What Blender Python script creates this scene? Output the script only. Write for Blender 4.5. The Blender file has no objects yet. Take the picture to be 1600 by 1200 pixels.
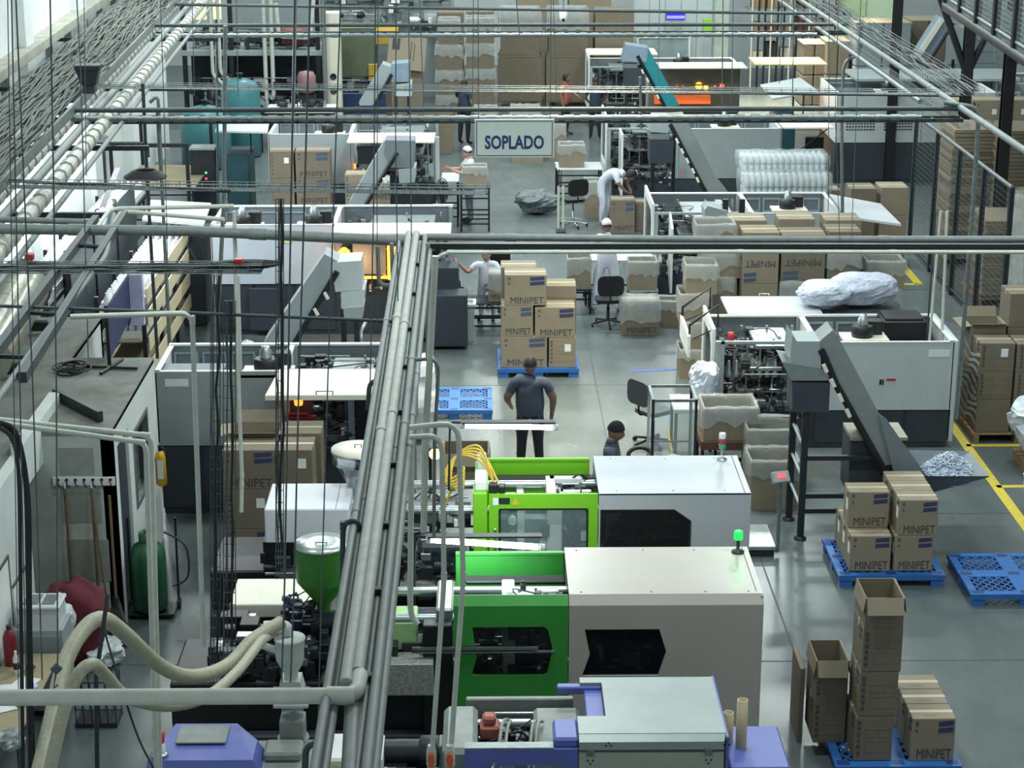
import bpy, math, random
from math import sin, cos, tan, pi, radians, sqrt, atan2
from mathutils import Vector as V, Matrix, geometry
random.seed(7)
S = bpy.context.scene
COL = S.collection
# ------------------------------------------------------------------ camera, world, lights, exposure
CAM = V((0, 0, 9.0)); FPX = 3000.0; PITCH = radians(17.2); YAW = math.atan(40 * cos(PITCH) / FPX)
fwd = V((sin(YAW) * cos(PITCH), cos(YAW) * cos(PITCH), -sin(PITCH))); rgt = V((cos(YAW), -sin(YAW), 0)); upv = rgt.cross(fwd)
cd = bpy.data.cameras.new('camera'); cam = bpy.data.objects.new('camera', cd); COL.objects.link(cam)
cam.location = CAM; cam.rotation_euler = (pi / 2 - PITCH, 0, -YAW)
cd.sensor_width = 36; cd.lens = FPX / 1600 * 36; cd.clip_end = 300
S.camera = cam
S.view_settings.view_transform = 'Standard'; S.view_settings.look = 'None'
S.view_settings.gamma = 1; S.view_settings.use_curve_mapping = False
S.view_settings.exposure = 0.0
w = bpy.data.worlds.new('hall_light'); S.world = w; w.use_nodes = True
bg = w.node_tree.nodes['Background']; bg.inputs[0].default_value = (0.66, 0.79, 0.80, 1); bg.inputs[1].default_value = 0.5
def area(name, loc, sx, sy, power, col=(0.90, 1.0, 0.97), rot=(0, 0, 0)):
    l = bpy.data.lights.new(name, 'AREA'); l.shape = 'RECTANGLE'; l.size = sx; l.size_y = sy; l.energy = power; l.color = col
    o = bpy.data.objects.new(name, l); COL.objects.link(o); o.location = loc; o.rotation_euler = rot
    return o
for iy, yy in enumerate((15, 25, 35, 45, 56)):          # rows of high-bay lamps under the roof
    for xx in (-5.5, 0.8, 6.5):
        area('high_bay_lamp', (xx, yy, 10.6), 1.6, 1.0, (330, 470, 580, 560, 500)[iy] * ((0.8 if xx > 5 else 0.45 if xx < -5 else 1) if yy < 30 else 1))
for loc, pw in (((1.5, 26.6, 10.6), 170), ((8.6, 56.5, 10.6), 500)):                 # two unseen warm lamps, added for the yellow light on aisle and oven
    a = area('warm_high_bay_lamp', loc, 1.0, 1.0, pw, (1.0, 0.9, 0.62)); a.data.spread = radians(46)
# ------------------------------------------------------------------ pixel <-> place helpers (1600x1200 frame)
def ray(px, py):
    return fwd + rgt * ((px - 800) / FPX) + upv * ((600 - py) / FPX)
def P(px, py, z=0.0):
    d = ray(px, py); return CAM + d * ((z - CAM.z) / d.z)
def Q(px, py, Y):
    d = ray(px, py); return CAM + d * (Y / d.y)
# ------------------------------------------------------------------ materials
MATS = {}
def lin(c):
    return tuple(((v / 255) / 12.92 if v / 255 <= 0.04045 else ((v / 255 + 0.055) / 1.055) ** 2.4) for v in c)
def M(name, rgb=(128, 128, 128), rough=0.5, metal=0.0, var=0.12, scale=6.0, bump=0.0, emit=0, alpha=1, trans=0, stretch=None, coat=0):
    if name in MATS: return MATS[name]
    m = bpy.data.materials.new(name); MATS[name] = m; m.use_nodes = True
    nt = m.node_tree; b = nt.nodes['Principled BSDF']; c = lin(rgb)
    b.inputs['Roughness'].default_value = rough; b.inputs['Metallic'].default_value = metal
    b.inputs['Base Color'].default_value = (*c, 1)
    if var > 0:
        tc = nt.nodes.new('ShaderNodeTexCoord'); n = nt.nodes.new('ShaderNodeTexNoise')
        n.inputs['Scale'].default_value = scale; n.inputs['Detail'].default_value = 5; n.inputs['Roughness'].default_value = 0.65
        if stretch:
            mp = nt.nodes.new('ShaderNodeMapping'); mp.inputs['Scale'].default_value = stretch
            nt.links.new(tc.outputs['Object'], mp.inputs[0]); nt.links.new(mp.outputs[0], n.inputs['Vector'])
        else: nt.links.new(tc.outputs['Object'], n.inputs['Vector'])
        r = nt.nodes.new('ShaderNodeValToRGB')
        r.color_ramp.elements[0].position = 0.3; r.color_ramp.elements[1].position = 0.7
        r.color_ramp.elements[0].color = (*[max(0, v * (1 - var)) for v in c], 1)
        r.color_ramp.elements[1].color = (*[min(1, v * (1 + var)) for v in c], 1)
        nt.links.new(n.outputs['Fac'], r.inputs[0]); nt.links.new(r.outputs[0], b.inputs['Base Color'])
        if bump:
            bp = nt.nodes.new('ShaderNodeBump'); bp.inputs['Strength'].default_value = bump; bp.inputs['Distance'].default_value = 0.02
            nt.links.new(n.outputs['Fac'], bp.inputs['Height']); nt.links.new(bp.outputs[0], b.inputs['Normal'])
    if emit:
        b.inputs['Emission Color'].default_value = (*c, 1); b.inputs['Emission Strength'].default_value = emit
    if trans: b.inputs['Transmission Weight'].default_value = trans; b.inputs['IOR'].default_value = 1.1
    if coat: b.inputs['Coat Weight'].default_value = coat
    b.inputs['Alpha'].default_value = alpha
    return m
# ------------------------------------------------------------------ mesh builder
class MB:
    def __init__(s): s.v = []; s.f = []; s.sm = []
    def _add(s, vs, fs, smooth=False):
        o = len(s.v); s.v += [tuple(q) for q in vs]; s.f += [tuple(i + o for i in q) for q in fs]; s.sm += [smooth] * len(fs); return s
    def box(s, x0, y0, z0, x1, y1, z1, c=0.0, mtx=None):
        if x1 < x0: x0, x1 = x1, x0
        if y1 < y0: y0, y1 = y1, y0
        if z1 < z0: z0, z1 = z1, z0
        c = min(c, 0.3 * min(x1 - x0, y1 - y0, z1 - z0))
        if c <= 0:
            vs = [(x0, y0, z0), (x1, y0, z0), (x1, y1, z0), (x0, y1, z0), (x0, y0, z1), (x1, y0, z1), (x1, y1, z1), (x0, y1, z1)]
            fs = [(0, 3, 2, 1), (4, 5, 6, 7), (0, 1, 5, 4), (1, 2, 6, 5), (2, 3, 7, 6), (3, 0, 4, 7)]
        else:
            vs = []; idx = {}
            for ix, X in ((0, (x0, x0 + c)), (1, (x1, x1 - c))):
                for iy, Yv in ((0, (y0, y0 + c)), (1, (y1, y1 - c))):
                    for iz, Z in ((0, (z0, z0 + c)), (1, (z1, z1 - c))):
                        for a in range(3):
                            idx[(ix, iy, iz, a)] = len(vs)
                            vs.append((X[0] if a == 0 else X[1], Yv[0] if a == 1 else Yv[1], Z[0] if a == 2 else Z[1]))
            g = lambda *k: idx[k]
            fs = []
            for i in (0, 1):
                q = [g(i, 0, 0, 0), g(i, 1, 0, 0), g(i, 1, 1, 0), g(i, 0, 1, 0)]; fs.append(q if i else q[::-1])
                q = [g(0, i, 0, 1), g(0, i, 1, 1), g(1, i, 1, 1), g(1, i, 0, 1)]; fs.append(q if i else q[::-1])
                q = [g(0, 0, i, 2), g(1, 0, i, 2), g(1, 1, i, 2), g(0, 1, i, 2)]; fs.append(q if i else q[::-1])
            for i in (0, 1):
                for j in (0, 1):
                    q = [g(i, j, 0, 0), g(i, j, 1, 0), g(i, j, 1, 1), g(i, j, 0, 1)]; fs.append(q if (i + j) % 2 else q[::-1])
                    q = [g(i, 0, j, 0), g(i, 1, j, 0), g(i, 1, j, 2), g(i, 0, j, 2)]; fs.append(q[::-1] if (i + j) % 2 else q)
                    q = [g(0, i, j, 1), g(1, i, j, 1), g(1, i, j, 2), g(0, i, j, 2)]; fs.append(q if (i + j) % 2 else q[::-1])
            for i in (0, 1):
                for j in (0, 1):
                    for k in (0, 1):
                        q = [g(i, j, k, 0), g(i, j, k, 1), g(i, j, k, 2)]; fs.append(q if (i + j + k) % 2 else q[::-1])
        if mtx is not None: vs = [mtx @ V(q) for q in vs]
        return s._add(vs, fs)
    def tube(s, pts, r, n=8, fillet=0.0, r2=None, sub=4):
        pts = [V(p) for p in pts]
        if fillet > 0 and len(pts) > 2:
            out = [pts[0]]
            for i in range(1, len(pts) - 1):
                a, b, c = pts[i - 1], pts[i], pts[i + 1]
                f1 = min(fillet, (a - b).length * .45); f2 = min(fillet, (c - b).length * .45)
                p0 = b + (a - b).normalized() * f1; p2 = b + (c - b).normalized() * f2
                for k in range(sub + 1):
                    t = k / sub; out.append(p0 * (1 - t) ** 2 + b * 2 * t * (1 - t) + p2 * t * t)
            out.append(pts[-1]); pts = out
        vs = []; fs = []; N = len(pts); prev = None
        for i, p in enumerate(pts):
            if i == 0: d = pts[1] - p
            elif i == N - 1: d = p - pts[i - 1]
            else: d = (pts[i + 1] - p).normalized() + (p - pts[i - 1]).normalized()
            d.normalize()
            if prev is None: u = d.orthogonal().normalized()
            else: u = (prev - d * prev.dot(d)).normalized()
            prev = u; w_ = d.cross(u); rr = r if r2 is None else r + (r2 - r) * i / (N - 1)
            for k in range(n):
                a = 2 * pi * k / n; vs.append(p + (u * cos(a) + w_ * sin(a)) * rr)
        for i in range(N - 1):
            for k in range(n):
                k2 = (k + 1) % n; fs.append((i * n + k, i * n + k2, (i + 1) * n + k2, (i + 1) * n + k))
        s._add(vs, fs, True)
        s._add(vs[:n], [tuple(range(n))[::-1]]); s._add(vs[-n:], [tuple(range(n))])
        return s
    def lathe(s, c, prof, n=16, axis='z', smooth=True):
        vs = []; fs = []; c = V(c)
        for (r, h) in prof:
            for k in range(n):
                a = 2 * pi * k / n; x, y = r * cos(a), r * sin(a)
                vs.append(c + (V((x, y, h)) if axis == 'z' else V((h, x, y)) if axis == 'x' else V((y, h, x))))
        for i in range(len(prof) - 1):
            for k in range(n):
                k2 = (k + 1) % n; fs.append((i * n + k, i * n + k2, (i + 1) * n + k2, (i + 1) * n + k))
        s._add(vs, fs, smooth)
        if prof[0][0] > 1e-4: s._add(vs[:n], [tuple(range(n))[::-1]])
        if prof[-1][0] > 1e-4: s._add(vs[-n:], [tuple(range(n))])
        return s
    def prism(s, poly, d0, d1, plane='xz', holes=(), fr=None):
        """polygon (2d) with holes, extruded from d0 to d1 along the third axis (or along the frame fr = (o, u, v, n))."""
        if fr: o, u, v_, n_ = fr; mp = lambda a, b, d: o + u * a + v_ * b + n_ * d
        elif plane == 'xz': mp = lambda a, b, d: V((a, d, b))
        elif plane == 'xy': mp = lambda a, b, d: V((a, b, d))
        else: mp = lambda a, b, d: V((d, a, b))
        loops = [list(poly)] + [list(h) for h in holes]; flat = [p for l in loops for p in l]
        if holes: tri = geometry.tessellate_polygon([[V((a, b, 0)) for a, b in l] for l in loops])
        else: tri = [tuple(range(len(poly)))]
        n = len(flat); vs = [mp(a, b, d0) for a, b in flat] + [mp(a, b, d1) for a, b in flat]
        fs = [tuple(t) for t in tri] + [tuple(i + n for i in reversed(t)) for t in tri]
        k = 0
        for l in loops:
            m = len(l)
            for i in range(m): j = (i + 1) % m; fs.append((k + i, k + j, k + j + n, k + i + n))
            k += m
        return s._add(vs, fs)
    def sheet(s, grid, smooth=True):
        R_ = len(grid); C_ = len(grid[0]); vs = [p for r in grid for p in r]
        return s._add(vs, [(i * C_ + j, i * C_ + j + 1, (i + 1) * C_ + j + 1, (i + 1) * C_ + j) for i in range(R_ - 1) for j in range(C_ - 1)], smooth)
    def mesh(s, name, mat, off=None):
        me = bpy.data.meshes.new(name)
        vs = s.v if off is None else [(a - off[0], b - off[1], c - off[2]) for a, b, c in s.v]
        me.from_pydata(vs, [], s.f); me.polygons.foreach_set('use_smooth', s.sm)
        if mat: me.materials.append(mat)
        me.update(); return me
def fixn(me):
    import bmesh
    b = bmesh.new(); b.from_mesh(me); bmesh.ops.recalc_face_normals(b, faces=b.faces); b.to_mesh(me); b.free()
def tag(o, label=None, cat=None, group=None, kind=None):
    if label: o['label'] = label
    if cat: o['category'] = cat
    if group: o['group'] = group
    if kind: o['kind'] = kind
    return o
def link(name, me, parent=None):
    o = bpy.data.objects.new(name, me); COL.objects.link(o)
    if parent: o.parent = parent
    return o
def thing(name, label, cat, loc=(0, 0, 0), rot=0, group=None):
    o = bpy.data.objects.new(name, None); COL.objects.link(o); o.location = loc; o.rotation_euler = (0, 0, rot)
    o.empty_display_size = 0.1
    return tag(o, label, cat, group)
def part(name, mb, mat, parent, label=None, kind=None, world=False):
    off = None
    if world:
        t = parent; off = V((0, 0, 0))
        while t is not None: off = off + V(t.location); t = t.parent
    me = mb.mesh(name, mat, off)
    if any(len(f) != 4 for f in mb.f) or True: fixn(me)
    return tag(link(name, me, parent), label, None, None, kind)
def solo(name, mb, mat, label=None, cat=None, group=None, kind=None):
    xs = [p[0] for p in mb.v]; ys = [p[1] for p in mb.v]; zs = [p[2] for p in mb.v]
    off = ((min(xs) + max(xs)) / 2, (min(ys) + max(ys)) / 2, min(zs))
    me = mb.mesh(name, mat, off); fixn(me); o = link(name, me); o.location = off
    return tag(o, label, cat, group, kind)
def copy_tree(o, parent=None):
    c = o.copy(); COL.objects.link(c); c.parent = parent
    for ch in o.children: copy_tree(ch, c)
    return c
TXT = {}
def text_mesh(txt, size=1.0, bold=0.0, mat=None, depth=0.002):
    k = (txt, size, bold, mat.name if mat else '')
    if k in TXT: return TXT[k]
    cu = bpy.data.curves.new('lettering', 'FONT'); cu.body = txt; cu.size = size; cu.align_x = 'CENTER'; cu.align_y = 'CENTER'
    cu.extrude = depth; cu.offset = bold; cu.resolution_u = 3
    o = bpy.data.objects.new('lettering', cu); COL.objects.link(o)
    dg = bpy.context.evaluated_depsgraph_get(); dg.update()
    me = bpy.data.meshes.new_from_object(o.evaluated_get(dg)); me.name = 'lettering'
    bpy.data.objects.remove(o); bpy.data.curves.remove(cu)
    me.transform(Matrix.Rotation(pi / 2, 4, 'X'))            # stands upright, reads from -y
    me.materials.clear(); me.materials.append(mat); TXT[k] = me
    return me
def lettering(txt, size, mat, parent, loc, rot=(0, 0, 0), bold=0.0, name='lettering', wide=None):
    me = text_mesh(txt, size, bold, mat); o = link(name, me, parent); o.location = loc; o.rotation_euler = rot
    if wide:
        xs = [v.co.x for v in me.vertices]; s_ = wide / max(1e-6, max(xs) - min(xs)); o.scale = (s_, 1, 1)
    return o
# ------------------------------------------------------------------ palette
m_light = M('machine_light_grey', (186, 194, 196), .45, var=.05, scale=2)
m_mid = M('machine_mid_grey', (150, 160, 163), .45, var=.06, scale=2)
m_slate = M('machine_slate', (52, 61, 69), .5, var=.12, scale=3)
m_inner = M('machine_inner_grey', (112, 122, 128), .5, var=.12, scale=3)
m_dark = M('dark_steel', (44, 50, 56), .45, .3, var=.25, scale=8)
m_black = M('black_plastic', (22, 25, 28), .45, var=.2)
m_white = M('white_paint', (222, 226, 224), .45, var=.04, scale=2)
m_cream = M('cream_lid', (226, 222, 206), .45, var=.05, scale=2)
m_steel = M('steel', (175, 182, 184), .3, .85, var=.15, scale=10)
m_galv = M('galvanised', (128, 137, 138), .42, .6, var=.25, scale=14)
m_pipeg = M('grey_pipe', (118, 125, 124), .55, .1, var=.16, scale=9)
m_pipew = M('white_pipe', (194, 199, 189), .5, var=.1, scale=8)
m_piped = M('dark_pipe', (62, 70, 74), .5, .2, var=.2, scale=9)
m_rod = M('hanger_rod', (88, 98, 102), .5, .4, var=.2, scale=9)
m_card = M('cardboard', (122, 113, 98), .85, var=.07, scale=5)
m_cardin = M('cardboard_inner', (118, 103, 84), .9, var=.08, scale=5)
m_tape = M('packing_tape', (184, 172, 146), .35, var=.05)
m_tapey = M('yellow_tape', (205, 190, 110), .35, var=.05)
m_ink = M('dark_ink', (62, 62, 66), .8, var=.1)
m_stripe = M('stripe_ink', (70, 84, 104), .8, var=.1)
m_stripeb = M('navy_stripe_ink', (52, 56, 92), .8, var=.1)
m_paper = M('paper', (226, 230, 230), .7, var=.03)
m_bluep = M('blue_pallet_plastic', (44, 104, 176), .45, var=.08, scale=6)
m_green = M('deep_green_paint', (56, 146, 60), .38, var=.06, scale=2)
m_lime = M('lime_green_paint', (122, 196, 42), .38, var=.06, scale=2)
m_film = M('clear_film', (205, 214, 214), .25, var=.12, scale=7, bump=.9, alpha=.34)
m_filmw = M('white_film', (196, 206, 208), .3, var=.22, scale=7, bump=.9, alpha=.92)
m_glassd = M('smoked_window', (24, 30, 34), .08, var=0, alpha=.55)
m_red = M('red_plastic', (170, 40, 48), .4, var=.1)
m_yellow = M('yellow_paint', (214, 184, 52), .5, var=.1)
m_wood = M('plywood', (158, 146, 118), .7, var=.1, scale=4, stretch=(1, 8, 8))
m_brass = M('dull_metal', (120, 116, 104), .45, .6, var=.3, scale=20)
m_tube = M('lit_tube', (236, 248, 255), .3, var=0, emit=14)
m_glowo = M('heater_glow', (255, 110, 30), .4, var=0, emit=5)
m_glowg = M('green_signal', (20, 235, 60), .3, var=0, emit=2.2)
m_cable = M('cable_black', (34, 36, 38), .55, var=.2)
m_cableg = M('cable_grey', (150, 154, 146), .6, var=.25, scale=30)
# ================================================================== SETTING
def floor_mat():
    m = bpy.data.materials.new('polished_concrete'); m.use_nodes = True; nt = m.node_tree; b = nt.nodes['Principled BSDF']
    tc = nt.nodes.new('ShaderNodeTexCoord'); L = nt.links.new
    def noise(sc, det, mp=None):
        n = nt.nodes.new('ShaderNodeTexNoise'); n.inputs['Scale'].default_value = sc; n.inputs['Detail'].default_value = det; n.inputs['Roughness'].default_value = .7
        if mp:
            k = nt.nodes.new('ShaderNodeMapping'); k.inputs['Scale'].default_value = mp; L(tc.outputs['Object'], k.inputs[0]); L(k.outputs[0], n.inputs['Vector'])
        else: L(tc.outputs['Object'], n.inputs['Vector'])
        return n
    a = noise(.5, 3); c = noise(1.6, 3, (1, .5, 1)); d = noise(45, 3)
    r = nt.nodes.new('ShaderNodeValToRGB'); e = r.color_ramp.elements
    e[0].position = .25; e[0].color = (*lin((78, 88, 92)), 1); e[1].position = .78; e[1].color = (*lin((116, 124, 124)), 1)
    mx = nt.nodes.new('ShaderNodeMix'); mx.data_type = 'FLOAT'; mx.inputs[0].default_value = .45
    L(a.outputs['Fac'], mx.inputs[2]); L(c.outputs['Fac'], mx.inputs[3]); L(mx.outputs[0], r.inputs[0])
    mm = nt.nodes.new('ShaderNodeMix'); mm.data_type = 'RGBA'; mm.blend_type = 'MULTIPLY'; mm.inputs[0].default_value = .25
    L(r.outputs[0], mm.inputs[6]); L(d.outputs['Color'], mm.inputs[7]); L(mm.outputs[2], b.inputs['Base Color'])
    rr = nt.nodes.new('ShaderNodeMapRange'); rr.inputs[3].default_value = .2; rr.inputs[4].default_value = .32
    L(c.outputs['Fac'], rr.inputs[0]); L(rr.outputs[0], b.inputs['Roughness'])
    return m
b = MB().box(-12, 4, -.2, 24, 76, 0)
fl = solo('floor', b, floor_mat(), kind='structure')
m_joint = M('floor_joint', (66, 72, 74), .6)
def strip(x0, y0, x1, y1, wd, z=.004):
    a = V((x0, y0, 0)); c = V((x1, y1, 0)); d = (c - a).normalized(); n = V((-d.y, d.x, 0)) * wd / 2
    return MB()._add([a + n, a - n, c - n, c + n, *(q + V((0, 0, z)) for q in (a + n, a - n, c - n, c + n))], [(0, 1, 2, 3), (4, 7, 6, 5), (0, 4, 5, 1), (1, 5, 6, 2), (2, 6, 7, 3), (3, 7, 4, 0)])
n = 0
for yy in (18.9, 23.3, 29, 35, 41): n += 1; solo('trim_%d' % n, strip(-4, yy, 8.6, yy, .02, .002), m_joint, kind='structure')
for xx in (3.35, 1.75): n += 1; solo('trim_%d' % n, strip(xx, 12, xx - .1, 46, .02, .002), m_joint, kind='structure')
# yellow and blue floor marking lines
m_yl = M('yellow_floor_paint', (206, 184, 60), .55, var=.2, scale=20)
for (x0, y0, x1, y1, wd) in ((6.86, 20.6, 6.86, 29.5, .14), (6.86, 26.0, 8.4, 26.0, .1), (6.86, 24.3, 8.2, 24.3, .1), (6.9, 21.9, 8.2, 21.9, .1), (8.2, 35.4, 8.2, 38, .16), (7.4, 35.4, 8.2, 35.4, .12)):
    n += 1; solo('trim_%d' % n, strip(x0, y0, x1, y1, wd), m_yl, kind='structure')
n += 1; a = P(985, 580); c = P(1062, 577); solo('trim_%d' % n, strip(a.x, a.y, c.x, c.y, .1), M('blue_floor_paint', (70, 96, 170), .55, var=.2), kind='structure')
# left wall, slanted a little off the hall axis, with pilasters and ledge
m_wall = M('white_wall', (214, 220, 220), .7, var=.06, scale=1.5, bump=.08)
def WX(y): return -7.35 - .045 * (y - 25)
def TX(y): return -6.62 - .054 * (y - 25)
def wallbox(y0, y1, t0, t1, z0, z1, mb=None):
    mb = mb or MB(); vs = []
    for z in (z0, z1):
        for (yy, t) in ((y0, t0), (y1, t0), (y1, t1), (y0, t1)): vs.append((WX(yy) + t, yy, z))
    return mb._add(vs, [(0, 3, 2, 1), (4, 5, 6, 7), (0, 1, 5, 4), (1, 2, 6, 5), (2, 3, 7, 6), (3, 0, 4, 7)])
def traybox(y0, y1, t0, t1, z0, z1): 
    d = {}; vs = [(TX(yy) + t, yy, z) for z in (z0, z1) for (yy, t) in ((y0, t0), (y1, t0), (y1, t1), (y0, t1))]
    return MB()._add(vs, [(0, 3, 2, 1), (4, 5, 6, 7), (0, 1, 5, 4), (1, 2, 6, 5), (2, 3, 7, 6), (3, 0, 4, 7)])
wl = solo('wall_left', wallbox(10, 50, -.3, 0, 0, 9.5), m_wall, kind='structure')
pm = MB()
for k, yy in enumerate((26, 31.5, 37, 42.6, 48.2)):
    q = wallbox(yy, yy + .7, 0, .16, 0, 9.5); part('pilaster', q, m_wall, wl, world=True)
lm = wallbox(14, 50, .0, .3, 4.85, 5.0); part('ledge', lm, M('concrete_ledge', (150, 150, 140), .9, var=.25, scale=3, bump=.3), wl, world=True)
for yy in range(16, 44, 2):
    q = wallbox(yy, yy + .12, 0, .12, 4.45, 4.95); part('wall_bracket', q, m_galv, wl, world=True)
# far and right walls
m_wall2 = M('pale_wall', (190, 198, 198), .7, var=.08, scale=1)
solo('wall_back', MB().box(-12, 66, 0, 24, 66.3, 10), m_wall2, kind='structure')
solo('wall_right', MB().box(17.6, 4, 0, 17.9, 66, 10), m_wall2, kind='structure')
solo('wall_side', MB().box(-12, 50, 0, WX(50) + .1, 50.3, 9.5), m_wall, kind='structure')
a = MB()
for i in range(40): a.box(10.2 + i * .17, 65.9, 0, 10.3 + i * .17, 65.98, 3.4)
# office cabin on the left
m_cab = M('cabin_white', (208, 214, 212), .7, var=.07, scale=2.5, bump=.1)
m_roof = M('cabin_roof', (122, 126, 120), .9, var=.3, scale=2.2, bump=.35)
cab = thing('office_cabin', 'low white office cabin with flat dusty grey roof along the left wall', 'cabin', (-4.6, 21, 0))
part('wall', MB().box(-6.5, 19.78, 0, -4.1, 19.92, 2.3), M('patched_plaster', (176, 184, 180), .8, var=.16, scale=1.6, bump=.15), cab, 'end wall of patched grey plaster', world=True)
sw = MB().prism([(19.78, 0), (20.08, 0), (20.08, 2.08), (20.72, 2.08), (20.72, .9), (20.72, 0), (22.6, 0), (22.6, 2.34), (19.78, 2.34)], -4.22, -4.1, 'yz', holes=[[(20.98, 1.0), (21.9, 1.0), (21.9, 1.95), (20.98, 1.95)]])
part('wall', sw, m_cab, cab, world=True)
part('door', MB().box(-4.2, 20.1, .02, -4.13, 20.7, 2.06, .01), m_slate, cab, 'dark door', world=True)
part('window_frame', MB().prism([(20.98, 1.0), (21.9, 1.0), (21.9, 1.95), (20.98, 1.95)], -4.2, -4.08, 'yz', holes=[[(21.03, 1.05), (21.85, 1.05), (21.85, 1.9), (21.03, 1.9)]]), m_galv, cab, world=True)
part('pane', MB().box(-4.16, 21.03, 1.05, -4.15, 21.85, 1.9), m_glassd, cab, world=True)
part('wall', MB().box(-4.98, 12.6, 0, -4.85, 19.0, 2.38), m_cab, cab, world=True)
part('parapet', MB().box(-4.98, 18.97, 2.0, -4.85, 20.81, 2.48), m_cab, cab, world=True)
part('roof', MB().box(-6.5, 19.78, 2.3, -4.1, 22.6, 2.36), m_roof, cab, world=True)
part('roof', MB().box(-7.2, 12.6, 2.3, -4.86, 19.78, 2.355), m_roof, cab, world=True)
part('roof', MB().box(-7.3, 22.6, 2.3, -5.1, 24.5, 2.36), m_roof, cab, world=True)
part('wall', MB().box(-5.22, 22.6, 0, -5.1, 24.5, 2.34), m_cab, cab, world=True)
part('wall', MB().box(-7.3, 24.4, 0, -5.1, 24.5, 2.34), m_cab, cab, world=True)
part('roof_dark_bar', MB().box(-.55, -.03, 0, .55, .03, .12, mtx=Matrix.Translation((-4.6, 19.4 + 1.1, 2.37)) @ Matrix.Rotation(-.9, 4, 'Z')), m_dark, cab, world=True)  # dark diagonal bar across the cabin roof
a = P(30, 1195); part('door', MB().box(-4.86, 15.9, 0, -4.82, 16.75, 2.05, .01), M('brown_door', (124, 108, 92), .7, var=.15, scale=3, stretch=(1, 9, 1)), cab, 'brown wooden door', world=True)
part('notice', MB().box(-4.85, 15.1, .85, -4.838, 15.45, 1.45), m_paper, cab, world=True)
part('emblem', MB().lathe((-4.838, 15.27, 1.25), [(0, 0), (.13, 0), (.13, .006), (0, .006)], 20, 'x'), m_stripeb, cab, 'round navy emblem of the notice', world=True)
# ------------------------------------------------------------------ right hand fence, columns, walkway
fz = thing('mesh_fence', 'dark wire mesh fence with grey rails closing off the storage racks', 'fence', (8.62, 33, 0))
m_mesh = M('fence_wire', (92, 102, 104), .5, .3)
FZ = 2.75
for yy in (38.3, 36.4, 34.6, 32.8, 31.0):
    part('post', MB().box(8.58, yy - .04, 0, 8.66, yy + .04, FZ, .005), m_dark, fz, world=True)
part('rail', MB().tube([(8.62, 31, FZ), (8.62, 38.3, FZ)], .035), m_galv, fz, world=True)
part('rail', MB().tube([(8.62, 31, .12), (8.62, 38.3, .12)], .035), m_dark, fz, world=True)
a = MB()
for i in range(74): yy = 31 + i * .1; a.tube([(8.62, yy, .12), (8.62, yy, FZ)], .0035, 3)
for i in range(26): zz = .2 + i * .1; a.tube([(8.62, 31, zz), (8.62, 38.3, zz)], .0035, 3)
part('wire_mesh', a, m_mesh, fz, kind='stuff', world=True)
for (px, Y, d) in ((1398, 45, 'tall black steel column behind the grey cabinet'), (1512, 38.7, 'black steel column with forked braces under the walkway'), (1578, 35.2, 'black steel column at the right edge among wrapped pallets')):
    q = Q(px, 100, Y); w_ = .1
    t = thing('steel_column', d, 'column', (q.x, Y, 0))
    part('shaft', MB().box(-w_, -.1, 0, w_, -.08, 9.2).box(-w_, .08, 0, w_, .1, 9.2).box(-.015, -.09, 0, .015, .09, 9.2), m_black, t)
    part('base_plate', MB().box(-.22, -.2, 0, .22, .2, .025), m_dark, t)
    if px == 1512:
        for s_ in (-1, 1): part('brace', MB().tube([(0, 0, 3.5), (s_ * .75, 0, 5.3)], .07, 6), m_black, t)
wk = thing('walkway', 'raised steel walkway with grey mesh railing in the upper right corner', 'walkway', (9.2, 34, 5.0))
a0 = Q(1478, 0, 37); a1 = Q(1620, 92, 29)
dr = (a1 - a0); L_ = dr.length; dr.normalize(); sx = V((1, .1, 0)).normalized()
up = V((0, 0, 1))
nst = 9
for i in range(nst):
    p0 = a0 + dr * (L_ * i / nst); p1 = a0 + dr * (L_ * (i + 1) / nst)
    part('tread', MB().box(-1.4, 0, -.05, 0, (p1 - p0).length * .96, 0, mtx=Matrix.Translation(p0) @ Matrix.Rotation(atan2(dr.y, dr.x) - pi / 2, 4, 'Z')), m_galv, wk, world=True)
part('stringer', MB().tube([a0 + V((0, 0, -.12)), a1 + V((0, 0, -.12))], .1, 4), m_dark, wk, world=True)
for i in range(6):
    p0 = a0 + dr * (L_ * i / 5); part('post', MB().box(-.06, -.06, -.15, .06, .06, 1.2, mtx=Matrix.Translation(p0)), m_black, wk, world=True)
part('rail', MB().tube([a0 + up * 1.15, a1 + up * 1.15], .03), m_galv, wk, world=True)
part('rail', MB().tube([a0 + up * .05, a1 + up * .05], .03), m_galv, wk, world=True)
a = MB()
for i in range(90): p0 = a0 + dr * (L_ * i / 90); a.tube([p0, p0 + up * 1.15], .006, 3)
for i in range(14): a.tube([a0 + up * (.05 + i * .08), a1 + up * (.05 + i * .08)], .006, 3)
part('wire_mesh', a, m_galv, wk, kind='stuff', world=True)
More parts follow.
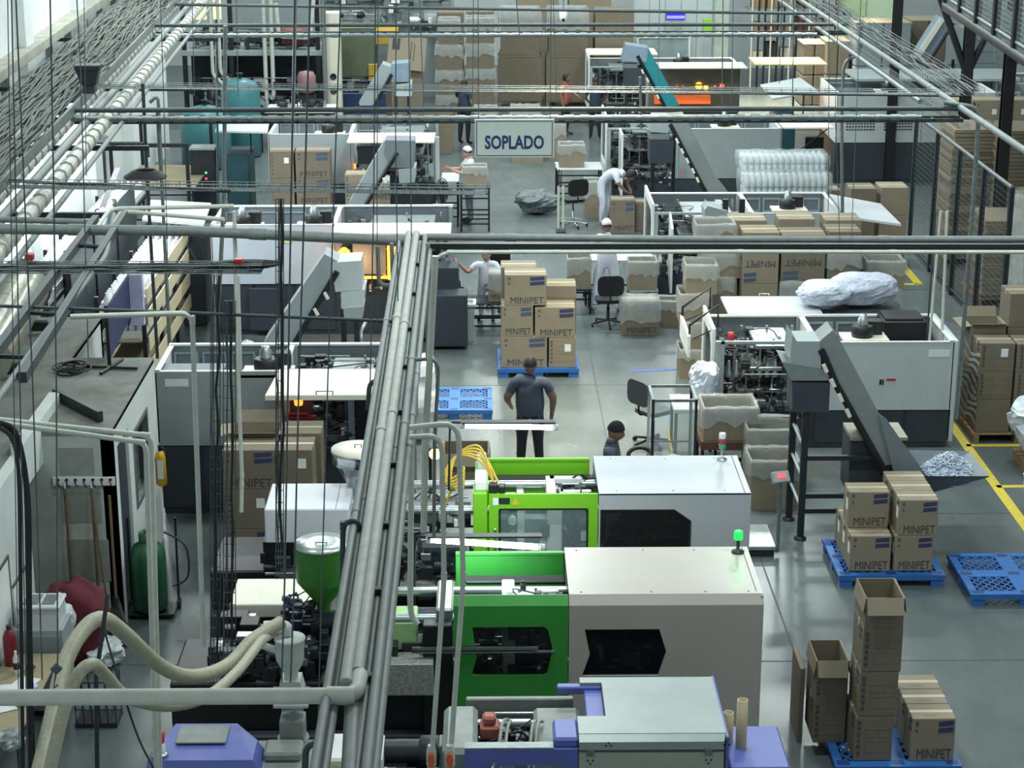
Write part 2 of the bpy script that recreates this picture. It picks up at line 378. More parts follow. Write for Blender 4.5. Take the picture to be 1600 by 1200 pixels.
# ================================================================== OVERHEAD SERVICES (about 5 m above the floor)
def pipe(label, pts, r, mat=m_pipeg, fillet=.0, couplings=(), name='pipe', cat='pipe', group='overhead pipes and drops', n=10):
    mb = MB().tube(pts, r, n, fillet)
    if not couplings: return solo(name, mb, mat, label, cat, group)
    c = sum((V(p) for p in pts), V()) / len(pts)
    t = thing(name, label, cat, c, 0, group); part('run', mb, mat, t, world=True)
    for (i, f) in couplings:
        p = V(pts[i]).lerp(V(pts[i + 1]), f); d = (V(pts[i + 1]) - V(pts[i])).normalized()
        part('coupling', MB().tube([p - d * r * 1.6, p + d * r * 1.6], r * 1.14, n), mat, t, world=True)
    return t
def basket(label, a, c, wd, h, mat=m_galv, step=.12, cables=0, cr=.012, name='wire_tray'):
    a = V(a); c = V(c); d = (c - a); L_ = d.length; d.normalize(); s_ = V((0, 0, 1)).cross(d).normalized(); z = V((0, 0, 1))
    t = thing(name, label, 'cable tray', (a + c) / 2, 0, 'wire trays')
    mb = MB(); rw = .005
    for k in range(5): mb.tube([a + s_ * wd * (k / 4 - .5), c + s_ * wd * (k / 4 - .5)], rw, 4)
    for sg in (-.5, .5):
        for hh in (.5, 1): mb.tube([a + s_ * wd * sg + z * h * hh, c + s_ * wd * sg + z * h * hh], rw, 4)
    for i in range(int(L_ / step) + 1):
        p = a + d * i * step; mb.tube([p + s_ * wd * -.5 + z * h, p + s_ * wd * -.5, p + s_ * wd * .5, p + s_ * wd * .5 + z * h], rw * .8, 4)
    part('basket', mb, mat, t, kind='stuff', world=True)
    rn = random.Random(len(label))
    for k in range(cables):
        o = (rn.random() - .5) * wd * .8; pts = []
        for i in range(int(L_ / .5) + 2):
            f = min(1, i * .5 / L_); pts.append(a.lerp(c, f) + s_ * (o + (rn.random() - .5) * .03) + z * (.015 + rn.random() * h * .7))
        part('cable', MB().tube(pts, cr * (.7 + rn.random() * .6), 5), m_cable if k % 2 else m_rod, t, world=True)
    return t
def wrapped(mb, a, c, r, step=.32):
    """pipe in banded foil wrapping"""
    a = V(a); c = V(c); L_ = (c - a).length; k = int(L_ / step)
    for i in range(k):
        p = a.lerp(c, i / k); q = a.lerp(c, (i + 1) / k); mb.tube([p, a.lerp(c, (i + .3) / k), a.lerp(c, (i + .62) / k)], r * 1.08, 8); mb.tube([a.lerp(c, (i + .6) / k), q], r * .82, 8)
    return mb
def Z(px, py, z=5.0): return P(px, py, z)
# -- central bundle running up the hall
m_bund = M('bundle_pipe', (112, 119, 118), .55, .1, var=.14, scale=9)
names = ['outermost left', 'second from the left', 'pale third from the left', 'pale fourth from the left', 'fifth from the left', 'sixth from the left', 'rightmost']
bp = [(588, 540, .024, 5.0), (595, 551, .024, 4.95), (606, 564, .033, 5.03), (619, 579, .033, 5.03), (630, 594, .026, 4.94), (639, 606, .026, 5.0), (649, 617, .026, 4.95)]
YB0, YB1 = 6.9, 17.6; YP = 8.12
for i, (x6, x9, r, zz) in enumerate(bp):
    A9 = P(x9, 900, zz); A6 = P(x6, 600, zz); sl = (A6.x - A9.x) / (A6.y - A9.y)
    fx = lambda y: A9.x + sl * (y - A9.y)
    y0 = YP + .12 * (i == 3) if i in (2, 3) else YB0                    # the two pale ones turn left as the white pipe
    pipe('long grey pipe of the overhead central bundle, %s of seven' % names[i], [(fx(y0), y0, zz), (fx(YB1), YB1, zz)], r, M('pale_bundle_pipe', (150, 154, 149), .55, var=.14, scale=9) if i in (2, 3) else m_bund, couplings=[(0, .33 + .03 * i), (0, .72 - .02 * i)], group='central pipe bundle')
    if i == 3: xw = fx(YP)
for i, (xa, xb, yy) in enumerate(((564, 592, 1060), (583, 606, 925), (594, 620, 822), (605, 632, 727), (615, 637, 645), (628, 646, 574), (636, 649, 515), (644, 656, 460), (650, 663, 414))):
    pa = P(xa, yy, 4.97); pb = P(xb, yy, 4.97)
    solo('pipe_bracket', MB().box(pa.x, pa.y - .025, 4.955, pb.x, pa.y + .025, 4.995, .004), m_black, 'short dark bracket across the central pipe bundle, %s along it from the viewer' % 'first second third fourth fifth sixth seventh eighth ninth'.split()[i], 'bracket', 'brackets of the central bundle')
pipe('thick white horizontal pipe crossing the lower left, elbowed into the central bundle', [(-3.3, YP - .06, 5.0), (xw + .0, YP - .06, 5.0), (xw + .01, YP + .12, 5.02)], .04, m_pipew, .06, couplings=[(0, .975)])
pipe('second near pipe below the white elbow, continuing towards the viewer', [P(548, 1215, 4.93), P(556, 1040, 4.93)], .045, m_pipeg)
# -- left twin pipes and right pipe group
a = Z(-40, 340); c = Z(650, 377)
pipe('thinner upper grey pipe crossing from the left wall, ending at the dark ladder rack', [Z(-60, 341), Z(140, 347)], .03, m_pipeg)
pipe('thick lower grey pipe crossing from the left wall to the bundle', [Z(-60, 357), Z(300, 361), Z(648, 377)], .05, m_pipeg, couplings=[(0, .5), (1, .3), (1, .93)])
pipe('thick grey pipe crossing the right half of the hall above a black bar', [Z(668, 370), Z(1100, 374), Z(1660, 374)], .033, m_pipeg, couplings=[(0, .3), (1, .5)])
q0 = Q(672, 384, 17.28); q1 = Q(1660, 385, 17.28)
solo('support_bar', MB().prism([(q0.x, q0.z - .028), (q1.x, q1.z - .026), (q1.x, q1.z + .024), (q0.x, q0.z + .026)], 17.25, 17.31), m_black, 'black steel bar under the thick right hand pipe', 'bar')
pipe('thin white pipe below the black bar with small clips', [Q(674, 410, 17.2), Q(695, 394, 17.2), Q(1130, 393, 17.2), Q(1660, 394, 17.2)], .019, m_pipew, .1, couplings=[(2, .05), (2, .5), (1, .02), (1, .4)])
pipe('grey pipe stub dropping from the right pipe group beside the bundle', [Q(668, 380, 17.2), Q(668, 560, 17.2)], .02, m_pipeg)
# -- dark ladder rack
t = thing('ladder_rack', 'dark slanting ladder rack with rungs at the upper left', 'rack', Z(100, 440))
for (p0, p1) in (((-25, 575), (150, 342)), ((35, 590), (195, 335))):
    part('rail', MB().box(-.03, 0, -.04, .03, (Z(*p1) - Z(*p0)).length, .04, mtx=Matrix.Translation(Z(*p0)) @ Matrix.Rotation(-atan2((Z(*p1) - Z(*p0)).x, (Z(*p1) - Z(*p0)).y), 4, 'Z')), m_piped, t, world=True)
for (p0, p1) in (((112, 383), (158, 386)), ((40, 488), (88, 491)), ((-10, 556), (45, 558))):
    part('rung', MB().tube([Z(*p0), Z(*p1)], .022, 6), m_black, t, world=True)
pipe('pale pipe lying beside the dark ladder rack', [Z(-30, 660), Z(60, 535), Z(165, 400), Z(178, 335)], .026, m_pipeg, .2)
pipe('upper thin pale pipe elbowed above the ladder rack', [Z(150, 358), Z(172, 326), Z(365, 322)], .022, m_pipew, .15)
pipe('lower thin pale pipe elbowed above the ladder rack', [Z(172, 360), Z(190, 330), Z(350, 343)], .022, m_pipew, .15)
# -- black pipe at mid left, wire trays
pipe('slim dark pipe crossing the left side towards the bundle', [Z(-30, 477), Z(300, 489), Z(612, 502)], .014, m_piped, couplings=[(1, .99)])
pipe('white pipe elbow dropping straight down beside the slim dark pipe', [Z(110, 495), Z(300, 489), Q(318, 1010, Z(300, 489).y)], .022, m_pipew, .1, couplings=[(1, .02), (1, .93)])
basket('wire tray loaded with sagging black cables at mid left', Z(-20, 424), Z(410, 424), .16, .07, cables=9)
basket('long wire tray crossing above the far left worktables', Z(15, 292), Z(760, 302), .14, .07)
solo('support_bar', MB().tube([Z(0, 282), Z(360, 299)], .02, 6), m_dark, 'dark slim bar under the wire tray over the plywood table', 'bar')
basket('far wire tray spanning the hall behind the hanging sign', Z(60, 136), Z(1500, 148), .16, .06, step=.2)
solo('support_bar', MB().tube([Z(60, 134, 5.0), Z(1500, 150, 5.0)], .016, 6), m_dark, 'slim dark bar along the far wire tray behind the sign', 'bar')
# -- upper service levels
def level(a, c, yb, z0, lab1, lab2, lab3, xe0, xe1, duct=.1):
    A_ = Z(xe0, a); C_ = Z(xe1, c); Yp = (A_.y + C_.y) / 2
    A_.y = C_.y = Yp
    pipe(lab1, [A_, C_], .032, m_piped, couplings=[(0, .1), (0, .35), (0, .62), (0, .88)])
    if duct:
        mb = wrapped(MB(), A_ + V((.5, -.07, -duct)), C_ + V((-.6, -.07, -duct)), .04, .2); solo('foil_pipe', mb, m_galv, lab2, 'pipe')
    t = thing('pipe_rack', lab3, 'rack', ((A_.x + C_.x) / 2, Yp + .15, 4.7))
    for s_ in (0, .22): part('rail', MB().box(A_.x, Yp + .1 + s_, 4.8, C_.x, Yp + .13 + s_, 4.85), m_piped, t, world=True)
    a_ = MB()
    for k in range(int((C_.x - A_.x) / .35)): a_.box(A_.x + k * .35, Yp + .1, 4.82, A_.x + k * .35 + .03, Yp + .34, 4.84)
    part('rungs', a_, m_dark, t, kind='stuff', world=True)
    return A_, C_
A_, C_ = level(167, 175, 0, 5, 'long black pipe spanning the hall just above the hanging sign', 'foil-wrapped pipe under the black pipe above the hanging sign', 'ladder tray behind the foil-wrapped pipe above the hanging sign', 50, 1518)
pipe('grey pipe elbowing down from the right end of the black pipe', [C_ + V((-.3, 0, .08)), Q(1530, 168, C_.y), Q(1522, 300, C_.y), Q(1494, 655, C_.y)], .03, m_galv, .15, couplings=[(2, .2), (2, .68)])
level(27, 52, 0, 5, 'far black pipe spanning the hall near the top of the view', 'foil-wrapped pipe under the far black pipe', 'far ladder tray near the top of the view', 192, 1350, .17)
a = Z(150, 2); pipe('farthest thin dark pipe at the very top of the view', [Z(205, 6), Z(1330, 22)], .03, m_piped)
# -- trays along the left wall
t = thing('cable_tray', 'broad cable tray heaped with grey cables along the left wall', 'cable tray', (TX(28) + .7, 28, 5))
rn = random.Random(4)
for s_ in (.18, 1.2): part('rail', traybox(17, 44, s_, s_ + .04, 4.95, 5.08), m_galv, t, world=True)
for i in range(27): part('rung', traybox(17 + i, 17.08 + i, .18, 1.24, 4.95, 4.99), m_galv, t, world=True)
mb = MB()
for k in range(110):
    o = .24 + .94 * rn.random(); pts = []; ph = rn.random() * 6
    for i in range(28):
        yy = 17 + i; pts.append((TX(yy) + o + .05 * math.sin(ph + i * .9) + (rn.random() - .5) * .04, yy, 5.02 + rn.random() * .15))
    mb.tube(pts, .007 + rn.random() * .011, 4)
part('cables', mb, M('dusty_cable', (92, 98, 92), .7, var=.3, scale=30), t, kind='stuff', world=True)
for i, (o, r, wrap, d) in enumerate(((1.34, .07, 1, 'foil-wrapped pipe beside the heaped cable tray along the left wall'), (1.58, .055, 0, 'plain pale pipe outside the foil-wrapped pipe along the left wall'), (1.82, .085, 1, 'outermost thick foil-wrapped pipe along the left wall'), (2.05, .03, 0, 'thin grey pipe under the outermost wrapped pipe along the left wall'))):
    A_ = V((TX(15) + o - .2, 15, 4.85)); C_ = V((TX(44) + o - .2, 44, 4.85))
    if wrap: solo('foil_pipe', wrapped(MB(), A_, C_, r, .45), M('foil_wrap', (176, 178, 170), .5, .2, var=.2, scale=12), d, 'pipe')
    else: pipe(d, [A_, C_], r, m_pipeg)
for yy, d in ((20, 'nearest cross bar under the left wall pipes'), (24, 'second cross bar under the left wall pipes'), (29, 'third cross bar under the left wall pipes'), (35, 'farthest cross bar under the left wall pipes')):
    solo('cross_bar', traybox(yy, yy + .06, -.75, 2.3, 4.66, 4.72), m_dark, d, 'bar', 'cross bars under the left wall pipes')
t = thing('funnel_light', 'grey upturned funnel fitting hanging below the left wall tray', 'fitting', Q(139, 120, 26))
q = Q(139, 122, 26); part('hood', MB().box(-.17, -.12, .1, .17, .12, .17, .01).prism([(-.15, .1), (.15, .1), (.1, -.1), (-.1, -.1)], -.1, .1), m_dark, t); part('stem', MB().box(-.08, -.08, -.22, .08, .08, -.1, .01), m_piped, t)
# -- trays along the right side
basket('wire tray running along the right side towards the far wall', (6.55, 26.2, 5.0), (6.55, 46, 5.0), .5, .1, step=.16, cables=7)
basket('lower narrow wire tray under the right side pipes', (6.25, 25, 4.75), (6.25, 44, 4.75), .16, .06, step=.2)
pipe('grey pipe running along the right side above the wire tray', [(6.2, 16, 5.02), (6.2, 40, 5.02)], .042, m_pipeg, couplings=[(0, .45), (0, .7)])
pipe('second slimmer pipe running along the right side', [(5.95, 26.3, 4.9), (5.95, 44, 4.9)], .035, m_galv)
pipe('curved conduit dropping from the far right tray to the grey cabinet', [Q(1345, 40, 33), Q(1345, 85, 33), Q(1318, 95, 33), Q(1315, 180, 33), Q(1317, 420, 33)], .03, m_galv, .2)
# -- pipes that drop from the bundle and trays
def dropp(lab, px, r, mat, Y, fillet=.12, **k): return pipe(lab, [Q(x, y, Y) for x, y in px], r, mat, fillet, **k)
q = Z(640, 690).y
dropp('grey pipe elbow to the right of the bundle, inner of the dropping pair', [(640, 683), (690, 680), (694, 905), (676, 1165)], .018, m_pipew, 11.7, couplings=[(1, .98)])
dropp('grey pipe elbow to the right of the bundle, outer of the dropping pair', [(640, 668), (716, 660), (724, 905), (705, 1165)], .019, m_pipew, 11.75, couplings=[(1, .98)])
for x, d in ((674, 'left'), (703, 'right')):
    t = thing('ball_valve', '%s white ball valve with red lever at the bottom of the dropping pipes' % d, 'valve', Q(x, 1183, 11.7))
    part('body', MB().lathe((0, 0, -.09), [(.018, 0), (.034, .03), (.034, .13), (.024, .18)], 10), m_pipew, t); part('lever', MB().box(-.02, -.06, -.05, .02, -.035, .05, .004).box(-.025, -.05, -.01, .025, -.03, .01), M('red_lever', (206, 92, 60), .5), t)
dropp('white upright pipe right of the bundle near the clear sky-blue pallet', [(680, 400), (664, 705), (662, 830), (668, 815)][:3], .024, m_pipew, 13.0, couplings=[(1, .6), (0, .98)])
dropp('thin grey upright pipe beside the white one right of the bundle', [(648, 562), (686, 560), (679, 690), (678, 840)], .014, m_pipeg, 13.0)
dropp('pale vertical pipe standing between bundle and lime machine', [(634, 672), (643, 672), (641, 960), (652, 975)], .022, m_pipew, 12.5)
dropp('dark grey upside down U pipe looping beside the green hopper', [(534, 960), (536, 817), (560, 812), (564, 850), (560, 960)], .016, m_piped, 10.2, .06, couplings=[(0, .97), (2, .9)])
dropp('second dark U pipe at the bottom edge beside the bundle', [(476, 1215), (478, 1165), (503, 1160), (507, 1215)], .017, m_piped, 8.6, .05)
dropp('grey U shaped pipe hanging by the dark cabinet left of the bundle', [(590, 385), (592, 445), (614, 447), (612, 380)], .02, m_pipeg, 17.0, .08)
dropp('small dark elbow pipe left of the bundle', [(575, 640), (577, 600), (588, 594), (600, 600)], .018, m_piped, 13.4, .06)
dropp('upper white pipe of the pair crossing to the office cabin corner', [(-30, 653), (236, 681), (250, 1215)], .019, m_pipew, 12.0, .06, couplings=[(0, .97)])
dropp('lower white pipe of the pair crossing to the office cabin corner', [(-30, 657), (228, 692), (245, 1215)], .018, m_pipew, 11.9, .06, couplings=[(0, .97)])
dropp('white upright pipe with a valve beside the left carton pile', [(366, 330), (372, 580), (378, 745), (377, 800)], .019, m_pipew, 17.8, couplings=[(2, .2), (1, .98)])
dropp('slim white upright pipe next to the valved one', [(372, 430), (376, 580)], .016, m_pipew, 17.8)
for (lab, px, r, Y, mt) in (('grey upright pipe in front of the two teal tanks', [(352, 40), (350, 310), (336, 585)], .045, 25.3, m_galv), ('dark upright conduit left of the teal tanks', [(338, 30), (341, 345)], .036, 35.6, m_piped), ('black hanging pipe over the plywood table', [(223, 130), (230, 280), (246, 560)], .036, 25.3, m_piped), ('bent grey pipe pair outer leg over the plywood table', [(234, 160), (247, 148), (252, 260), (265, 550)], .036, 25.3, m_pipeg), ('grey upright pipe by the carton shelf end', [(245, 170), (260, 420), (268, 580)], .03, 25.4, m_galv), ('grey pipe standing in the mid-hall left of the far conveyor', [(462, -20), (458, 180)], .05, 34, m_galv), ('vertical grey pole right of the far wire tray', [(1000, 120), (1002, 200)], .03, 25.4, m_galv), ('tall grey twin pole near the fence, left one', [(1470, 330), (1452, 535)], .03, 26.5, m_pipew), ('tall grey twin pole near the fence, right one', [(1480, 330), (1471, 545)], .035, 26.5, m_pipew), ('slim dark pole left of the tall twin pole', [(1462, 330), (1448, 530)], .02, 26.6, m_piped)):
    dropp(lab, px, r * .64, mt, Y)
# -- hanger rods
def rods(items):
    for lab, pts, Y, r in items:
        pp = [Q(x, y, Y) for x, y in pts]; d_ = (pp[0] - pp[1]); pp.insert(0, pp[0] + d_ * ((10.2 - pp[0].z) / max(.2, d_.z)))
        solo('hanger_rod', MB().tube(pp, r * .48, 6), m_rod, lab, 'rod', 'hanger rods')
rods([
 ('long hanger rod nearest the left edge, holding the white pipe', [(24, -20), (38, 300), (51, 600), (61, 900), (66, 1062)], 8.05, .008),
 ('long hanger rod ending in a wire knot above the lower left desk', [(78, -20), (84, 300), (88, 600), (90, 1040)], 8.2, .008),
 ('hanger rod with thick lower half beside the office roof', [(119, -20), (126, 110), (138, 560)], 16.2, .012),
 ('hanger rod passing the left wall to the cable tray', [(131, -20), (135, 275)], 20, .01),
 ('thin hanger rod in front of the white wall pilaster', [(250, -20), (256, 160), (262, 420)], 16.4, .009),
 ('hanger rod carrying the white pipe, left of its near pair', [(461, -20), (455, 300), (450, 600), (445, 900), (440, 1066)], 8.05, .009),
 ('hanger rod carrying the white pipe, right of its near pair', [(485, -20), (476, 300), (467, 600), (460, 900), (454, 1066)], 8.05, .009),
 ('long rod falling past the white box and the green hopper', [(533, -20), (522, 300), (512, 600), (503, 900), (495, 1215)], 8.3, .007),
 ('hanger rod in front of the upper grey conveyor', [(587, -20), (584, 300), (578, 620)], 13.2, .01),
 ('thin rod right beside the upper conveyor rod', [(591, -20), (589, 300), (590, 520)], 14.6, .008),
 ('hanger rod over the second carton pile from the left', [(619, -20), (618, 200), (622, 480)], 15, .01),
 ('hanger rod dropping into the far end of the bundle', [(638, -20), (643, 370)], 17.3, .012),
 ('thin rod crossing the back cartons left of the sign', [(740, -20), (738, 180)], 25.5, .012),
 ('left wire rod of the sign side, above the black pipe', [(866, 45), (870, 170)], 25.5, .01),
 ('hanger rod above the turquoise conveyor', [(1031, -20), (1028, 130)], 27.5, .012),
 ('hanger rod right of the turquoise conveyor', [(1145, 40), (1143, 170)], 25.6, .012),
 ('black hanger rod beside the lit far machine', [(1130, -20), (1128, 170)], 30, .018),
 ('thin rod over the yellow lid machine', [(1296, -20), (1294, 330)], 17.4, .008),
 ('hanger rod left of the conduit by the grey cabinet', [(1344, 30), (1332, 330), (1331, 370)], 17.4, .007),
 ('hanger rod over the open white lid', [(1309, 40), (1305, 180), (1312, 372)], 17.4, .007),
 ('rod hanging above the grey cabinet left door', [(1240, 30), (1238, 170)], 25.4, .014),
 ('rod hanging over the far yellow table', [(1220, 60), (1218, 130)], 27.5, .014),
 ('rod at the left side of the far bagged cartons', [(655, -20), (662, 170)], 25.4, .014),
 ('rod at the right end of the far bagged cartons', [(808, 15), (812, 60)], 34, .02),
 ('rod near the dark doorway of the far left', [(369, -20), (372, 150)], 26, .012),
 ('thin rod left of the twin teal tanks', [(300, 0), (304, 150)], 27, .012),
 ('rod above the far left dark frame', [(507, -20), (507, 60)], 34, .02),
 ('wire hanging in front of the near left door', [(33, 700), (44, 1215)], 9, .008),
 ('wire beside the black cable bundle near the left door', [(22, 640), (31, 1215)], 9.2, .006),
])
t = thing('cable_bundle', 'bundle of black cables falling in front of the near left brown door', 'cables', Q(40, 900, 9.5))
for k, pts in enumerate(([(0, 663), (20, 672), (33, 700), (42, 760), (44, 900), (48, 1215)], [(0, 660), (25, 668), (38, 720), (46, 790), (46, 950), (52, 1215)], [(0, 668), (18, 680), (30, 720), (32, 900), (36, 1215)])):
    part('cable', MB().tube([Q(x, y, 9.5 - .03 * k) for x, y in pts], .016 - .002 * k, 6, .3), m_cable, t, world=True)
# -- vertical wire tray with cables on the left
for (lab, x0, x1, y0, y1, Y) in (('upright wire tray carrying cables beside the left carton pile, left half', 329, 344, 430, 1075, 14.9), ('upright wire tray with thick black cables, right half', 349, 368, 470, 1060, 14.8), ('slim upright wire tray above the white box', 431, 443, 310, 905, 14)):
    t = thing('wire_tray', lab, 'cable tray', Q((x0 + x1) / 2, y1, Y)); mb = MB()
    for k in range(4): x = x0 + (x1 - x0) * k / 3; mb.tube([Q(x, y0, Y), Q(x, y1, Y)], .005, 4)
    yy = y0
    while yy < y1: mb.tube([Q(x0, yy, Y), Q(x1, yy, Y)], .004, 4); yy += 19
    part('basket', mb, m_rod, t, kind='stuff', world=True)
    rn = random.Random(int(x0))
    for k in range(2):
        xx = x0 + (x1 - x0) * (.25 + .45 * k)
        part('cable', MB().tube([Q(xx + rn.uniform(-4, 4), y, Y - .03) for y in range(int(y0), int(y1), 60)], .006 + .006 * (k == 1), 5), m_cable if k == 1 else m_rod, t, world=True)
# -- coils and small boxes in the trays
for lab, x, y, Y in (('red junction box on the cable tray at mid left', 46, 401, 16.3), ('red junction box on the wire tray before the white panel', 373, 409, 16.3)):
    q = Q(x, y, Y); solo('junction_box', MB().box(q.x - .035, Y - .04, q.z - .03, q.x + .035, Y + .04, q.z + .03, .005), m_red, lab, 'box')
mb = MB()
for k in range(6):
    c = Z(227, 276, 5.06); r = .2 - .018 * k; mb.tube([c + V((cos(a * pi / 10) * r * 1.1, sin(a * pi / 10) * r, .012 * k)) for a in range(21)], .014, 5)
solo('cable_coil', mb, m_cable, 'coil of black cable lying on the wire tray over the plywood table', 'cable')
mb = MB()
for k in range(3):
    c = Z(370 + k * 8, 415, 5.04); mb.tube([c + V((cos(a * pi / 8) * .3, sin(a * pi / 8) * .1, .01 * k)) for a in range(17)], .014, 5)
solo('cable_coil', mb, m_cable, 'loose loops of black cable in the tray before the white panel', 'cable')
# -- hanging sign
Yg = 24.85
p0 = Q(742, 246, Yg); p1 = Q(866, 186, Yg); cx = (p0.x + p1.x) / 2; hw = (p1.x - p0.x) / 2; hh = (p1.z - p0.z)
t = thing('hanging_sign', 'white hanging sign with large navy capital letters over the aisle', 'sign', (cx, Yg, p0.z))
part('board', MB().box(-hw, -.012, 0, hw, .012, hh, .003), M('sign_white', (214, 226, 220), .5, var=.03), t)
part('border', MB().prism([(-hw + .02, .02), (hw - .02, .02), (hw - .02, hh - .02), (-hw + .02, hh - .02)], -.016, -.012, holes=[[(-hw + .03, .03), (hw - .03, .03), (hw - .03, hh - .03), (-hw + .03, hh - .03)]]), m_stripeb, t)
lettering('SOPLADO', .24, M('navy_letter', (44, 52, 110), .5, var=0), t, (0, -.014, hh * .38), wide=.77, bold=.007)
for s_ in (-1, 1): part('hanger_wire', MB().tube([(s_ * hw * .9, 0, hh), (s_ * hw * .9, 0, hh + 1.9)], .006, 5), m_rod, t)
# -- flexible hoses at the lower left
def hose(lab, pts, r, mat): return solo('flexible_hose', MB().tube(pts, r, 10, .3, sub=6), mat, lab, 'hose')
m_hose = M('ribbed_hose', (170, 168, 146), .5, var=.18, scale=40, stretch=(1, 1, 1))
def smooth(pts, k=6):
    out = []
    for i in range(len(pts) - 1):
        p0 = pts[max(0, i - 1)]; p1 = pts[i]; p2 = pts[i + 1]; p3 = pts[min(len(pts) - 1, i + 2)]
        for j in range(k):
            t_ = j / k; out.append(.5 * (2 * p1 + (p2 - p0) * t_ + (2 * p0 - 5 * p1 + 4 * p2 - p3) * t_ ** 2 + (3 * p1 - p0 - 3 * p2 + p3) * t_ ** 3))
    out.append(pts[-1]); return out
solo('flexible_hose', MB().tube(smooth([Q(*p) for p in ((60, 1215, 9.2), (80, 1130, 9.6), (100, 1040, 10), (130, 985, 10.3), (160, 967, 10.5), (195, 990, 10.8), (250, 1040, 11.2), (300, 1057, 11.5), (355, 1040, 11.9), (395, 1000, 12.2), (440, 972, 12.4))]), .048, 12), m_hose, 'thick pale flexible hose arching from the bottom edge to the white receiver', 'hose')
solo('flexible_hose', MB().tube(smooth([Q(*p) for p in ((75, 1215, 9.1), (100, 1110, 9.3), (122, 1055, 9.4), (145, 1038, 9.5), (165, 1055, 9.7), (200, 1090, 10), (260, 1103, 10.5), (320, 1090, 11), (370, 1050, 11.6), (410, 1000, 12.2), (435, 985, 12.5))]), .036, 12), m_hose, 'slimmer pale flexible hose arching below the thick one', 'hose')
solo('support_wire', MB().tube([Q(152, 1215, 9.6), Q(150, 1060, 9.9), Q(168, 930, 10.3)], .014, 6), m_black, 'black prop standing under the hose arches', 'prop')
solo('support_wire', MB().tube(smooth([Q(160, 975, 10.4), Q(185, 1060, 10.2), Q(215, 1150, 10), Q(240, 1200, 9.9)]), .007, 5), m_cable, 'thin black cord falling from the thick hose arch', 'cord')
# ================================================================== INJECTION MACHINES
def clutter(parent, bx, n, seed, mats=None, size=(.04, .16), hoses=6, rods=5, name='fittings'):
    """small valve blocks, studs, rods and hoses that fill a machine's open mechanism; three joined parts"""
    rn = random.Random(seed); x0, y0, z0, x1, y1, z1 = bx; U = rn.uniform
    for mt, cnt in zip(mats or (m_dark, m_steel, m_black), (n, n // 2, n // 2)):
        mb = MB()
        for k in range(cnt):
            a, b, c = U(*size), U(*size), U(*size); x, y, z = U(x0, x1 - a), U(y0, y1 - b), U(z0, max(z0 + .01, z1 - c))
            if k % 3 == 0: mb.lathe((x, y, z), [(a * .4, 0), (a * .4, b), (a * .25, b), (a * .25, b * 1.3)], 8, rn.choice('xyz'))
            else: mb.box(x, y, z, x + a, y + b, z + c, .006)
        part(name, mb, mt, parent, kind='stuff', world=True)
    if rods:
        mb = MB()
        for k in range(rods): y, z = U(y0, y1), U(z0, z1); xa = U(x0, x0 + (x1 - x0) * .4); mb.tube([(xa, y, z), (U(xa + .1, x1), y, z)], U(.008, .02), 8)
        part('rods', mb, m_steel, parent, kind='stuff', world=True)
    if hoses:
        mb = MB()
        for k in range(hoses):
            p = [V((U(x0, x1), U(y0, y1), U(z0, z1))) for _ in range(3)]; p[1].z = min(p[1].z + .1, z1 + .05); mb.tube(smooth(p, 5), U(.006, .012), 5)
        part('hoses', mb, m_cable, parent, kind='stuff', world=True)
def feet(parent, xs, ys, z=0.0, r=.06, h=.12, mat=m_dark):
    for x in xs:
        for y in ys: part('foot', MB().lathe((x, y, z), [(r * 1.4, 0), (r * 1.4, .02), (r * .5, .03), (r * .5, h)], 10), mat, parent, world=True)
def signal(lab, x, y, z, cols, r=.03, h=.06, pole=.2):
    t = thing('signal_lamp', lab, 'lamp', (x, y, z), 0, 'signal lamps')
    part('base', MB().lathe((0, 0, 0), [(r * 1.5, 0), (r * 1.5, .015), (r * .4, .02), (r * .4, pole)], 10), m_dark if len(cols) == 1 else m_steel, t)
    for k, c in enumerate(cols): part('lens', MB().lathe((0, 0, pole + h * k), [(r, 0), (r, h * .94), (r * .7, h)], 12), c, t)
    return t
def rrect(x0, z0, x1, z1, r=.03):
    o = []
    for cx, cz, a0 in ((x1 - r, z1 - r, 0), (x0 + r, z1 - r, 90), (x0 + r, z0 + r, 180), (x1 - r, z0 + r, 270)):
        for k in range(4): a = radians(a0 + 30 * k); o.append((cx + r * cos(a), cz + r * sin(a)))
    return o
m_beige = M('warm_grey_cover', (174, 169, 160), .3, var=.04, scale=1.5)
m_lilac = M('pale_grey_cover', (184, 189, 196), .36, var=.04, scale=1.5)
m_bluem = M('periwinkle_paint', (92, 104, 176), .42, var=.06, scale=2)
m_oldgrey = M('aged_grey_paint', (132, 138, 134), .5, var=.18, scale=5)
m_chk = M('checker_plate', (160, 164, 158), .4, .3, var=.35, scale=28, bump=.5)
# ---------------- G1: lime machine with pale cover
X0, X1, XM, Y0, Y1, ZT = -.17, 2.77, 1.16, 19.0, 20.2, 1.9
t = thing('injection_machine', 'lime green injection machine with pale grey clamp cover, farther of the green pair', 'machine', ((X0 + X1) / 2, 19.6, 0), 0, 'injection machines')
part('base', MB().box(-3.0, 18.95, .12, X1, 20.25, .55, .02), m_slate, t, world=True)
win = [(1.19, .9), (2.13, .9), (2.13, 1.58), (1.95, 1.71), (1.19, 1.71)]
part('clamp_cover', MB().prism([(XM, .5), (X1, .5), (X1, ZT), (XM, ZT)], Y0, Y0 + .03, holes=[win]).box(X1 - .02, Y0 + .03, .5, X1, Y1, ZT).box(XM, Y1 - .02, .5, X1, Y1, ZT).box(XM, Y0, ZT - .02, X1, Y1, ZT + .004, .004), m_lilac, t, world=True)
part('lid_seam', MB().box(X1 - .07, Y0 + .01, ZT + .004, X1 - .062, Y1 - .01, ZT + .007), m_dark, t, world=True)
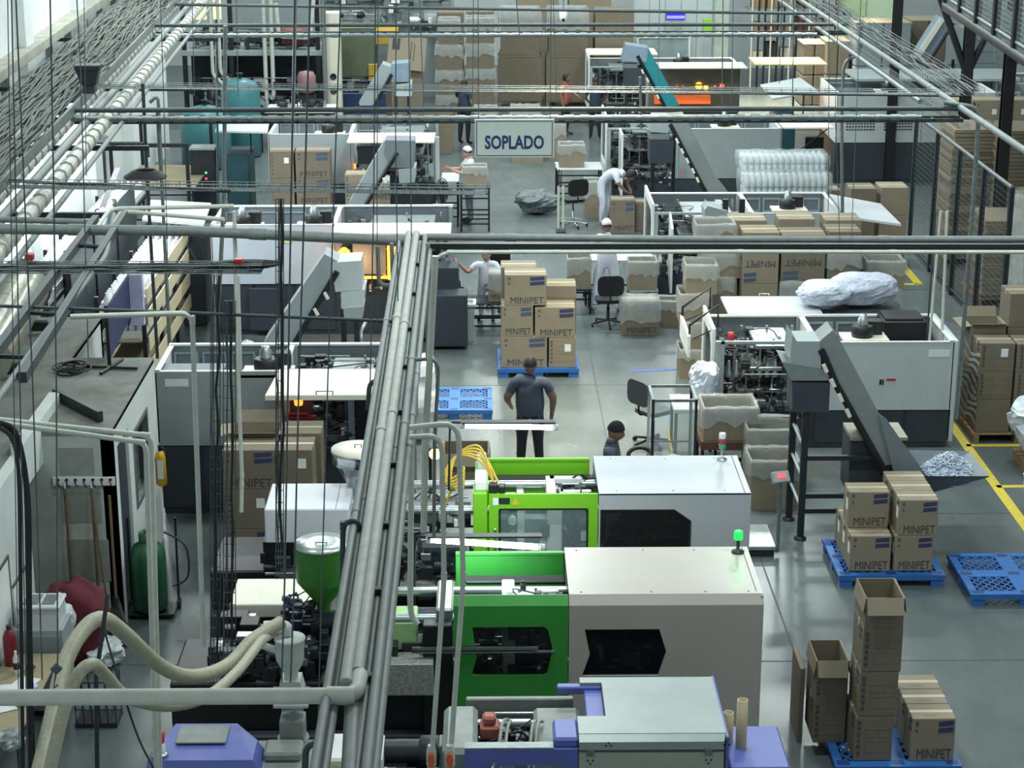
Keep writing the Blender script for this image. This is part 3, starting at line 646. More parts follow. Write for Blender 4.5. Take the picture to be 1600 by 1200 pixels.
for sx_ in (1.35, 1.95, 2.5):
    for sy_ in (.08, 1.1): part('screw', MB().lathe((sx_, Y0 + sy_, ZT + .003), [(.008, 0), (.008, .004), (0, .005)], 6), m_dark, t, world=True)
part('window', MB().prism(win, Y0 + .012, Y0 + .018), m_glassd, t, world=True)
part('window_gasket', MB().prism([(a - .012 if a < 1.5 else a + .012, b + (.012 if b > 1 else -.012)) for a, b in win], Y0 - .006, Y0 + .004, holes=[win]), m_black, t, world=True)
clutter(t, (XM + .1, Y0 + .2, .7, X1 - .6, Y1 - .2, 1.6), 26, 3, size=(.08, .3))
part('hose', MB().tube(smooth([V((1.2, 19.15, 1.0)), V((1.45, 19.2, 1.12)), V((1.6, 19.2, 1.5)), V((1.68, 19.3, 1.7))]), .03, 8), m_cable, t, world=True)
dwin = rrect(.11, .75, 1.04, 1.73, .02)
part('front_door', MB().prism([(.0, .5), (XM - .01, .5), (XM - .01, ZT), (.0, ZT)], Y0, Y0 + .03, holes=[dwin]), m_lime, t, 'lime green sliding door', world=True)
part('window_gasket', MB().prism(rrect(.1, .74, 1.05, 1.74, .02), Y0 - .005, Y0 + .006, holes=[rrect(.12, .76, 1.03, 1.72, .02)]), m_black, t, world=True)
part('window', MB().prism(dwin, Y0 + .014, Y0 + .02), M('clear_window', (150, 170, 178), .06, var=0, alpha=.22), t, world=True)
part('door_handle', MB().box(.05, Y0 - .03, 1.15, .075, Y0, 1.52, .008), m_steel, t, world=True)
part('platen', MB().box(-.17, Y0 - .02, .5, -.02, Y0 + .25, ZT + .02, .008).box(-.15, Y0 + .25, .5, -.01, Y1, ZT - .05), m_lime, t, world=True)
part('platen_cap', MB().box(-.15, Y0 + .06, ZT + .02, -.02, Y0 + .45, ZT + .12, .01).box(-.13, Y1 - .3, ZT - .05, -.03, Y1, ZT + .06, .01), m_white, t, world=True)
part('emblem', MB().box(.04, Y0 - .004, 1.78, .1, Y0, 1.86), m_paper, t, world=True); part('plate', MB().box(.1, Y0 - .004, 1.79, .22, Y0, 1.86), m_dark, t, world=True)
part('warning_sign', MB().prism([(.24, 1.78), (.32, 1.78), (.28, 1.86)], Y0 - .004, Y0), m_yellow, t, world=True)
part('warning_sign', MB().prism([(.78, 1.36), (.85, 1.36), (.815, 1.43)], Y0 + .33, Y0 + .334), m_yellow, t, world=True)
part('rear_guard', MB().box(-.12, Y1 - .03, .5, XM - .04, Y1, 1.88, .006).box(-.12, Y1 - .05, 1.86, XM - .04, Y1, 1.89, .004), m_lime, t, world=True)
part('inner_wall', MB().box(-.1, Y1 - .3, .6, XM, Y1 - .27, 1.68), m_lime, t, world=True)
part('guide_rail', MB().box(-.1, Y1 - .26, 1.7, XM, Y1 - .14, 1.74, .01), m_black, t, world=True)
for yy, zz in ((19.28, 1.62), (19.85, 1.7), (19.3, .95), (19.86, .95)): part('tie_bar', MB().tube([(-.9, yy, zz), (1.3, yy, zz)], .05, 14), m_steel, t, world=True)
part('moving_platen', MB().box(.62, 19.15, .7, .78, 20.0, 1.72, .01).box(.3, 19.2, .7, .38, 19.95, 1.66, .01), m_white, t, world=True)
part('ejector_frame', MB().box(.66, 19.2, 1.74, 1.02, 19.28, 1.8, .006).box(.66, 19.75, 1.74, 1.02, 19.85, 1.8, .006).box(.62, 19.2, 1.72, .72, 19.85, 1.8, .006).box(.8, 19.4, 1.72, 1.1, 19.46, 1.78), m_white, t, world=True)
part('mould', MB().box(.38, 19.3, .9, .62, 19.8, 1.5, .01), m_steel, t, world=True)
clutter(t, (.0, 19.12, .8, 1.1, 19.95, 1.66), 30, 5, mats=(m_dark, m_white, m_slate), size=(.04, .16), hoses=8)
clutter(t, (.65, 19.2, 1.6, 1.15, 19.9, 1.78), 12, 8, mats=(m_white, m_steel, m_black), size=(.04, .14), hoses=4)
part('manifold', MB().box(.0, 19.02, 1.9, .09, 19.14, 2.0, .01).box(.1, 19.02, 1.9, .17, 19.14, 1.98, .01), m_black, t, world=True)
mb = MB()
for k in range(5): mb.tube(smooth([V((.05 + .05 * (k % 2), 19.1, 2.0)), V((-.1, 19.25, 2.35 - .04 * k)), V((-.35, 19.3, 2.22)), V((-.4 - .03 * k, 19.2, 1.95)), V((-.28, 19.15, 1.9 + .05 * k)), V((-.3, 19.2, 2.1)), V((-.5, 19.3, 1.6))]), .012, 6)
part('yellow_hose', mb, M('yellow_hose', (206, 176, 66), .4, var=.1), t, 'yellow hoses looped at the fixed platen', world=True)
part('barrel', MB().tube([(-1.7, 19.6, 1.45), (-.2, 19.6, 1.45)], .13, 14), m_dark, t, world=True)
part('barrel_guard', MB().box(-1.2, 19.35, 1.42, -.35, 19.85, 1.6, .02), m_steel, t, world=True)
part('bed', MB().box(-3.0, 19.1, .55, -.2, 20.1, 1.0, .02), m_black, t, world=True)
part('step_plate', MB().box(-.95, 18.75, .9, -.3, 19.1, .94), m_chk, t, 'bright checker plate step', world=True)
part('valve_bank', MB().box(-.72, 18.9, 1.05, -.25, 19.05, 1.35, .01), m_slate, t, world=True)
for k in range(5): part('valve_knob', MB().lathe((-.66 + k * .09, 18.9, 1.28), [(.035, -.05), (.035, 0), (.02, .02)], 10, 'y'), m_black, t, world=True)
part('control_enclosure', MB().box(-2.37, 18.95, 1.38, -1.48, 19.75, 1.76, .012), M('enclosure_white', (212, 214, 222), .42, var=.03), t, 'white sheet metal box over the injection unit', world=True)
part('lid_seam', MB().box(-1.62, 18.96, 1.76, -1.615, 19.74, 1.763), m_dark, t, world=True)
part('bed', MB().box(-2.4, 18.98, .9, -1.5, 19.75, 1.38), m_black, t, world=True)
clutter(t, (-2.45, 18.6, .9, -.25, 19.6, 1.42), 40, 11, size=(.05, .2), hoses=10)
clutter(t, (-1.4, 19.2, 1.4, -.2, 19.9, 1.62), 22, 12, mats=(m_steel, m_white, m_black), size=(.04, .14), hoses=8)
feet(t, (-2.8, -1, 1, 2.6), (19.1, 20.1))
h = thing('hopper', 'stainless steel conical hopper with cream lid left of the central pipes', 'hopper', (-1.43, 19.7, 1.6))
part('cone', MB().lathe((0, 0, 0), [(.07, 0), (.07, .08), (.245, .42), (.25, .42), (.27, .42), (.27, .56)], 28), M('polished_steel', (190, 196, 200), .16, .95, var=.05), h)
part('lid', MB().lathe((0, 0, .56), [(.28, 0), (.28, .02), (.1, .035), (0, .035)], 28), m_cream, h); part('rim', MB().lathe((0, 0, .54), [(.282, 0), (.282, .022), (.27, .022)], 28), m_steel, h)
part('slide_gate', MB().box(-.1, -.1, -.1, .1, .1, 0, .01), m_white, h); part('lid_handle', MB().tube([(-.02, -.03, .595), (-.02, -.03, .63), (.05, -.03, .63), (.05, -.03, .595)], .006, 5), m_dark, h)
q = Q(1140, 705, 20); signal('signal tower with white, red and green sections on the pale cover', 2.58, 20.05, ZT + .004, (M('green_lens', (70, 150, 110), .3), M('red_lens', (150, 60, 70), .3), m_white), .038, .062, .13)
# ---------------- G2: green machine with beige cover
X0, X1, XM, Y0, Y1, ZT = -.33, 2.53, .735, 16.3, 17.5, 1.9
t = thing('injection_machine', 'deep green injection machine with warm grey clamp cover, nearer of the green pair', 'machine', ((X0 + X1) / 2, 16.9, 0), 0, 'injection machines')
part('base', MB().box(-3.0, 16.3, .12, X1, 17.5, .5, .02), m_slate, t, world=True)
win = [(.88, 1.58), (1.57, 1.58), (1.64, 1.35), (1.57, 1.11), (.86, 1.11), (.93, 1.33)][::-1]
part('clamp_cover', MB().prism([(XM, .4), (X1, .4), (X1, 1.82), (XM, 1.82)], Y0 - .02, Y0 + .02, holes=[win])._add([(XM, Y0 - .02, 1.82), (X1, Y0 - .02, 1.82), (X1, Y0 + .05, ZT), (XM, Y0 + .05, ZT), (XM, Y0 + .02, 1.8), (X1, Y0 + .02, 1.8)], [(0, 1, 2, 3), (1, 5, 2), (0, 3, 4)]).box(X1 - .02, Y0 + .02, .4, X1, Y1, ZT - .004).box(XM, Y1 - .02, .4, X1, Y1, ZT).box(XM, Y0 + .05, ZT - .02, X1, Y1, ZT + .003), m_beige, t, world=True)
part('window', MB().prism(win, Y0 - .005, Y0 + .005), m_glassd, t, world=True)
part('lid_seam', MB().box(X1 - .06, Y0 + .1, ZT + .003, X1 - .053, Y1, ZT + .006), m_dark, t, world=True)
for sx_ in (.85, 1.5, 2.0, 2.4):
    for sy_ in (.1, 1.12): part('screw', MB().lathe((sx_, Y0 + sy_, ZT + .003), [(.008, 0), (.008, .004), (0, .005)], 6), m_dark, t, world=True)
part('dark_lining', MB().box(XM + .03, Y0 + .3, .7, X1 - .03, Y0 + .32, 1.75), m_black, t, world=True)
clutter(t, (XM + .1, Y0 + .06, 1.05, X1 - .7, Y0 + .28, 1.5), 10, 21, size=(.05, .18), hoses=2, rods=3)
dwin = [(-.16, 1.61), (.5, 1.61), (.54, 1.58), (.585, 1.38), (.535, 1.14), (.5, 1.12), (-.17, 1.12), (-.12, 1.3)][::-1]
part('front_door', MB().prism([(X0, .4), (XM - .008, .4), (XM - .008, 1.82), (X0, 1.82)], Y0 - .02, Y0 + .02, holes=[dwin])._add([(X0, Y0 - .02, 1.82), (XM - .008, Y0 - .02, 1.82), (XM - .008, Y0 + .05, ZT), (X0, Y0 + .05, ZT), (X0, Y0 + .06, ZT), (XM - .008, Y0 + .06, ZT)], [(0, 1, 2, 3), (3, 2, 5, 4)]), m_green, t, 'green sliding door', world=True)
part('window', MB().prism(dwin, Y0 - .004, Y0 + .004), m_glassd, t, world=True)
part('door_handle', MB().box(-.72, Y0 - .05, 1.36, .6, Y0 - .02, 1.375).box(-.72, Y0 - .05, 1.39, .45, Y0 - .03, 1.42), m_galv, t, world=True)
part('slide_rail', MB().box(-.72, Y0 - .04, 1.37, .4, Y0 - .018, 1.42), m_black, t, world=True)
part('rear_guard', MB().box(X0, Y1 - .03, .5, XM, Y1, 1.86, .006).box(X0, Y1 - .05, 1.84, XM, Y1, 1.87, .004), m_green, t, world=True)
part('inner_wall', MB().box(X0 + .05, Y1 - .4, .6, XM, Y1 - .37, 1.64), m_green, t, world=True)
part('guide_rail', MB().box(X0 + .1, Y1 - .36, 1.66, XM, Y1 - .2, 1.7, .01), m_black, t, world=True)
for kx in (-.05, .52): part('pulley', MB().lathe((kx, Y1 - .42, 1.56), [(.03, -.02), (.03, .02), (.014, .02), (.014, -.02)], 12, 'y'), m_steel, t, world=True)
for yy, zz in ((16.5, 1.6), (17.0, 1.66), (16.5, .9), (17.05, .9)): part('tie_bar', MB().tube([(-.95, yy, zz), (.9, yy, zz)], .045, 14), m_steel, t, world=True)
part('moving_platen', MB().box(.12, 16.5, .7, .24, 17.1, 1.74, .01), m_white, t, world=True)
part('toggle', MB().box(.2, 16.5, 1.6, .36, 16.62, 1.78, .008).box(.3, 16.85, 1.58, .66, 16.93, 1.72, .008).box(.26, 16.7, 1.62, .5, 16.86, 1.7, .008).box(.24, 16.62, 1.55, .42, 16.78, 1.74, .01).box(.42, 16.6, 1.58, .7, 16.64, 1.66).box(.42, 16.95, 1.58, .7, 17.0, 1.66), m_white, t, world=True)
part('fixed_platen', MB().box(-.5, 16.45, .6, -.34, 17.15, 1.72, .02), m_steel, t, world=True)
clutter(t, (-.3, 16.42, .8, .7, 17.05, 1.55), 30, 22, size=(.05, .18), hoses=6)
clutter(t, (.15, 16.45, 1.6, .72, 17.05, 1.76), 10, 23, mats=(m_white, m_steel, m_black), size=(.04, .12), hoses=4)
part('platen_frame', MB().box(-.62, 16.3, .4, -.35, 16.55, 1.62, .01), m_black, t, world=True)
part('valve_cover', MB().box(-.95, 16.45, 1.3, -.68, 16.85, 1.58, .01), M('pale_green', (150, 190, 130), .4), t, world=True)
part('bed', MB().box(-3.0, 16.4, .5, -.6, 17.4, 1.0, .02), m_black, t, world=True)
part('barrel', MB().tube([(-1.7, 16.9, 1.4), (-.4, 16.9, 1.4)], .13, 14), m_dark, t, world=True)
part('checker_step', MB().box(-1.05, 16.15, .98, -.52, 16.42, 1.3, .006), m_chk, t, 'bright checker plate panel', world=True)
part('cover_plate', MB().box(-2.54, 17.3, 1.26, -1.7, 17.95, 1.4, .01), m_cream, t, 'flat cream cover plate', world=True)
part('bed', MB().box(-2.5, 17.3, .5, -1.5, 17.9, 1.26), m_black, t, world=True)
part('servo_motor', MB().box(-1.98, 16.9, 1.3, -1.8, 17.1, 1.56, .02).lathe((-1.89, 17.0, 1.56), [(.06, 0), (.06, .05), (0, .05)], 10), M('navy_motor', (40, 54, 92), .45), t, world=True)
clutter(t, (-2.7, 16.3, .9, -.6, 17.3, 1.45), 60, 24, size=(.05, .22), hoses=14, rods=8)
clutter(t, (-2.0, 16.7, 1.45, -1.65, 17.1, 1.66), 10, 25, size=(.03, .09), hoses=6)
feet(t, (-2.8, -1, .8, 2.3), (16.4, 17.4))
h = thing('hopper', 'green painted conical hopper with shiny round steel lid', 'hopper', (-1.58, 16.9, 1.45))
part('body', MB().lathe((0, 0, 0), [(.06, 0), (.07, .14), (.25, .38), (.255, .4), (.255, .74)], 32), M('hopper_green', (62, 128, 50), .4, var=.05), h)
part('lid', MB().lathe((0, 0, .74), [(.262, 0), (.262, .02), (.12, .034), (0, .028)], 32), M('lid_steel', (196, 208, 204), .3, .9, var=.25, scale=4, stretch=(1, 5, 1)), h)
part('lid_handle', MB().tube([(-.05, -.08, .765), (-.05, -.08, .79), (.05, -.08, .79), (.05, -.08, .765)], .006, 5), m_dark, h)
part('throat', MB().box(-.09, -.09, -.12, .09, .09, 0, .01), m_dark, h)
signal('glowing green signal lamp on the warm grey cover', 2.42, 17.35, ZT + .004, (m_glowg,), .042, .085, .14)
l = bpy.data.lights.new('green_glow', 'POINT'); l.energy = 0.5; l.color = (.15, 1, .3); l.shadow_soft_size = .05; lo = bpy.data.objects.new('green_glow', l); COL.objects.link(lo); lo.location = (2.42, 17.27, 2.13)
# ---------------- B3: old blue machine
X1, Y0, Y1, ZT = 1.87, 13.55, 14.65, 1.9
t = thing('injection_machine', 'old periwinkle blue injection machine with grey cover at the bottom edge', 'machine', (.6, 14.1, 0), 0, 'injection machines')
part('base', MB().box(-2.8, 13.5, .12, X1, 14.6, .6, .02), m_slate, t, world=True)
part('clamp_cover', MB().prism([(.75, 14.62), (1.86, 14.62), (1.86, 13.62), (.7, 13.62), (.7, 13.92), (.93, 13.92), (.93, 14.52), (.75, 14.52)][::-1], ZT - .03, ZT, 'xy').box(.7, Y0, 1.79, 1.84, Y0 + .02, 1.86)._add([(.7, Y0, 1.86), (1.84, Y0, 1.86), (1.86, Y0 + .08, ZT), (.7, Y0 + .08, ZT)], [(0, 1, 2, 3)]), M('worn_grey_cover', (148, 160, 158), .35, var=.1, scale=3), t, world=True)
part('front_panel', MB().prism([(.7, .5), (1.84, .5), (1.84, 1.765), (.7, 1.765)], Y0, Y0 + .03, holes=[rrect(.93, .7, 1.55, 1.62, .05)]), M('cream_grey_panel', (164, 170, 158), .45, var=.05), t, world=True)
part('panel_window', MB().prism(rrect(.93, .7, 1.55, 1.62, .05), Y0 + .01, Y0 + .016), m_glassd, t, world=True)
for hx in (.79, 1.72):
    part('hinge', MB().box(hx - .03, Y0 - .012, 1.74, hx + .03, Y0, 1.8, .003), m_galv, t, world=True)
    for dx, dz in ((-.02, 1.7), (.02, 1.7), (0, 1.67), (.12 if hx < 1 else .12, 1.83), (.16, 1.83), (.14, 1.855)): part('vent_hole', MB().lathe((hx + dx, Y0 - .004, dz), [(.008, 0), (.008, .006), (0, .006)], 6, 'y'), m_black, t, world=True)
part('side_panel', MB().box(X1 - .015, Y0, .5, X1 + .01, Y1, ZT, .006), m_bluem, t, world=True)
part('cover_edge', MB().box(.78, 13.92, 1.78, .93, 14.52, 1.84, .01).box(.56, 14.5, 1.8, .93, 14.58, 1.87, .01).box(.5, Y0 + .03, 1.79, .7, 13.92, 1.88, .02), m_bluem, t, world=True)
part('front_frame', MB().prism([(-.2, .5), (.69, .5), (.69, 1.8), (-.2, 1.8)], Y0, Y0 + .04, holes=[rrect(.05, .6, .62, 1.66, .07)]), m_bluem, t, world=True)
part('frame_top', MB().box(-.2, Y0, 1.8, .5, Y0 + .1, 1.815), m_galv, t, world=True)
part('panel_window', MB().prism(rrect(.05, .6, .62, 1.66, .07), Y0 + .015, Y0 + .02), M('clear_window'), t, world=True)
part('rear_frame', MB().box(-.2, Y1 - .06, .5, .7, Y1, 1.72, .01), m_oldgrey, t, world=True)
part('moving_platen', MB().box(.36, 13.75, .6, .74, 14.45, 1.72, .03), m_oldgrey, t, world=True)
part('fixed_platen', MB().box(-.38, 13.7, .5, -.1, 14.5, 1.72, .04).box(-.42, 14.0, .5, -.36, 14.2, 1.6, .01), m_oldgrey, t, world=True)
for yy, zz in ((13.78, 1.55), (14.42, 1.58), (13.8, .9)): part('tie_bar', MB().tube([(-.2, yy, zz), (.5, yy, zz)], .04, 14), m_steel, t, world=True)
part('mould', MB().box(-.08, 13.95, .8, .36, 14.25, 1.5, .01), m_dark, t, world=True)
part('coupling_block', MB().box(-.08, 14.08, 1.6, .08, 14.26, 1.72, .02).box(-.06, 14.1, 1.72, .05, 14.22, 1.8, .02), M('terracotta', (168, 98, 82), .6, var=.15), t, 'terracotta coloured coupling block', world=True)
clutter(t, (-.1, 13.72, 1.35, .5, 14.5, 1.66), 34, 31, mats=(m_dark, m_steel, m_oldgrey), size=(.04, .14), hoses=5)
mb = MB()
for a in ([(.16, 14.15, 1.75), (.1, 13.9, 1.85), (.05, 13.6, 1.7), (-.1, 13.3, 1.5)], [(.17, 14.13, 1.75), (.14, 13.9, 1.8), (.1, 13.6, 1.68), (-.05, 13.3, 1.4)], [(.4, 14.1, 1.75), (.34, 13.85, 1.85), (.3, 13.5, 1.6), (.27, 13.2, 1.2)], [(.43, 14.12, 1.75), (.38, 13.85, 1.85), (.34, 13.5, 1.6), (.3, 13.2, 1.2)]): mb.tube(smooth([V(p) for p in a]), .014, 6)
part('hose', mb, m_cableg, t, world=True)
part('barrel', MB().tube([(-1.7, 14.1, 1.5), (-.4, 14.1, 1.5)], .1, 14).lathe((-.62, 14.1, 1.5), [(.04, 0), (.13, .06), (.13, .2)], 12, 'x'), m_dark, t, world=True)
part('barrel_cover', MB().box(-1.35, 13.75, 1.44, -.86, 14.2, 1.62, .02), m_white, t, world=True)
part('bed', MB().box(-2.7, 13.6, .6, -.4, 14.5, 1.15, .02), m_black, t, world=True)
part('gearbox', MB().box(-2.0, 13.5, 1.2, -1.4, 14.1, 1.62, .03).box(-1.8, 13.7, 1.62, -1.5, 13.95, 1.7, .02), m_oldgrey, t, world=True)
part('yellow_roller', MB().lathe((-1.36, 13.62, 1.55), [(.05, 0), (.05, .2)], 12, 'x'), m_yellow, t, world=True)
clutter(t, (-2.2, 13.5, 1.0, -.45, 14.5, 1.5), 40, 32, mats=(m_dark, m_oldgrey, m_black), size=(.05, .2), hoses=12)
hood = [(-2.72, 13.4), (-1.72, 13.4), (-1.72, 13.95), (-1.95, 14.25), (-2.6, 14.25)]
mb = MB(); lo = [(x, y, 1.45) for x, y in hood]; hi = [(-2.68, 13.52, 1.74), (-1.86, 13.52, 1.74), (-1.86, 13.85, 1.74), (-2.05, 14.1, 1.76), (-2.55, 14.1, 1.76)]
mb._add(lo + hi, [(4, 3, 2, 1, 0), (5, 6, 7, 8, 9)] + [(i, (i + 1) % 5, (i + 1) % 5 + 5, i + 5) for i in range(5)])
part('injection_hood', mb, m_bluem, t, world=True); part('hood_plate', MB().box(-2.5, 13.75, 1.76, -2.1, 14.05, 1.775, .004), m_oldgrey, t, world=True)
mb = MB()
for k in range(2): mb.tube(smooth([V((-2.3 - .06 * k, 13.3, 1.0)), V((-2.3, 13.35, 1.45)), V((-2.0, 13.4, 1.6 - .04 * k)), V((-1.65, 13.4, 1.35)), V((-1.4, 13.3, 1.1))]), .022, 7)
part('hose', mb, m_cable, t, world=True)
feet(t, (-2.6, -1, .4, 1.7), (13.6, 14.5))
signal('red and white beacon on the blue injection hood at lower left', -2.6, 13.6, 1.75, (m_white, M('beacon_red', (190, 44, 54), .35)), .048, .09, .02)
t = thing('control_cabinet', 'periwinkle blue cabinet at the right end of the old blue machine', 'cabinet', (2.12, 13.9, 0))
part('body', MB().box(-.22, -.3, .1, .26, .42, 1.6, .015), m_bluem, t); part('plinth', MB().box(-.2, -.28, 0, .24, .4, .1), m_dark, t); part('door', MB().box(-.19, -.312, .2, .23, -.3, 1.5, .006), m_bluem, t); part('handle', MB().box(.16, -.33, .8, .18, -.312, .95, .004), m_black, t)
m_tubec = M('cardboard_tube', (180, 166, 136), .8, var=.08)
for lab, x, y, zt, r in (('tall pale cardboard tube standing on the blue cabinet', 2.03, 13.95, .42, .045), ('shorter cardboard tube beside the tall one on the blue cabinet', 1.935, 14.05, .26, .042)):
    tt = thing('cardboard_tube', lab, 'tube', (x, y, 1.6)); part('wall', MB().lathe((0, 0, 0), [(r, 0), (r, zt), (r * .8, zt), (r * .8, .03)], 18), m_tubec, tt)
# white hopper loader
h = thing('hopper_loader', 'pale grey vacuum hopper loader where the flexible hoses end', 'loader', (-1.6, 14.1, 1.62))
m_pg = M('loader_grey', (186, 194, 186), .45, var=.06)
part('vessel', MB().lathe((0, 0, .55), [(.055, 0), (.06, .05), (.115, .16), (.12, .2), (.12, .33), (.125, .335), (.125, .35), (.02, .37), (0, .37)], 24), m_pg, h)
part('inlet', MB().tube([(-.02, 0, .93), (-.02, 0, 1.0), (-.2, 0, .99)], .05, 10, .05).tube([(-.1, 0, .78), (-.22, .02, .82)], .03, 8), m_pg, h)
part('magnet_box', MB().prism([(-.08, .55), (.08, .55), (.12, .36), (-.12, .36)], -.09, .09).box(-.14, -.12, .33, .14, .12, .36, .005), m_pg, h)
part('latch', MB().box(.12, -.03, .72, .14, .03, .82, .004).box(-.15, -.02, .42, -.1, .02, .46, .004).box(.1, -.02, .42, .15, .02, .46, .004), m_dark, h)
part('sight_tube', MB().lathe((0, 0, .2), [(.09, 0), (.09, .13)], 16), M('sight_glass', (190, 205, 205), .1, var=0, alpha=.35), h)
part('neck', MB().box(-.1, -.1, 0, .1, .1, .2, .01).lathe((0, 0, .0), [(.13, 0), (.13, .02), (.13, .02)], 12), m_oldgrey, h)
# ---------------- work lamps (lit tubes) over the two green machines
def tubelamp(lab, p, q, r=.02, pw=18, ax=.1):
    p, q = V(p), V(q); t = thing('tube_lamp', lab, 'lamp', (p + q) / 2, 0, 'lit tube lamps'); d = (q - p).normalized()
    part('tube', MB().tube([p + d * .03, q - d * .03], r, 10), m_tube, t, 'lit fluorescent tube', world=True)
    part('reflector', MB().box(-.05, 0, .03, .05, (q - p).length, .045, mtx=Matrix.Translation(p) @ Matrix.Rotation(atan2(d.y, d.x) - pi / 2, 4, 'Z')), m_dark, t, world=True)
    for e in (p, q): part('end_cap', MB().tube([e - d * .015, e + d * .03], r * 1.25, 8), m_white, t, world=True)
    part('arm', MB().tube([p + V((0, 0, .03)), p + V((-.12, .02, .03)), p + V((-.14, .05, -.7)), p + V((-.1, ax, -1.0))], .012, 6, .05), m_dark, t, world=True)
    a = area('tube_light', (p + q) / 2 - V((0, 0, .04)), (q - p).length, .04, pw, (.92, 1, 1)); a.rotation_euler = (radians(25), 0, atan2(d.y, d.x))
tubelamp('lit fluorescent tube over the lime machine in front of the standing man', Q(722, 665, 18.2), Q(868, 668, 18.2), .026, 13, .85)
tubelamp('lit fluorescent tube between the two green machines', Q(668, 843, 17.1), Q(846, 855, 17.1), .03, 13)
# ================================================================== BLOW MOULDING MACHINES AND ELEVATORS
def blow(label, x0, x1, Y0, Y1, zt, zb, side, xm, panel=None, motors=(), seed=1, rim=m_white, split=None, tag_xy=None, mech=True, glow=False, name='blow_moulder'):
    """open-topped cabinet with a mechanism bay at one end (side L or R); xm is where the bay begins"""
    t = thing(name, label, 'machine', ((x0 + x1) / 2, (Y0 + Y1) / 2, 0), 0, 'blow moulding machines'); W = dict(world=True); panel = panel or m_light
    a, b = (xm, x1) if side == 'L' else (x0, xm)          # closed cabinet part
    c, d = (x0, xm) if side == 'L' else (xm, x1)          # mechanism bay
    part('plinth', MB().box(x0 + .03, Y0 + .04, 0, x1 - .03, Y1 - .04, zb, .01), m_slate, t, **W)
    pts = [a, split, b] if split else [a, b]
    for p, q in zip(pts[:-1], pts[1:]): part('front_panel', MB().box(p + .004, Y0, zb, q - .004, Y0 + .03, zt, .006), panel, t, **W)
    k = 3
    for i in range(k):
        p = a + (b - a) * i / k; part('plinth_door', MB().box(p + .02, Y0 + .02, .08, a + (b - a) * (i + 1) / k - .02, Y0 + .045, zb - .02, .006), m_slate, t, **W)
    part('front_rim', MB().box(a, Y0 - .005, zt, b, Y0 + .05, zt + .012), rim, t, **W)
    e = b if side == 'L' else a; s_ = -1 if side == 'L' else 1
    part('side_panel', MB().box(min(e, e + s_ * .03), Y0, zb, max(e, e + s_ * .03), Y1, zt, .004).box(min(e, e + s_ * .07), Y0, zt, max(e, e + s_ * .07), Y1, zt + .012), rim, t, **W)
    part('back_panel', MB().box(x0, Y1 - .03, zb, x1, Y1, zt), m_inner, t, **W)
    part('back_rim', MB().box(x0, Y1 - .06, zt - .0, x1, Y1 + .02, zt + .025), rim, t, **W)
    part('partition', MB().box(xm - .02, Y0 + .03, zb, xm + .02, Y1 - .03, zt - .02).box(xm - .04, Y0 + .03, zt - .02, xm + .04, Y1 - .03, zt + .01), rim, t, **W)
    part('deck', MB().box(a + .03, Y0 + .03, zt - .42, b - .03, Y1 - .03, zt - .36), m_inner, t, **W)
    n = 4
    for i in range(n):
        p = a + .06 + (b - a - .12) * i / n; q = a + .06 + (b - a - .12) * (i + 1) / n - .05
        part('back_bay', MB().prism([(p, zt - .36), (q, zt - .36), (q, zt - .08), (p, zt - .08)], Y1 - .06, Y1 - .03, holes=[[(p + .03, zt - .33), (q - .03, zt - .33), (q - .03, zt - .11), (p + .03, zt - .11)]]), m_mid, t, **W)
    part('duct', MB().box(a + .1, Y0 + .35, zt - .36, b - .2, Y0 + .6, zt - .2, .02), m_mid, t, **W)
    for mx, my in motors:
        mt = part('motor', MB().lathe((mx, my, zt + .0), [(.15, -.05), (.16, 0), (.16, .1), (.14, .12)], 20).box(mx + .1, my + .05, zt - .05, mx + .3, my + .25, zt + .16, .01), m_black, t, **W)
        part('motor_cap', MB().lathe((mx, my, zt + .12), [(.075, 0), (.075, .1), (.055, .12), (.055, .16), (0, .16)], 14), m_steel, mt, world=True)
        part('motor_post', MB().box(mx - .06, my - .06, zt - .36, mx + .06, my + .06, zt - .08), m_dark, t, **W); part('motor_base', MB().box(mx - .3, my - .22, zt - .08, mx + .35, my + .22, zt - .045), m_cream, t, **W)
    if tag_xy: part('name_plate', MB().box(tag_xy[0], Y0 - .004, tag_xy[1], tag_xy[0] + .3, Y0, tag_xy[1] + .1), m_paper, t, **W)
    # mechanism bay
    for px_, py_ in ((c + .04, Y0 + .04), (d - .04, Y0 + .04), (c + .04, Y1 - .04), (d - .04, Y1 - .04)):
        part('post', MB().box(px_ - .035, py_ - .035, zb, px_ + .035, py_ + .035, zt, .004), m_mid, t, **W)
    part('top_bar', MB().box(c, Y0, zt - .02, d, Y0 + .06, zt + .025, .004), m_mid, t, **W)
    if mech:
        part('bed', MB().box(c + .02, Y0 + .06, zb, d - .02, Y1 - .06, zb + .12, .01), m_inner, t, **W)
        for k in range(3):
            zz = zb + .2 + k * (zt - zb - .35) / 2; part('platen', MB().box(c + .35 + .12 * k, Y0 + .2, zz, d - .3, Y1 - .3, zz + .06, .01), m_steel, t, **W)
        for k in range(6):
            xx = c + .3 + (d - c - .5) * k / 5
            for yy in (Y0 + .3, Y1 - .45): part('guide_rod', MB().tube([(xx, yy, zb + .1), (xx, yy, zt - .12 + .1 * (k % 2))], .018, 8), m_steel, t, **W)
        clutter(t, (c + .08, Y0 + .08, zb + .12, d - .08, Y1 - .1, zt - .05), 60, seed, size=(.04, .17), hoses=14, rods=10)
        clutter(t, (c + .1, Y0 - .05, zb - .2, d - .08, Y0 + .15, zb + .3), 20, seed + 50, mats=(m_dark, m_white, m_steel), size=(.03, .11), hoses=10, rods=0)
    return t
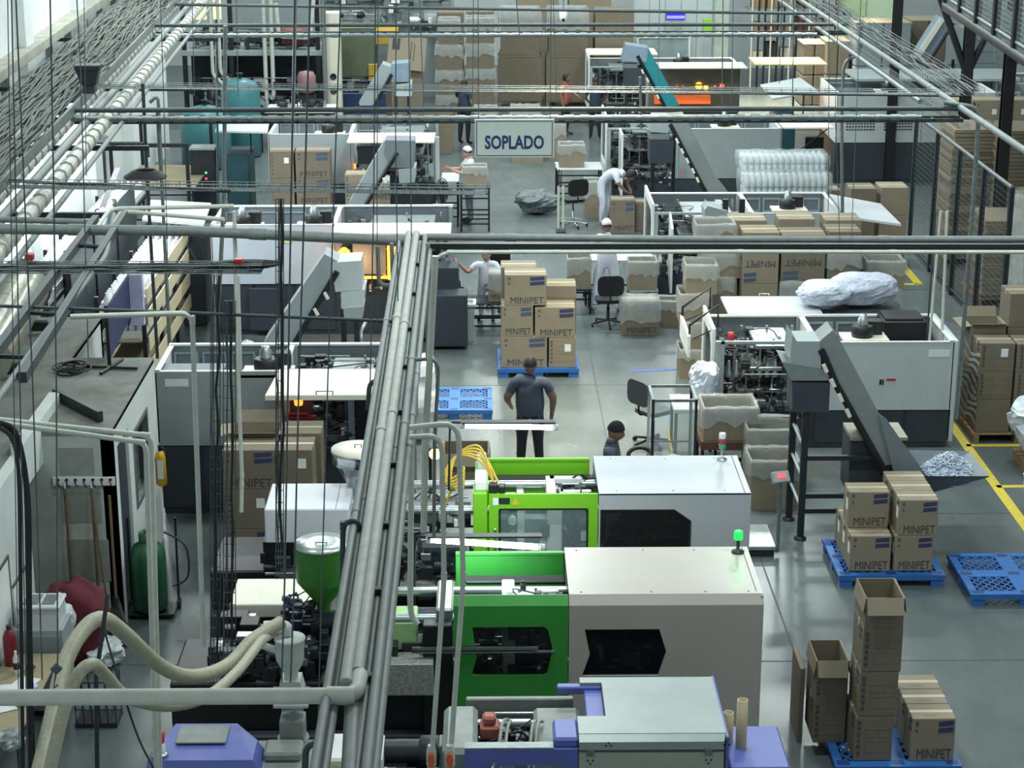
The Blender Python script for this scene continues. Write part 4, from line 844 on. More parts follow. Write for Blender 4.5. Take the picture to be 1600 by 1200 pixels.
def end_door(t, x, Y0, Y1, z0, z1, win=True, tilt=.0):
    """white framed guard door at the aisle end, with a dark window"""
    h = [[(Y0 + .18, z0 + (z1 - z0) * .25), (Y1 - .18, z0 + (z1 - z0) * .25), (Y1 - .18, z1 - .16), (Y0 + .3, z1 - .16), (Y0 + .18, z1 - .3)]] if win else []
    part('guard_door', MB().prism([(Y0, z0), (Y1, z0), (Y1, z1), (Y0, z1)], x - .045, x, 'yz', holes=h), m_white, t, world=True)
    if win: part('guard_window', MB().prism(h[0], x - .026, x - .02, 'yz'), m_glassd, t, world=True)
def elevator(label, head, trough, rail, Y, dp=.42, mat=m_mid, pads=(), head_mat=None, box=None, legs=(), hopper=None, feeder=None):
    f = lambda l, Yq=Y: [((q := Q(x, y, Yq)).x, q.z) for x, y in l]
    c = Q(*rail[len(rail) // 2], Y)
    t = thing('preform_elevator', label, 'conveyor', (c.x, Y + dp / 2, 0), 0, 'preform elevators')
    def pr(nm, l, d0, d1, m_): return part(nm, MB().prism(f(l), d0, d1), m_, t, world=True)
    pr('trough', trough, Y, Y + dp, mat)
    part('belt_rail', MB().tube([Q(x, y, Y - .02) for x, y in rail], .045, 6), m_black, t, world=True)
    part('belt_rail', MB().tube([Q(x, y, Y - .02) + V((0, dp + .02, 0)) for x, y in rail], .045, 6), m_black, t, world=True)
    if head: pr('head', head, Y - .012, Y + dp + .05, head_mat or mat)
    for x, y in pads: q = Q(x, y, Y - .06); part('bracket', MB().box(-.025, -.03, -.06, .025, .0, .06, .006, mtx=Matrix.Translation(q) @ Matrix.Rotation(-.45, 4, 'Y')), m_cream, t, world=True)
    if feeder: pr('feeder', feeder[0], Y - .02, Y + dp + .1, feeder[1])
    if box: pr('control_box', box, Y - .05, Y + dp, m_slate)
    for (x, y, ztop) in legs:
        q = P(x, y, 0); part('leg', MB().box(q.x - .04, q.y - .04, .05, q.x + .04, q.y + .04, ztop, .005), m_dark, t, world=True)
        part('foot', MB().lathe((q.x, q.y, 0), [(.08, 0), (.08, .02), (.03, .04), (.03, .08)], 10), m_black, t, world=True)
    return t
# ------------------------------------------------ right row
R4 = blow('long grey blow moulding machine with open top behind the preform hopper', 3.2, 6.57, 25.9, 27.35, 1.57, .57, 'L', 4.62, panel=m_light, motors=((5.35, 26.4),), seed=41, split=None, tag_xy=(6.2, 1.36))
W = dict(world=True)
part('end_cap', MB().box(6.57, 25.88, .1, 6.62, 27.37, 1.6, .01), m_light, R4, **W)
part('drive_box', MB().box(5.72, 26.7, 1.2, 6.35, 27.25, 1.66, .02).box(5.75, 26.72, 1.66, 6.3, 27.2, 1.7, .02), m_black, R4, 'dark drive enclosure inside the open top', **W)
part('lid', MB().box(3.55, 27.4, 1.56, 4.95, 28.4, 1.6, .006), m_lilac, R4, 'opened white lid', **W)
part('lid_handle', MB().tube([(4.15, 28.42, 1.6), (4.15, 28.46, 1.62), (4.3, 28.46, 1.62), (4.3, 28.42, 1.6)], .01, 5), m_steel, R4, **W)
for k in range(6): part('label_clip', MB().box(3.7 + .22 * k, 27.3, 1.585, 3.72 + .22 * k, 27.36, 1.6), m_paper, R4, **W)
part('warning_sign', MB().prism([(5.98, .2), (6.16, .2), (6.16, .26), (6.07, .42), (5.98, .26)], 25.93, 25.945), m_yellow, R4, **W)
part('mark', MB().box(5.53, 25.893, .95, 5.56, 25.9, 1.03).box(5.57, 25.893, .95, 5.59, 25.9, 1.03), m_black, R4, **W)
part('mark', MB().box(5.63, 25.893, 1.01, 5.76, 25.9, 1.04), M('red_plastic'), R4, **W)
end_door(R4, 3.2, 26.0, 27.3, .55, 1.75, True)
part('guard_panel', MB().prism([(25.9, .3), (26.25, .3), (26.25, 1.5), (25.9, 1.62)], 3.27, 3.32, 'yz'), m_mid, R4, **W)
for yy in (26.2, 27.2): part('gas_strut', MB().tube([(3.22, yy, 1.7), (2.9, yy, 1.55)], .012, 6).tube([(3.25, yy, 1.72), (3.25, yy, 2.05), (2.85, yy, 1.75), (2.85, yy, 1.62)], .02, 6), m_black, R4, **W)
part('guard_flap', MB().box(2.82, 26.1, 1.3, 2.86, 27.25, 1.62, .005, mtx=None), m_white, R4, **W)
for k in range(14):
    xx = 3.42 + .11 * (k % 7); yy = 26.15 + .25 * (k // 7)
    part('preform_holder', MB().lathe((xx, yy, 1.0), [(.045, 0), (.05, .06), (.03, .1), (.03, .2), (.015, .24)], 10), m_steel, R4, **W)
part('beacon', MB().lathe((3.42, 26.0, 1.5), [(.04, 0), (.04, .06), (.05, .06), (.05, .18), (.03, .2)], 12), m_red, R4, 'red beacon', **W)
part('junction_box', MB().box(3.62, 25.82, .62, 3.8, 25.9, .74, .01), m_cream, R4, **W)
part('cable', MB().tube(smooth([V((3.75, 25.8, .65)), V((3.72, 25.75, .4)), V((3.5, 25.7, .2)), V((3.3, 25.7, .15))]), .014, 6), m_cableg, R4, **W)
part('cable', MB().tube(smooth([V((4.3, 25.8, .6)), V((4.28, 25.75, .35)), V((4.2, 25.72, .2)), V((4.25, 25.72, .05)), V((4.38, 25.72, .1)), V((4.38, 25.75, .25)), V((4.3, 25.75, .3))]), .012, 6), m_cableg, R4, **W)
for k in range(2): part('gauge', MB().lathe((3.9 + .17 * k, 25.9, .38), [(.06, 0), (.06, -.04), (.05, -.045), (0, -.045)], 16, 'y'), m_mid, R4, **W)
E4 = elevator('dark grey preform elevator rising from the hopper of clear preforms', [(1238, 523), (1245, 533), (1281, 533), (1283, 577), (1239, 577), (1234, 560)][::-1], [(1281, 533), (1301, 516), (1309, 525), (1406, 707), (1398, 732), (1380, 732), (1283, 548)][::-1], [(1283, 546), (1306, 600), (1382, 736)], 22.4, .42, M('trough_grey', (128, 136, 136), .42, var=.08), pads=((1289, 575), (1301, 598), (1313, 621), (1325, 645)), head_mat=m_mid, box=[(1237, 597), (1296, 597), (1294, 643), (1237, 642)][::-1], legs=((1250, 842, 2.0), (1232, 812, 2.0), (1382, 842, 1.0), (1360, 806, 1.0)), feeder=([(1222, 565), (1296, 578), (1296, 594), (1236, 594)][::-1], m_steel))
p0 = P(1250, 842); p1 = P(1382, 842)
for zz in (.35, .55, 1.05): part('cross_bar', MB().box(p0.x, p0.y - .03, zz, p1.x + .2, p0.y + .03, zz + .06, .004), m_dark, E4, **W)
for zz in (.4, .8, 1.2, 1.6): part('side_bar', MB().tube([(p0.x, p0.y, zz), (P(1232, 812).x, P(1232, 812).y, zz + .12)], .02, 6), m_mid, E4, **W)
part('shelf', MB().box(4.5, 22.5, 1.28, 5.2, 23.1, 1.32), M('dusty_plate', (150, 146, 130), .6, var=.15), E4, **W)
part('shelf_box', MB().box(4.5, 22.55, .55, 5.2, 23.1, 1.28, .01), m_slate, E4, **W)
# hopper of the elevator
fr = [P(1418, 703, .95), P(1516, 705, .95), P(1546, 744, .95), P(1432, 744, .95)]
bt = [V((5.1, 22.8, .62)), V((5.35, 22.8, .6)), V((5.4, 22.45, .58)), V((5.12, 22.45, .6))]
part('hopper', MB()._add(fr + bt, [(0, 1, 5, 4), (1, 2, 6, 5), (2, 3, 7, 6), (3, 0, 4, 7), (4, 5, 6, 7)])._add([p + V((0, 0, -.012)) for p in fr + bt], [(4, 5, 1, 0), (5, 6, 2, 1), (6, 7, 3, 2), (7, 4, 0, 3), (7, 6, 5, 4)]), m_inner, E4, **W)
part('chute_side', MB().prism([((q := Q(x, y, 22.36)).x, q.z) for x, y in ((1372, 645), (1385, 655), (1447, 742), (1430, 752), (1396, 738))][::-1], 22.33, 22.36), m_inner, E4, **W)
for fx_, fy_ in ((5.12, 22.5), (5.3, 22.7)): part('hopper_foot', MB().box(fx_, fy_, 0, fx_ + .06, fy_ + .06, .5), m_dark, E4, **W)
mb = MB(); rn = random.Random(9); cxh = sum((p.x for p in fr)) / 4 + .04; cyh = sum((p.y for p in fr)) / 4
m_pref = M('clear_preform', (196, 206, 222), .45, var=.12, scale=40)
for k in range(620):
    a = rn.random() * 2 * pi; r = .37 * sqrt(rn.random()); x, y = cxh + r * .95 * cos(a), cyh + r * .85 * sin(a)
    z = .78 + .3 * (1 - r / .37) ** .8 + .03 * rn.random()
    d = V((rn.gauss(0, 1), rn.gauss(0, 1), rn.gauss(0, .3))).normalized() * .045; p = V((x, y, z)); mb.tube([p - d, p + d], .011, 5)
mb.sheet([[V((cxh + .37 * i / 4 * cos(j * pi / 6), cyh + .33 * i / 4 * sin(j * pi / 6), .76 + .3 * (1 - i / 4) ** .8)) for j in range(13)] for i in range(5)])
o = solo('preform_heap', mb, m_pref, 'heap of clear bottle preforms filling the elevator hopper', 'preforms', kind='stuff')
# R3, R2, R1
R3 = blow('grey open-topped machine partly hidden behind the bagged carton wall', 3.05, 6.5, 34.5, 36.35, 1.57, .57, 'L', 4.85, motors=((5.6, 35.2),), seed=43)
end_door(R3, 3.05, 34.5, 36.3, .3, 1.75)
part('guard_door', MB().prism([(34.0, .2), (34.55, .5), (34.55, 1.6), (34.0, 1.4)], 3.32, 3.36, 'yz'), m_white, R3, 'half open white guard door', **W)
fd = [((q := Q(x, y, 33.6)).x, q.z) for x, y in ((1101, 345), (1101, 328), (1106, 322), (1137, 330), (1137, 346))]
part('feeder', MB().prism(fd, 33.6, 34.1), m_mid, R3, **W); part('feeder_stand', MB().box(4.2, 33.7, 0, 4.3, 33.8, 2.0).box(4.5, 33.7, 0, 4.6, 33.8, 2.0), m_dark, R3, **W)
a = [P(1296, 303, 1.75), P(1376, 318, 1.75), P(1408, 350, 1.75), P(1322, 338, 1.75)]
part('lid', MB()._add(a + [p - V((0, 0, .04)) for p in a], [(0, 1, 2, 3), (7, 6, 5, 4), (0, 4, 5, 1), (1, 5, 6, 2), (2, 6, 7, 3), (3, 7, 4, 0)]), m_lilac, R3, 'opened white lid sticking out over the cartons', **W)
R2 = blow('plain grey blow moulder with slate plinth, in the middle of the right row', 2.75, 6.75, 43.7, 45.6, 1.57, .42, 'L', 4.4, panel=m_mid, motors=((5.5, 44.4),), seed=45)
end_door(R2, 2.75, 43.8, 45.5, .3, 1.85); end_door(R2, 3.05, 42.8, 43.7, .2, 1.6)
part('pinkish_strip', MB().box(4.45, 43.6, .5, 4.5, 43.62, .7), M('pinkish_panel', (190, 130, 110), .4), R2, **W)  # small pinkish strip at the machine front
part('lid', MB().box(6.75, 43.5, 1.6, 7.9, 44.4, 1.64, .005), m_cream, R2, **W); part('lid_stay', MB().tube([(7.8, 43.6, 1.6), (7.0, 43.8, .9)], .015, 5), m_dark, R2, **W)
signal('small glowing green signal lamp over the middle machine of the right row', *(Q(972, 194, 45.4)), (m_glowg,), .05, .11, .1)
R1 = blow('far blow moulder with glowing orange heater lamps under a cream lid', 2.85, 7.05, 53.6, 55.4, 1.62, .35, 'L', 4.5, panel=M('oven_panel', (108, 108, 100), .5), motors=((5.4, 54.4),), seed=47, rim=m_cream)
end_door(R1, 2.85, 53.6, 55.3, .4, 1.9)
q0 = P(1030, 97, 1.75); q1 = P(1152, 107, 1.75)
part('lid', MB().box(4.7, 52.5, 1.72, 7.1, 53.6, 1.76, .006), m_cream, R1, 'cream lid over the oven', **W)
part('lid', MB().box(7.4, 53.2, 1.72, 9.4, 54.6, 1.76, .006), M('warm_lid', (226, 218, 160), .45), R1, 'yellowish lid plate', **W)
part('lid', MB().box(2.9, 55.5, 1.7, 4.9, 56.8, 1.74, .006), m_cream, R1, **W)
for x, y, r, g in ((1092, 134, .1, 1), (1103, 137, .07, 1), (1058, 133, .035, 0), (1067, 133, .035, 0), (1117, 134, .035, 0), (1128, 134, .06, 0)):
    q = Q(x, y, 53.56); part('heater_lamp', MB().lathe((q.x, 53.58, q.z), [(r, 0), (r, -.03), (r * .6, -.04), (0, -.04)], 14, 'y'), M('lamp_amber', (255, 176, 50), .4, var=0, emit=3) if g else M('lamp_coral', (250, 120, 80), .4, var=0, emit=1.5), R1, **W)
q0 = Q(1022, 162, 53.4); q1 = Q(1110, 149, 53.4)
part('heater_tray', MB().box(q0.x, 53.3, q0.z, q1.x, 53.5, q1.z, .01), M('heater_orange', (232, 110, 52), .4, var=.2, scale=8, emit=.35), R1, 'orange glowing heater tray', **W)
part('oven_rail', MB().box(4.9, 53.5, 1.12, 6.4, 53.56, 1.16), m_galv, R1, **W)
l = bpy.data.lights.new('heater_light', 'AREA'); l.energy = 40; l.color = (1, .5, .18); l.size = 1.5; lo = bpy.data.objects.new('heater_light', l); COL.objects.link(lo); lo.location = (6, 53.2, .9); lo.rotation_euler = (radians(-60), 0, 0)
elevator('turquoise preform elevator in front of the far oven machine', [(978, 70), (1013, 75), (1010, 97), (972, 96)][::-1], [(997, 75), (1013, 75), (1062, 165), (1040, 167), (996, 88)][::-1], [(996, 87), (1039, 167)], 50, .6, M('turquoise_paint', (40, 132, 142), .45, var=.06), pads=((1004, 112), (1012, 125), (1020, 139), (1028, 151)), head_mat=M('pale_blue_paint', (128, 146, 162), .45), box=[(976, 106), (1006, 106), (1006, 135), (976, 135)][::-1], feeder=([(975, 100), (996, 100), (996, 106), (975, 106)][::-1], m_steel), legs=((978, 207, 1.9), (1003, 207, 1.9)))
elevator('grey preform elevator in front of the middle machine of the right row', [(1020, 183), (1048, 183), (1044, 208), (1016, 206)][::-1], [(1045, 183), (1070, 181), (1120, 280), (1138, 302), (1117, 326), (1047, 196)][::-1], [(1047, 194), (1118, 330)], 40, .55, M('trough_grey'), pads=((1058, 220), (1066, 236), (1074, 251), (1083, 267), (1090, 281)), box=[(1015, 219), (1052, 219), (1051, 254), (1015, 254)][::-1], head_mat=m_mid, feeder=([(1015, 209), (1046, 209), (1046, 218), (1015, 218)][::-1], m_steel), legs=((1018, 345, 1.9), (1050, 345, 1.9)))
# cabinet beyond the middle machine
K = blow('tall pale grey machine cabinet with louvred panels and dark base near the black column', 8.25, 12.6, 45.2, 47.6, 2.15, .98, 'R', 12.0, panel=m_light, motors=((9.6, 46.0),), seed=49, split=10.3, mech=False)
for bx_ in (8.5, 9.4):
    mb = MB()
    for i in range(4):
        for j in range(10): mb.box(bx_ + j * .07, 45.185, 1.28 + i * .07, bx_ + j * .07 + .045, 45.2, 1.31 + i * .07)
    part('louvres', mb, m_dark, K, kind='stuff', **W)
part('roof_panel', MB().box(9.0, 46.8, 2.2, 13, 48.6, 2.26), m_mid, K, **W)
t = blow('dark machine with open top at the far right beyond the carton stacks', 12.7, 17, 47.7, 49.5, 2.0, .9, 'R', 14.2, panel=m_mid, seed=51)
# ------------------------------------------------ left row
L4 = blow('large grey blow moulder standing next to the office cabin', -4.25, -.95, 23.4, 24.65, 1.93, .94, 'R', -2.62, panel=m_mid, motors=((-2.85, 23.62),), seed=61, tag_xy=(-4.12, 1.74))
part('vent_duct', MB().box(-4.2, 23.5, 1.75, -3.4, 23.9, 1.9, .01), m_inner, L4, **W)
part('lid', MB().prism([(-2.72, 22.32), (-.95, 22.32), (-.95, 23.4), (-2.66, 23.4)], 1.93, 1.96, 'xy').box(-2.72, 22.3, 1.9, -.95, 22.33, 1.96), m_cream, L4, 'wide cream lid folded out to the front', **W)
part('lid_handle', MB().tube([(-2.1, 22.34, 1.96), (-2.1, 22.34, 2.0), (-1.9, 22.34, 2.0), (-1.9, 22.34, 1.96)], .008, 5), m_dark, L4, **W)
part('front_panel', MB().box(-2.6, 23.42, .94, -2.25, 23.45, 1.85), m_slate, L4, **W); part('edge_strip', MB().box(-1.8, 23.38, .9, -1.72, 23.4, 1.85), M('pale_blue_paint'), L4, **W)
part('dark_door', MB().box(-1.7, 23.36, .1, -1.0, 23.4, 1.85, .01), m_black, L4, **W)
part('plinth_front', MB().box(-2.6, 23.3, .06, -1.0, 23.4, .94, .01), m_slate, L4, **W)
part('heater_lamp', MB().lathe((-2.42, 23.3, 1.52), [(.05, 0), (.055, .03), (.055, .1), (.03, .13)], 12), m_glowo, L4, 'glowing orange lamp', **W)
part('red_fitting', MB().box(-2.6, 23.3, 1.32, -2.2, 23.38, 1.36, .005).box(-2.55, 23.3, 1.38, -2.3, 23.36, 1.4, .005), M('dull_red', (140, 40, 40), .5), L4, **W)
L3 = blow('white-panelled blow moulder behind the left elevator, middle of the left row', -4.72, -.62, 32.0, 33.55, 1.93, .9, 'R', -2.62, panel=M('panel_white_blue', (196, 206, 218), .42, var=.04), motors=((-4.2, 32.25), (-2.98, 32.3)), seed=63)
part('lid', MB().box(-2.6, 31.2, 1.93, -.62, 32.0, 1.97, .006), m_cream, L3, 'cream lid folded out to the front', **W)
part('heater_lamp', MB().lathe((-2.45, 31.9, 1.2), [(.1, 0), (.13, .1), (.1, .3), (.04, .36)], 12).box(-2.5, 31.88, 1.02, -1.6, 31.92, 1.06), M('fire_glow', (255, 150, 50), .4, var=.3, scale=20, emit=4), L3, 'glowing orange heater', **W)
part('heater_lamp', MB().box(-1.72, 31.85, 1.0, -1.5, 31.95, 1.6, .02), M('fire_glow'), L3, 'glowing orange heater', **W)
part('oven_box', MB().box(-2.3, 31.9, 1.1, -1.75, 32.0, 1.65), m_mid, L3, **W)
part('cabinet_door', MB().box(-4.1, 31.9, .1, -3.6, 31.97, .85, .01), m_slate, L3, **W); part('notice', MB().box(-3.55, 31.99, 1.62, -3.35, 32, 1.75), M('pale_yellow_notice', (220, 222, 160), .6), L3, **W)
part('dark_cabinet', MB().box(-1.3, 31.5, .06, -.5, 32.0, 1.3, .01).box(-1.0, 31.0, .06, -.35, 31.5, .95, .01), m_slate, L3, **W)
l = bpy.data.lights.new('heater_light', 'POINT'); l.energy = 9; l.color = (1, .45, .12); l.shadow_soft_size = .1; lo = bpy.data.objects.new('heater_light', l); COL.objects.link(lo); lo.location = (-2.2, 31.6, 1.3)
L2 = blow('grey blow moulder behind the pair of cartons, third of the left row', -4.72, -1.1, 41.0, 43.0, 1.93, .88, 'R', -2.95, panel=m_mid, motors=((-3.45, 41.5),), seed=65)
part('lid', MB().box(-2.95, 39.9, 1.93, -1.12, 41.0, 1.97, .006), m_cream, L2, 'cream lid folded out to the front', **W)
part('heater_strip', MB().box(-2.9, 40.9, 1.08, -2.3, 40.95, 1.12, .01).box(-2.88, 40.9, 1.2, -2.84, 40.95, 1.3), M('heater_glow'), L2, 'glowing orange heater strip', **W)
part('oven_box', MB().box(-2.8, 40.92, 1.3, -2.1, 41, 1.7), m_slate, L2, **W)
part('end_post', MB().box(-1.12, 40.8, .3, -1.04, 42.9, .4).box(-1.12, 40.8, .3, -1.04, 40.9, 1.9), m_light, L2, **W)
E3 = elevator('pale grey preform elevator at the left, its foot among white bags', [(518, 410), (564, 407), (566, 452), (524, 456)][::-1], [(507, 397), (527, 408), (528, 424), (462, 538), (430, 560), (412, 536)][::-1], [(527, 424), (458, 540)], 27.5, .5, m_mid, pads=((510, 462), (494, 487)), head_mat=m_light, feeder=([(533, 456), (570, 452), (567, 478), (533, 482)][::-1], m_light), legs=((560, 618, 1.6), (540, 618, 1.6)))
part('feeder_tray', MB().prism([((q := Q(x, y, 27.4)).x, q.z) for x, y in ((536, 482), (568, 479), (566, 497), (538, 498))][::-1], 27.4, 27.9), m_mid, E3, **W)
elevator('grey preform elevator in front of the third machine of the left row', [(602, 219), (648, 220), (646, 262), (612, 262), (600, 240)][::-1], [(600, 221), (622, 222), (620, 238), (568, 330), (545, 330), (545, 318)][::-1], [(620, 238), (566, 330)], 37.0, .5, m_mid, pads=((601, 282),), head_mat=m_inner, feeder=([(622, 264), (650, 262), (648, 285), (624, 286)][::-1], m_mid), legs=((615, 412, 1.8), (645, 412, 1.8)))
elevator('far grey preform elevator beside the leaning carton sheet', [(612, 100), (640, 98), (640, 128), (612, 128)][::-1], [(597, 100), (613, 106), (612, 114), (582, 165), (562, 165), (561, 160)][::-1], [(612, 116), (586, 163)], 48, .6, m_mid, head_mat=M('pale_blue_paint'), feeder=([(617, 132), (643, 130), (643, 150), (617, 150)][::-1], m_light), legs=((620, 240, 1.8), (640, 240, 1.8)))
# ================================================================== CARTONS, PALLETS, BAGS
CM = {}
def cmesh(key, fn, mat):
    if key not in CM: me = fn().mesh(key[0], mat); fixn(me); CM[key] = me
    return CM[key]
def kid(name, me, parent, loc=(0, 0, 0), rot=0, label=None):
    o = link(name, me, parent); o.location = loc; o.rotation_euler = (0, 0, rot)
    if label: o['label'] = label
    return o
m_cards = [m_card, M('cardboard_pale', (138, 128, 110), .85, var=.06, scale=5), M('cardboard_grey', (116, 107, 92), .85, var=.07, scale=5)]
TIER = ['bottom', 'second', 'third', 'fourth', 'fifth', 'sixth', 'seventh']
def stripes(w, h):
    mb = MB(); a = w * .34; b = h * .11
    for k in range(2):
        z0 = h * .66 + k * h * .155; x1 = w * .45
        mb.prism([(x1 - a, z0 - .0), (x1, z0 + h * .03), (x1, z0 + h * .03 + b), (x1 - a, z0 + b)], -.003, 0)
    return mb
def icons(w, h):
    mb = MB()
    for k, zz in enumerate((.86, .74, .6, .46, .32, .18)):
        z = h * zz; x = -w * .4
        if k % 2: mb.prism([(x - .018, z), (x, z - .022), (x + .018, z), (x, z + .022)], -.003, 0)
        else: mb.box(x - .016, -.003, z - .022, x - .006, 0, z + .022); mb.box(x + .004, -.003, z - .022, x + .014, 0, z + .022)
    return mb
def sidebox(w, h):
    mb = MB(); e = .004
    for (x0, z0, x1, z1) in ((-.22, .55, .1, .72), (.14, .55, .42, .72), (-.22, .2, .42, .45)):
        x0, x1, z0, z1 = x0 * w, x1 * w, z0 * h, z1 * h
        mb.box(x0, -.002, z0, x1, 0, z0 + e).box(x0, -.002, z1, x1, 0, z1 + e).box(x0, -.002, z0, x0 + e, 0, z1).box(x1, -.002, z0, x1 + e, 0, z1)
    return mb
m_faint = M('faint_ink', (124, 112, 94), .85, var=0)
def liner(w, d, h, drop, seed):
    """clear film bag folded over the rim of an open carton"""
    rn = random.Random(seed); n = 28; rows = []
    def per(i):
        t = (i % n) / n * 4; s_ = int(t); f = t - s_
        return [(-w / 2 + w * f, -d / 2), (w / 2, -d / 2 + d * f), (w / 2 - w * f, d / 2), (-w / 2, d / 2 - d * f)][s_]
    J = [rn.uniform(-1, 1) for _ in range(n)]; K = [rn.uniform(-1, 1) for _ in range(n)]
    for (sc, zz, jz, jo) in ((.9, h * .55, .01, 0), (.93, h * .95, .01, 0), (1.0, h + .035, .012, .004), (1.07, h + .0, .012, .01), (1.1, h - drop * .5, .03, .025), (1.12, h - drop, .07, .04)):
        r = []
        for i in range(n + 1):
            x, y = per(i); k = 1 + J[i % n] * jo * 1.5
            r.append((x * sc * k, y * sc * k, zz + K[i % n] * jz))
        rows.append(r)
    return MB().sheet(rows)
def drape(w, d, h, seed):
    rn = random.Random(seed); n = 24; rows = []
    def per(i):
        t = (i % n) / n * 4; s_ = int(t); f = t - s_
        return [(-w / 2 + w * f, -d / 2), (w / 2, -d / 2 + d * f), (w / 2 - w * f, d / 2), (-w / 2, d / 2 - d * f)][s_]
    J = [rn.uniform(-1, 1) for _ in range(n)]
    for sc, zz, jz in ((.02, h + .03, 0), (.6, h + .035, .01), (1.03, h + .01, .012), (1.08, h * .75, .02), (1.1, h * .4, .06)):
        rows.append([(per(i)[0] * sc * (1 + .03 * J[i % n]), per(i)[1] * sc * (1 + .03 * J[(i + 5) % n]), zz + J[i % n] * jz) for i in range(n + 1)])
    return MB().sheet(rows)
CNT = [0]
def carton(x, y, z, w, d, h, typ, label, group=None, rot=0, name='carton', sticker=False, left_sticker=False, tape=None, tone=None):
    CNT[0] += 1; seed = CNT[0]; w, d, h = round(w, 2), round(d, 2), round(h, 3)
    mt = m_cards[(seed * 7) % 3] if tone is None else m_cards[tone]
    opened = typ in ('O', 'BAG', 'OF')
    if opened:
        def fn():
            t = .012; mb = MB().box(-w / 2, -d / 2, 0, w / 2, -d / 2 + t, h).box(-w / 2, d / 2 - t, 0, w / 2, d / 2, h).box(-w / 2, -d / 2 + t, 0, -w / 2 + t, d / 2 - t, h).box(w / 2 - t, -d / 2 + t, 0, w / 2, d / 2 - t, h).box(-w / 2 + t, -d / 2 + t, .0, w / 2 - t, d / 2 - t, h * .35)
            return mb
        me = cmesh(('carton', 'open', w, d, h, mt.name), fn, mt)
    else:
        me = cmesh(('carton', w, d, h, mt.name), lambda: MB().box(-w / 2, -d / 2, 0, w / 2, d / 2, h, .006), mt)
    o = link(name, me); o.location = (x, y, z); o.rotation_euler = (0, 0, rot); tag(o, label, 'carton', group)
    f = -d / 2
    if not opened:
        if tape is not False: kid('tape', cmesh(('tape', w, d, h, bool(tape)), lambda: MB().box(-w / 2, -.028, h - .001, w / 2, .028, h + .0015).box(-w / 2 - .0015, -.028, h - .07, -w / 2, .028, h).box(w / 2, -.028, h - .07, w / 2 + .0015, .028, h), m_tapey if tape else m_tape), o)
        kid('flap_seam', cmesh(('flap_seam', w, d, h), lambda: MB().box(-w / 2 + .01, -.004, h, w / 2 - .01, .0, h + .001).box(-w * .22, -d * .32, h, w * .1, -d * .26, h + .001), m_faint), o)
    if typ in ('A', 'U', 'AF'):
        me_s = cmesh(('stripes', w, h, typ), lambda: stripes(w, h), m_stripeb if typ == 'A' and h < .5 else m_stripe)
        if typ == 'U':
            s_ = kid('stripes', me_s, o, (0, f, h)); s_.rotation_euler = (0, pi, 0)
            lettering('MINIPET', .15, m_ink, o, (0, f - .001, h * .6), rot=(0, pi, 0), wide=w * .82)
        else:
            kid('stripes', me_s, o, (0, f, 0)); lettering('MINIPET', .15, m_ink, o, (w * .03, f - .001, h * .16), wide=w * .8)
            kid('handling_mark', cmesh(('handling_mark', w, h), lambda: MB().box(-w * .42, -.003, h * .84, -w * .4, 0, h * .93).box(-w * .385, -.003, h * .84, -w * .365, 0, h * .93).prism([(-w * .42, h * .72), (-w * .395, h * .67), (-w * .37, h * .72), (-w * .395, h * .76)], -.003, 0), m_ink), o, (0, f, 0))
    if typ == 'B' or (typ == 'O' and h > .3):
        kid('handling_marks', cmesh(('handling_marks', w, h), lambda: icons(w, h), m_ink), o, (0, f, 0)); kid('printed_boxes', cmesh(('printed_boxes', w, h), lambda: sidebox(w, h), m_faint), o, (0, f, 0))
    if sticker: kid('sticker', cmesh(('sticker',), lambda: MB().box(-.05, -.004, -.06, .05, 0, .06), m_paper), o, (w * .2, f, h * .66))
    if left_sticker: kid('sticker', cmesh(('sticker_l',), lambda: MB().box(-.004, -.05, -.07, 0, .05, .07), m_paper), o, (-w / 2, -d * .2, h * .6))
    if typ in ('A', 'B', 'AF', 'U') and x > 1: kid('side_stripes', cmesh(('side_stripes', w, d, h), lambda: MB().box(-.003, -d * .35, h * .66, 0, -d * .12, h * .76).box(-.003, -d * .35, h * .82, 0, -d * .12, h * .92), m_ink), o, (-w / 2, 0, 0))
    if typ in ('O', 'OF'):
        fl = kid('flap', cmesh(('flap', w, d), lambda: MB().box(-w / 2 + .01, -.16, 0, w / 2 - .01, 0, .008), m_cards[1]), o, (0, -d / 2 + .005, h)); fl.rotation_euler = (radians(65 if typ == 'O' else -25), 0, 0)
        for s_ in (-1, 1):
            fl = kid('flap', cmesh(('flap_s', w, d), lambda: MB().box(0, -d / 2 + .01, 0, .15, d / 2 - .01, .008), m_cards[1]), o, (s_ * w / 2, 0, h)); fl.rotation_euler = (0, radians(s_ * (82 if typ == 'O' else 5)) + (pi if s_ < 0 else 0), 0)
        if typ == 'OF': fl = kid('flap', cmesh(('flap_b', w, d), lambda: MB().box(-w / 2 + .01, 0, 0, w / 2 - .01, .16, .008), m_cards[1]), o, (0, d / 2 - .005, h)); fl.rotation_euler = (radians(60), 0, 0)
    if typ == 'BAG': kid('film_liner', cmesh(('film_liner', w, d, h, seed % 6), lambda: liner(w, d, h, h * (.35 + .05 * (seed % 4)), seed % 6), m_film), o)
    if typ in ('D', 'AF'): kid('film_drape', cmesh(('film_drape', w, d, h, seed % 5), lambda: drape(w, d, h, seed % 5), m_film), o)
    return o
KIND = {'A': 'striped carton', 'B': 'carton with handling marks', 'U': 'upside down printed carton', 'P': 'plain carton', 'O': 'open carton', 'OF': 'open carton with spread flaps', 'BAG': 'open film-lined carton', 'D': 'film-draped carton', 'AF': 'film-covered printed carton'}
